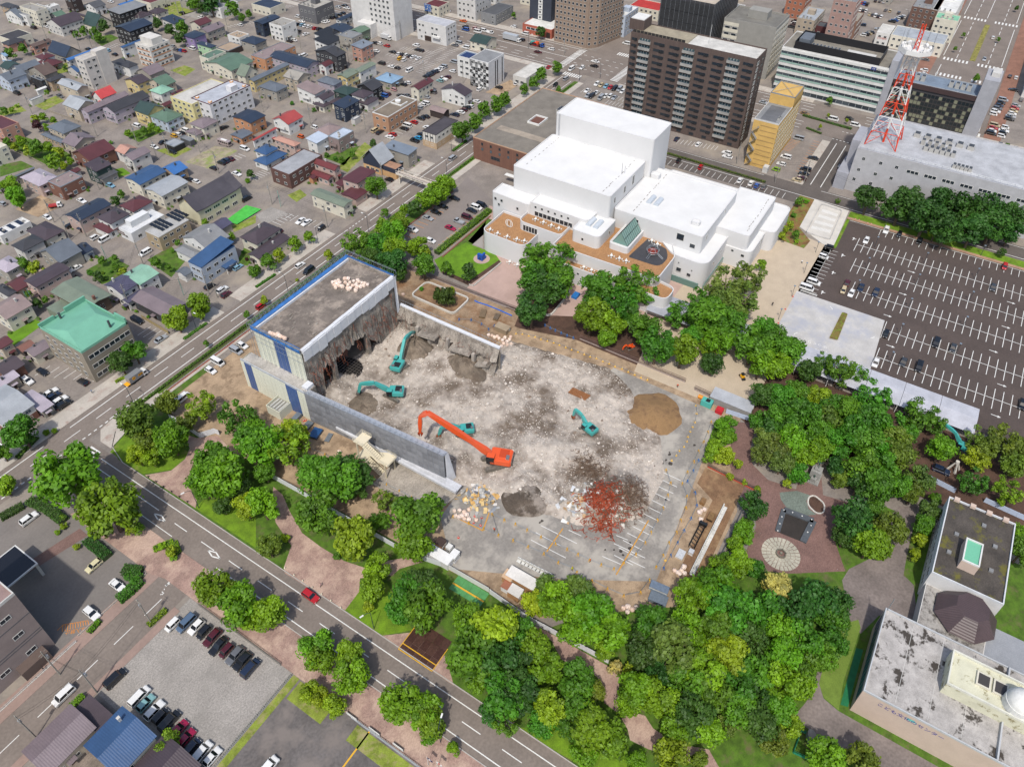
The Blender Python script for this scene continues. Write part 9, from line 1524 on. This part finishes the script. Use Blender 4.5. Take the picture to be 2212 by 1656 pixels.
# ================================================================== street furniture
LP = mat('4a5660', 'metal'); GRN = mat('8fc0b4', 'metal')
lampm = MB().bar((0, 0, 0), (0, 0, 7), .1, 6, 0, .07).path([(0, 0, 7), (.5, 0, 7.7), (1.8, 0, 8)], .06, 5).box(1.6, 2.5, -.16, .16, 7.9, 8.05, 1).mesh('lamp', [LP, WHITE])
for i, (t_, x, y, rz) in enumerate(((20, 1165, 190, HP), (20, 1720, 1075, 2.8), (31, 1020, 460, 2.8), (31, 1595, 1440, .3), (11, 280, 870, HP), (11, 975, 350, HP), (1, 1650, 1520, HP), (20, 80, 660, -HP), (10, 1700, 1190, -HP), (11, 540, 450, -HP), (1, 1690, 1310, -HP), (1, 1250, 1590, -HP), (2, 580, 700, HP), (2, 760, 680, 1), (3, 1180, 210, 1), (2, 140, 420, -1))):
    p = g(t_, x, y); t = thing('street_lamp', (p.x, p.y, 0), f"dark street lamp {'by the main street' if t_ in (11, 10, 1) else 'by the cross street' if t_ in (31,) else 'near the street corner park' if t_ == 20 else 'near the avenue'}", 'street lamp', 'street lamps', rz); put('pole', lampm, t)
pl2 = MB().bar((0, 0, 0), (0, 0, 4.6), .07, 6).box(-.3, .3, -.3, .3, 4.6, 4.75, 1).mesh('lamp', [LP, mat('9aa8b4', 'metal')])
for (x, y) in ((920, 480), (845, 662), (760, 855), (1345, 618), (1275, 805), (1205, 1015), (1128, 1235), (1045, 1478), (1782, 755), (1732, 955), (1678, 1172), (1618, 1405), (410, 525), (310, 705), (205, 905), (90, 1105), (1010, 300), (1420, 420), (1835, 555), (955, 220)): p = g(13, x, y); o = put('car_park_lamp', pl2, None, (p.x, p.y, 0)); tag(o, 'slim grey lamp post in the large car park' if x > 600 else 'slim lamp post on the beige plaza', 'lamp post', 'car park lamps')
upm = MB().bar((0, 0, 0), (0, 0, 10.5), .17, 7, 0, .11).bar((-.9, 0, 9.8), (.9, 0, 9.8), .05).bar((-.7, 0, 9.0), (.7, 0, 9.0), .05).bar((.35, 0, 7.2), (.35, 0, 8.2), .28, 8, 1).mesh('pole', [mat('9a968e', 'concrete'), mat('b4b6b8', 'metal')])
UP_ = []
for (t_, w_, s_) in ((0, 'in the far left blocks', '410,350 795,415 700,450 840,420 1550,140 1455,100 1970,265 1600,170 1330,590 1500,640'), (0, 'in the middle left blocks', '280,985 840,1180 1190,1255 1360,1380 1890,1500 860,1640 1730,1320 1910,1160 1240,280 1460,1330'), (1, 'in the middle blocks', '805,555 1455,660 950,1150 1255,340 330,790 40,890 65,970 475,1080 1790,720 390,430 1100,1600 190,340 230,110'), (10, 'left of the main street', '610,420 470,265 1240,630 750,390 1810,890 1130,1010 1880,915'), (11, 'by the main street', '620,310 140,110'), (30, 'by the side street', '1310,415 520,855 840,1010 315,1400'), (2, 'near the brown tower', '1940,1420 450,480'), (3, 'by the hotel lot', '60,1580 310,1580'), (13, 'before the station block', '960,210')):
    for q in s_.split(): x, y = map(float, q.split(',')); p = g(t_, x, y); t = thing('utility_pole', (p.x, p.y, 0), f'grey utility pole {w_}', 'pole', 'utility poles', rnd.choice((0, HP, .2))); put('pole', upm, t); UP_.append(p)
m = MB()
for i, a_ in enumerate(UP_):
    nb = sorted((b_ for b_ in UP_ if (b_-a_).length > 8), key=lambda b_: (b_-a_).length)[:1]
    for b_ in nb:
        if (b_-a_).length < 48:
            for z in (9.8, 9.0): m.path([a_.lerp(b_, k/4)+Vector((0, 0, z-.5*math.sin(math.pi*k/4))) for k in range(5)], .025, 3)
o = m.build('overhead_wires', mat('2a2a2c', 'metal')); o['kind'] = 'stuff'
for (t_, x, y) in ((10, 935, 615), (10, 1590, 895), (10, 305, 985), (10, 280, 1010), (11, 215, 130)): p = g(t_, x, y); o = MB().bar((0, 0, 0), (0, 0, 7.5), .1, 6).bar((.9, 0, 0), (0, 0, 6.5), .04).build('green_pole', GRN, loc=(p.x, p.y, 0)); tag(o, 'pale green stayed pole left of the main street', 'pole', 'green poles')
bb = MB().bar((0, 0, 0), (0, 0, .55), .09, 8).bar((0, 0, .55), (0, 0, .85), .2, 8, 0, .05).mesh('bollard', [mat('2c2c2e', 'paint')]); wb = MB().bar((0, 0, 0), (0, 0, .3), .18, 10).bar((0, 0, .3), (0, 0, .55), .22, 10, 0, .1).mesh('bollard', [mat('ddd4c0', 'concrete')])
for (x, y) in ((1285, 810), (1352, 853), (1418, 897), (1486, 940), (1553, 984), (1622, 1027)): p = g(20, x, y); o = put('bollard', bb, None, (p.x, p.y, .03)); tag(o, 'black bollard where the brick path meets the cross street', 'bollard', 'bollards')
for (x, y) in ((405, 50), (487, 107), (567, 163), (648, 220), (732, 280), (330, 0), (250, -60)): p = g(31, x, y); o = put('bollard', wb, None, (p.x, p.y, .03)); tag(o, 'white round bollard along the brick plaza kerb', 'bollard', 'bollards')
# footbridge over the main street
bx = g(1, 1210, 1490, 5).x+.6; fb_ = thing('footbridge', (bx, 178, 0), 'white steel footbridge over the main street with stairs', 'footbridge'); WS = mat('e2dcd0', 'paint'); MB().box(-.9, .9, -9.6, 8.6, 4.7, 5.0).build('deck', mat('b0a49a', 'concrete'), fb_)
for s in (-1, 1):
    MB().box(s*.95-.06, s*.95+.06, -9.6, 8.6, 4.3, 5.2).build('girder', WS, fb_); m = MB().bar((s*.95, -9.6, 6.1), (s*.95, 8.6, 6.1), .06)
    for k in range(13): m.bar((s*.95, -9.6+k*1.51, 5.2), (s*.95, -9.6+k*1.51, 6.1), .05)
    m.build('railing', WS, fb_)
lettering('交通安全 歩行者優先 横断歩道橋', fb_, (-1.03, -.5, 4.75), .7, mat('5a544c', 'paint'), 'W')
for y in (7.6, -8.2): MB().bar((0, y, 0), (0, y, 4.4), .3, 10).build('pier', WS, fb_)
for (y0, sx) in ((-8.8, -1), (7.8, 1)):
    for k in range(14): MB().box(*sorted((sx*(.9+k*.55), sx*(1.45+k*.55))), y0-.75, y0+.75, 4.75-k*.34, 4.85-k*.34).build('tread', mat('c0b4a8', 'concrete'), fb_)
    m = MB()
    for s in (-.78, .78): m.bar((sx*.9, y0+s, 4.7), (sx*8.6, y0+s, 0), .12).bar((sx*.9, y0+s, 5.8), (sx*8.6, y0+s, 1.1), .05)
    for k in range(8): 
        for s in (-.78, .78): m.bar((sx*(.9+k*1.1), y0+s, 4.7-k*.67), (sx*(.9+k*1.1), y0+s, 5.8-k*.67), .04)
    m.build('stair_rail', WS, fb_)
# ground lettering and painted bars in the forecourt
fc = bpy.data.objects['forecourt']; v = g(30, 590, 485)-g(30, 725, 460); p = g(30, 655, 475); lettering('進入禁止', fc, (p.x, p.y, .035), 1.15, ORA, flat=math.atan2(v.y, v.x)); m = MB()
a_, b_ = g(30, 545, 425), g(30, 760, 388)
m.strip(a_, b_, .14, .03); m.strip(g(30, 495, 475), a_, .14, .03)
for k in range(11): q = a_.lerp(b_, k/10); q2 = g(30, 535, 520).lerp(g(30, 770, 445), k/10); m.strip(q, q.lerp(q2, .62), .14, .03)
m.build('painted_bars', ORA, fc); v = g(13, 375, 1300)-g(13, 475, 1335); p = g(13, 425, 1318); lettering('ゆっくり', cpad, (p.x, p.y, .06), 1.6, WHITE, flat=math.atan2(v.y, v.x))
for (t_, x, y, w_, l_) in ((31, 830, 1228, 2.8, 'left'), (31, 1025, 1358, 2.8, 'middle'), (31, 1230, 1492, 2.6, 'right')): p = g(t_, x, y); o = MB().box(-.05, .05, -w_/2, w_/2, .2, 1.2).bar((0, -w_/2+.2, 0), (0, -w_/2+.2, .2), .05).bar((0, w_/2-.2, 0), (0, w_/2-.2, .2), .05).build('sign_board', mat('e4e4e0', 'paint'), loc=(p.x, p.y, 0)); tag(o, f'low white sign board on the pavement edge, {l_} one', 'sign')
for (x, y, col, l_) in ((1490, 1640, '2a3060', 'dark blue flag on a white pole by the pavement'), (1570, 1675, 'e4e4e4', 'white flag with red disc on a pole by the pavement')):
    p = g(31, x, y); t = thing('flag', (p.x, p.y, 0), l_, 'flag'); MB().bar((0, 0, 0), (0, 0, 4.5), .05, 6).build('pole', WHITE, t); m = MB(); V = [(.05*math.sin(k*1.3), -.05-k*.25, 4.4-j*.9) for k in range(6) for j in range(2)]; m.add(V, [(k*2, k*2+1, k*2+3, k*2+2) for k in range(5)]); m.build('cloth', mat(col, 'tarp'), t)
    MB().bar((-.04, -.65, 3.95), (.08, -.65, 3.95), .26, 14).build('disc' if col[0] == 'e' else 'emblem', mat('c8242c' if col[0] == 'e' else 'e8e8f0', 'tarp'), t)
o = sheet('green_tarpaulin', tp(10, 1950, 260, 2130, 125, 2260, 160, 2050, 290), .5, mat('56c050', 'tarp'), None); tag(o, 'bright green tarpaulin spread beside the cream hall', 'tarpaulin')
# ================================================================== each label singles out one thing
ORD = ['leftmost', 'second from left', 'third from left', 'fourth from left', 'fifth from left', 'sixth from left', 'seventh from left', 'eighth from left', 'ninth from left', 'tenth from left']
by = {}
for o in THINGS: by.setdefault(o['label'], []).append(o)
for lab, os_ in by.items():
    if len(os_) < 2: continue
    os_.sort(key=lambda o: proj_x(o.location)); n = len(os_)
    for i, o in enumerate(os_):
        if i < 10: s = ORD[i]
        elif n-1-i < 10: s = ORD[n-1-i].replace('left', 'right')
        else: s = 'one of those in the middle'
        if n == 2: s = ('left', 'right')[i]+' one'
        o['label'] = lab+', '+s
bpy.data.scenes.remove(TMP)
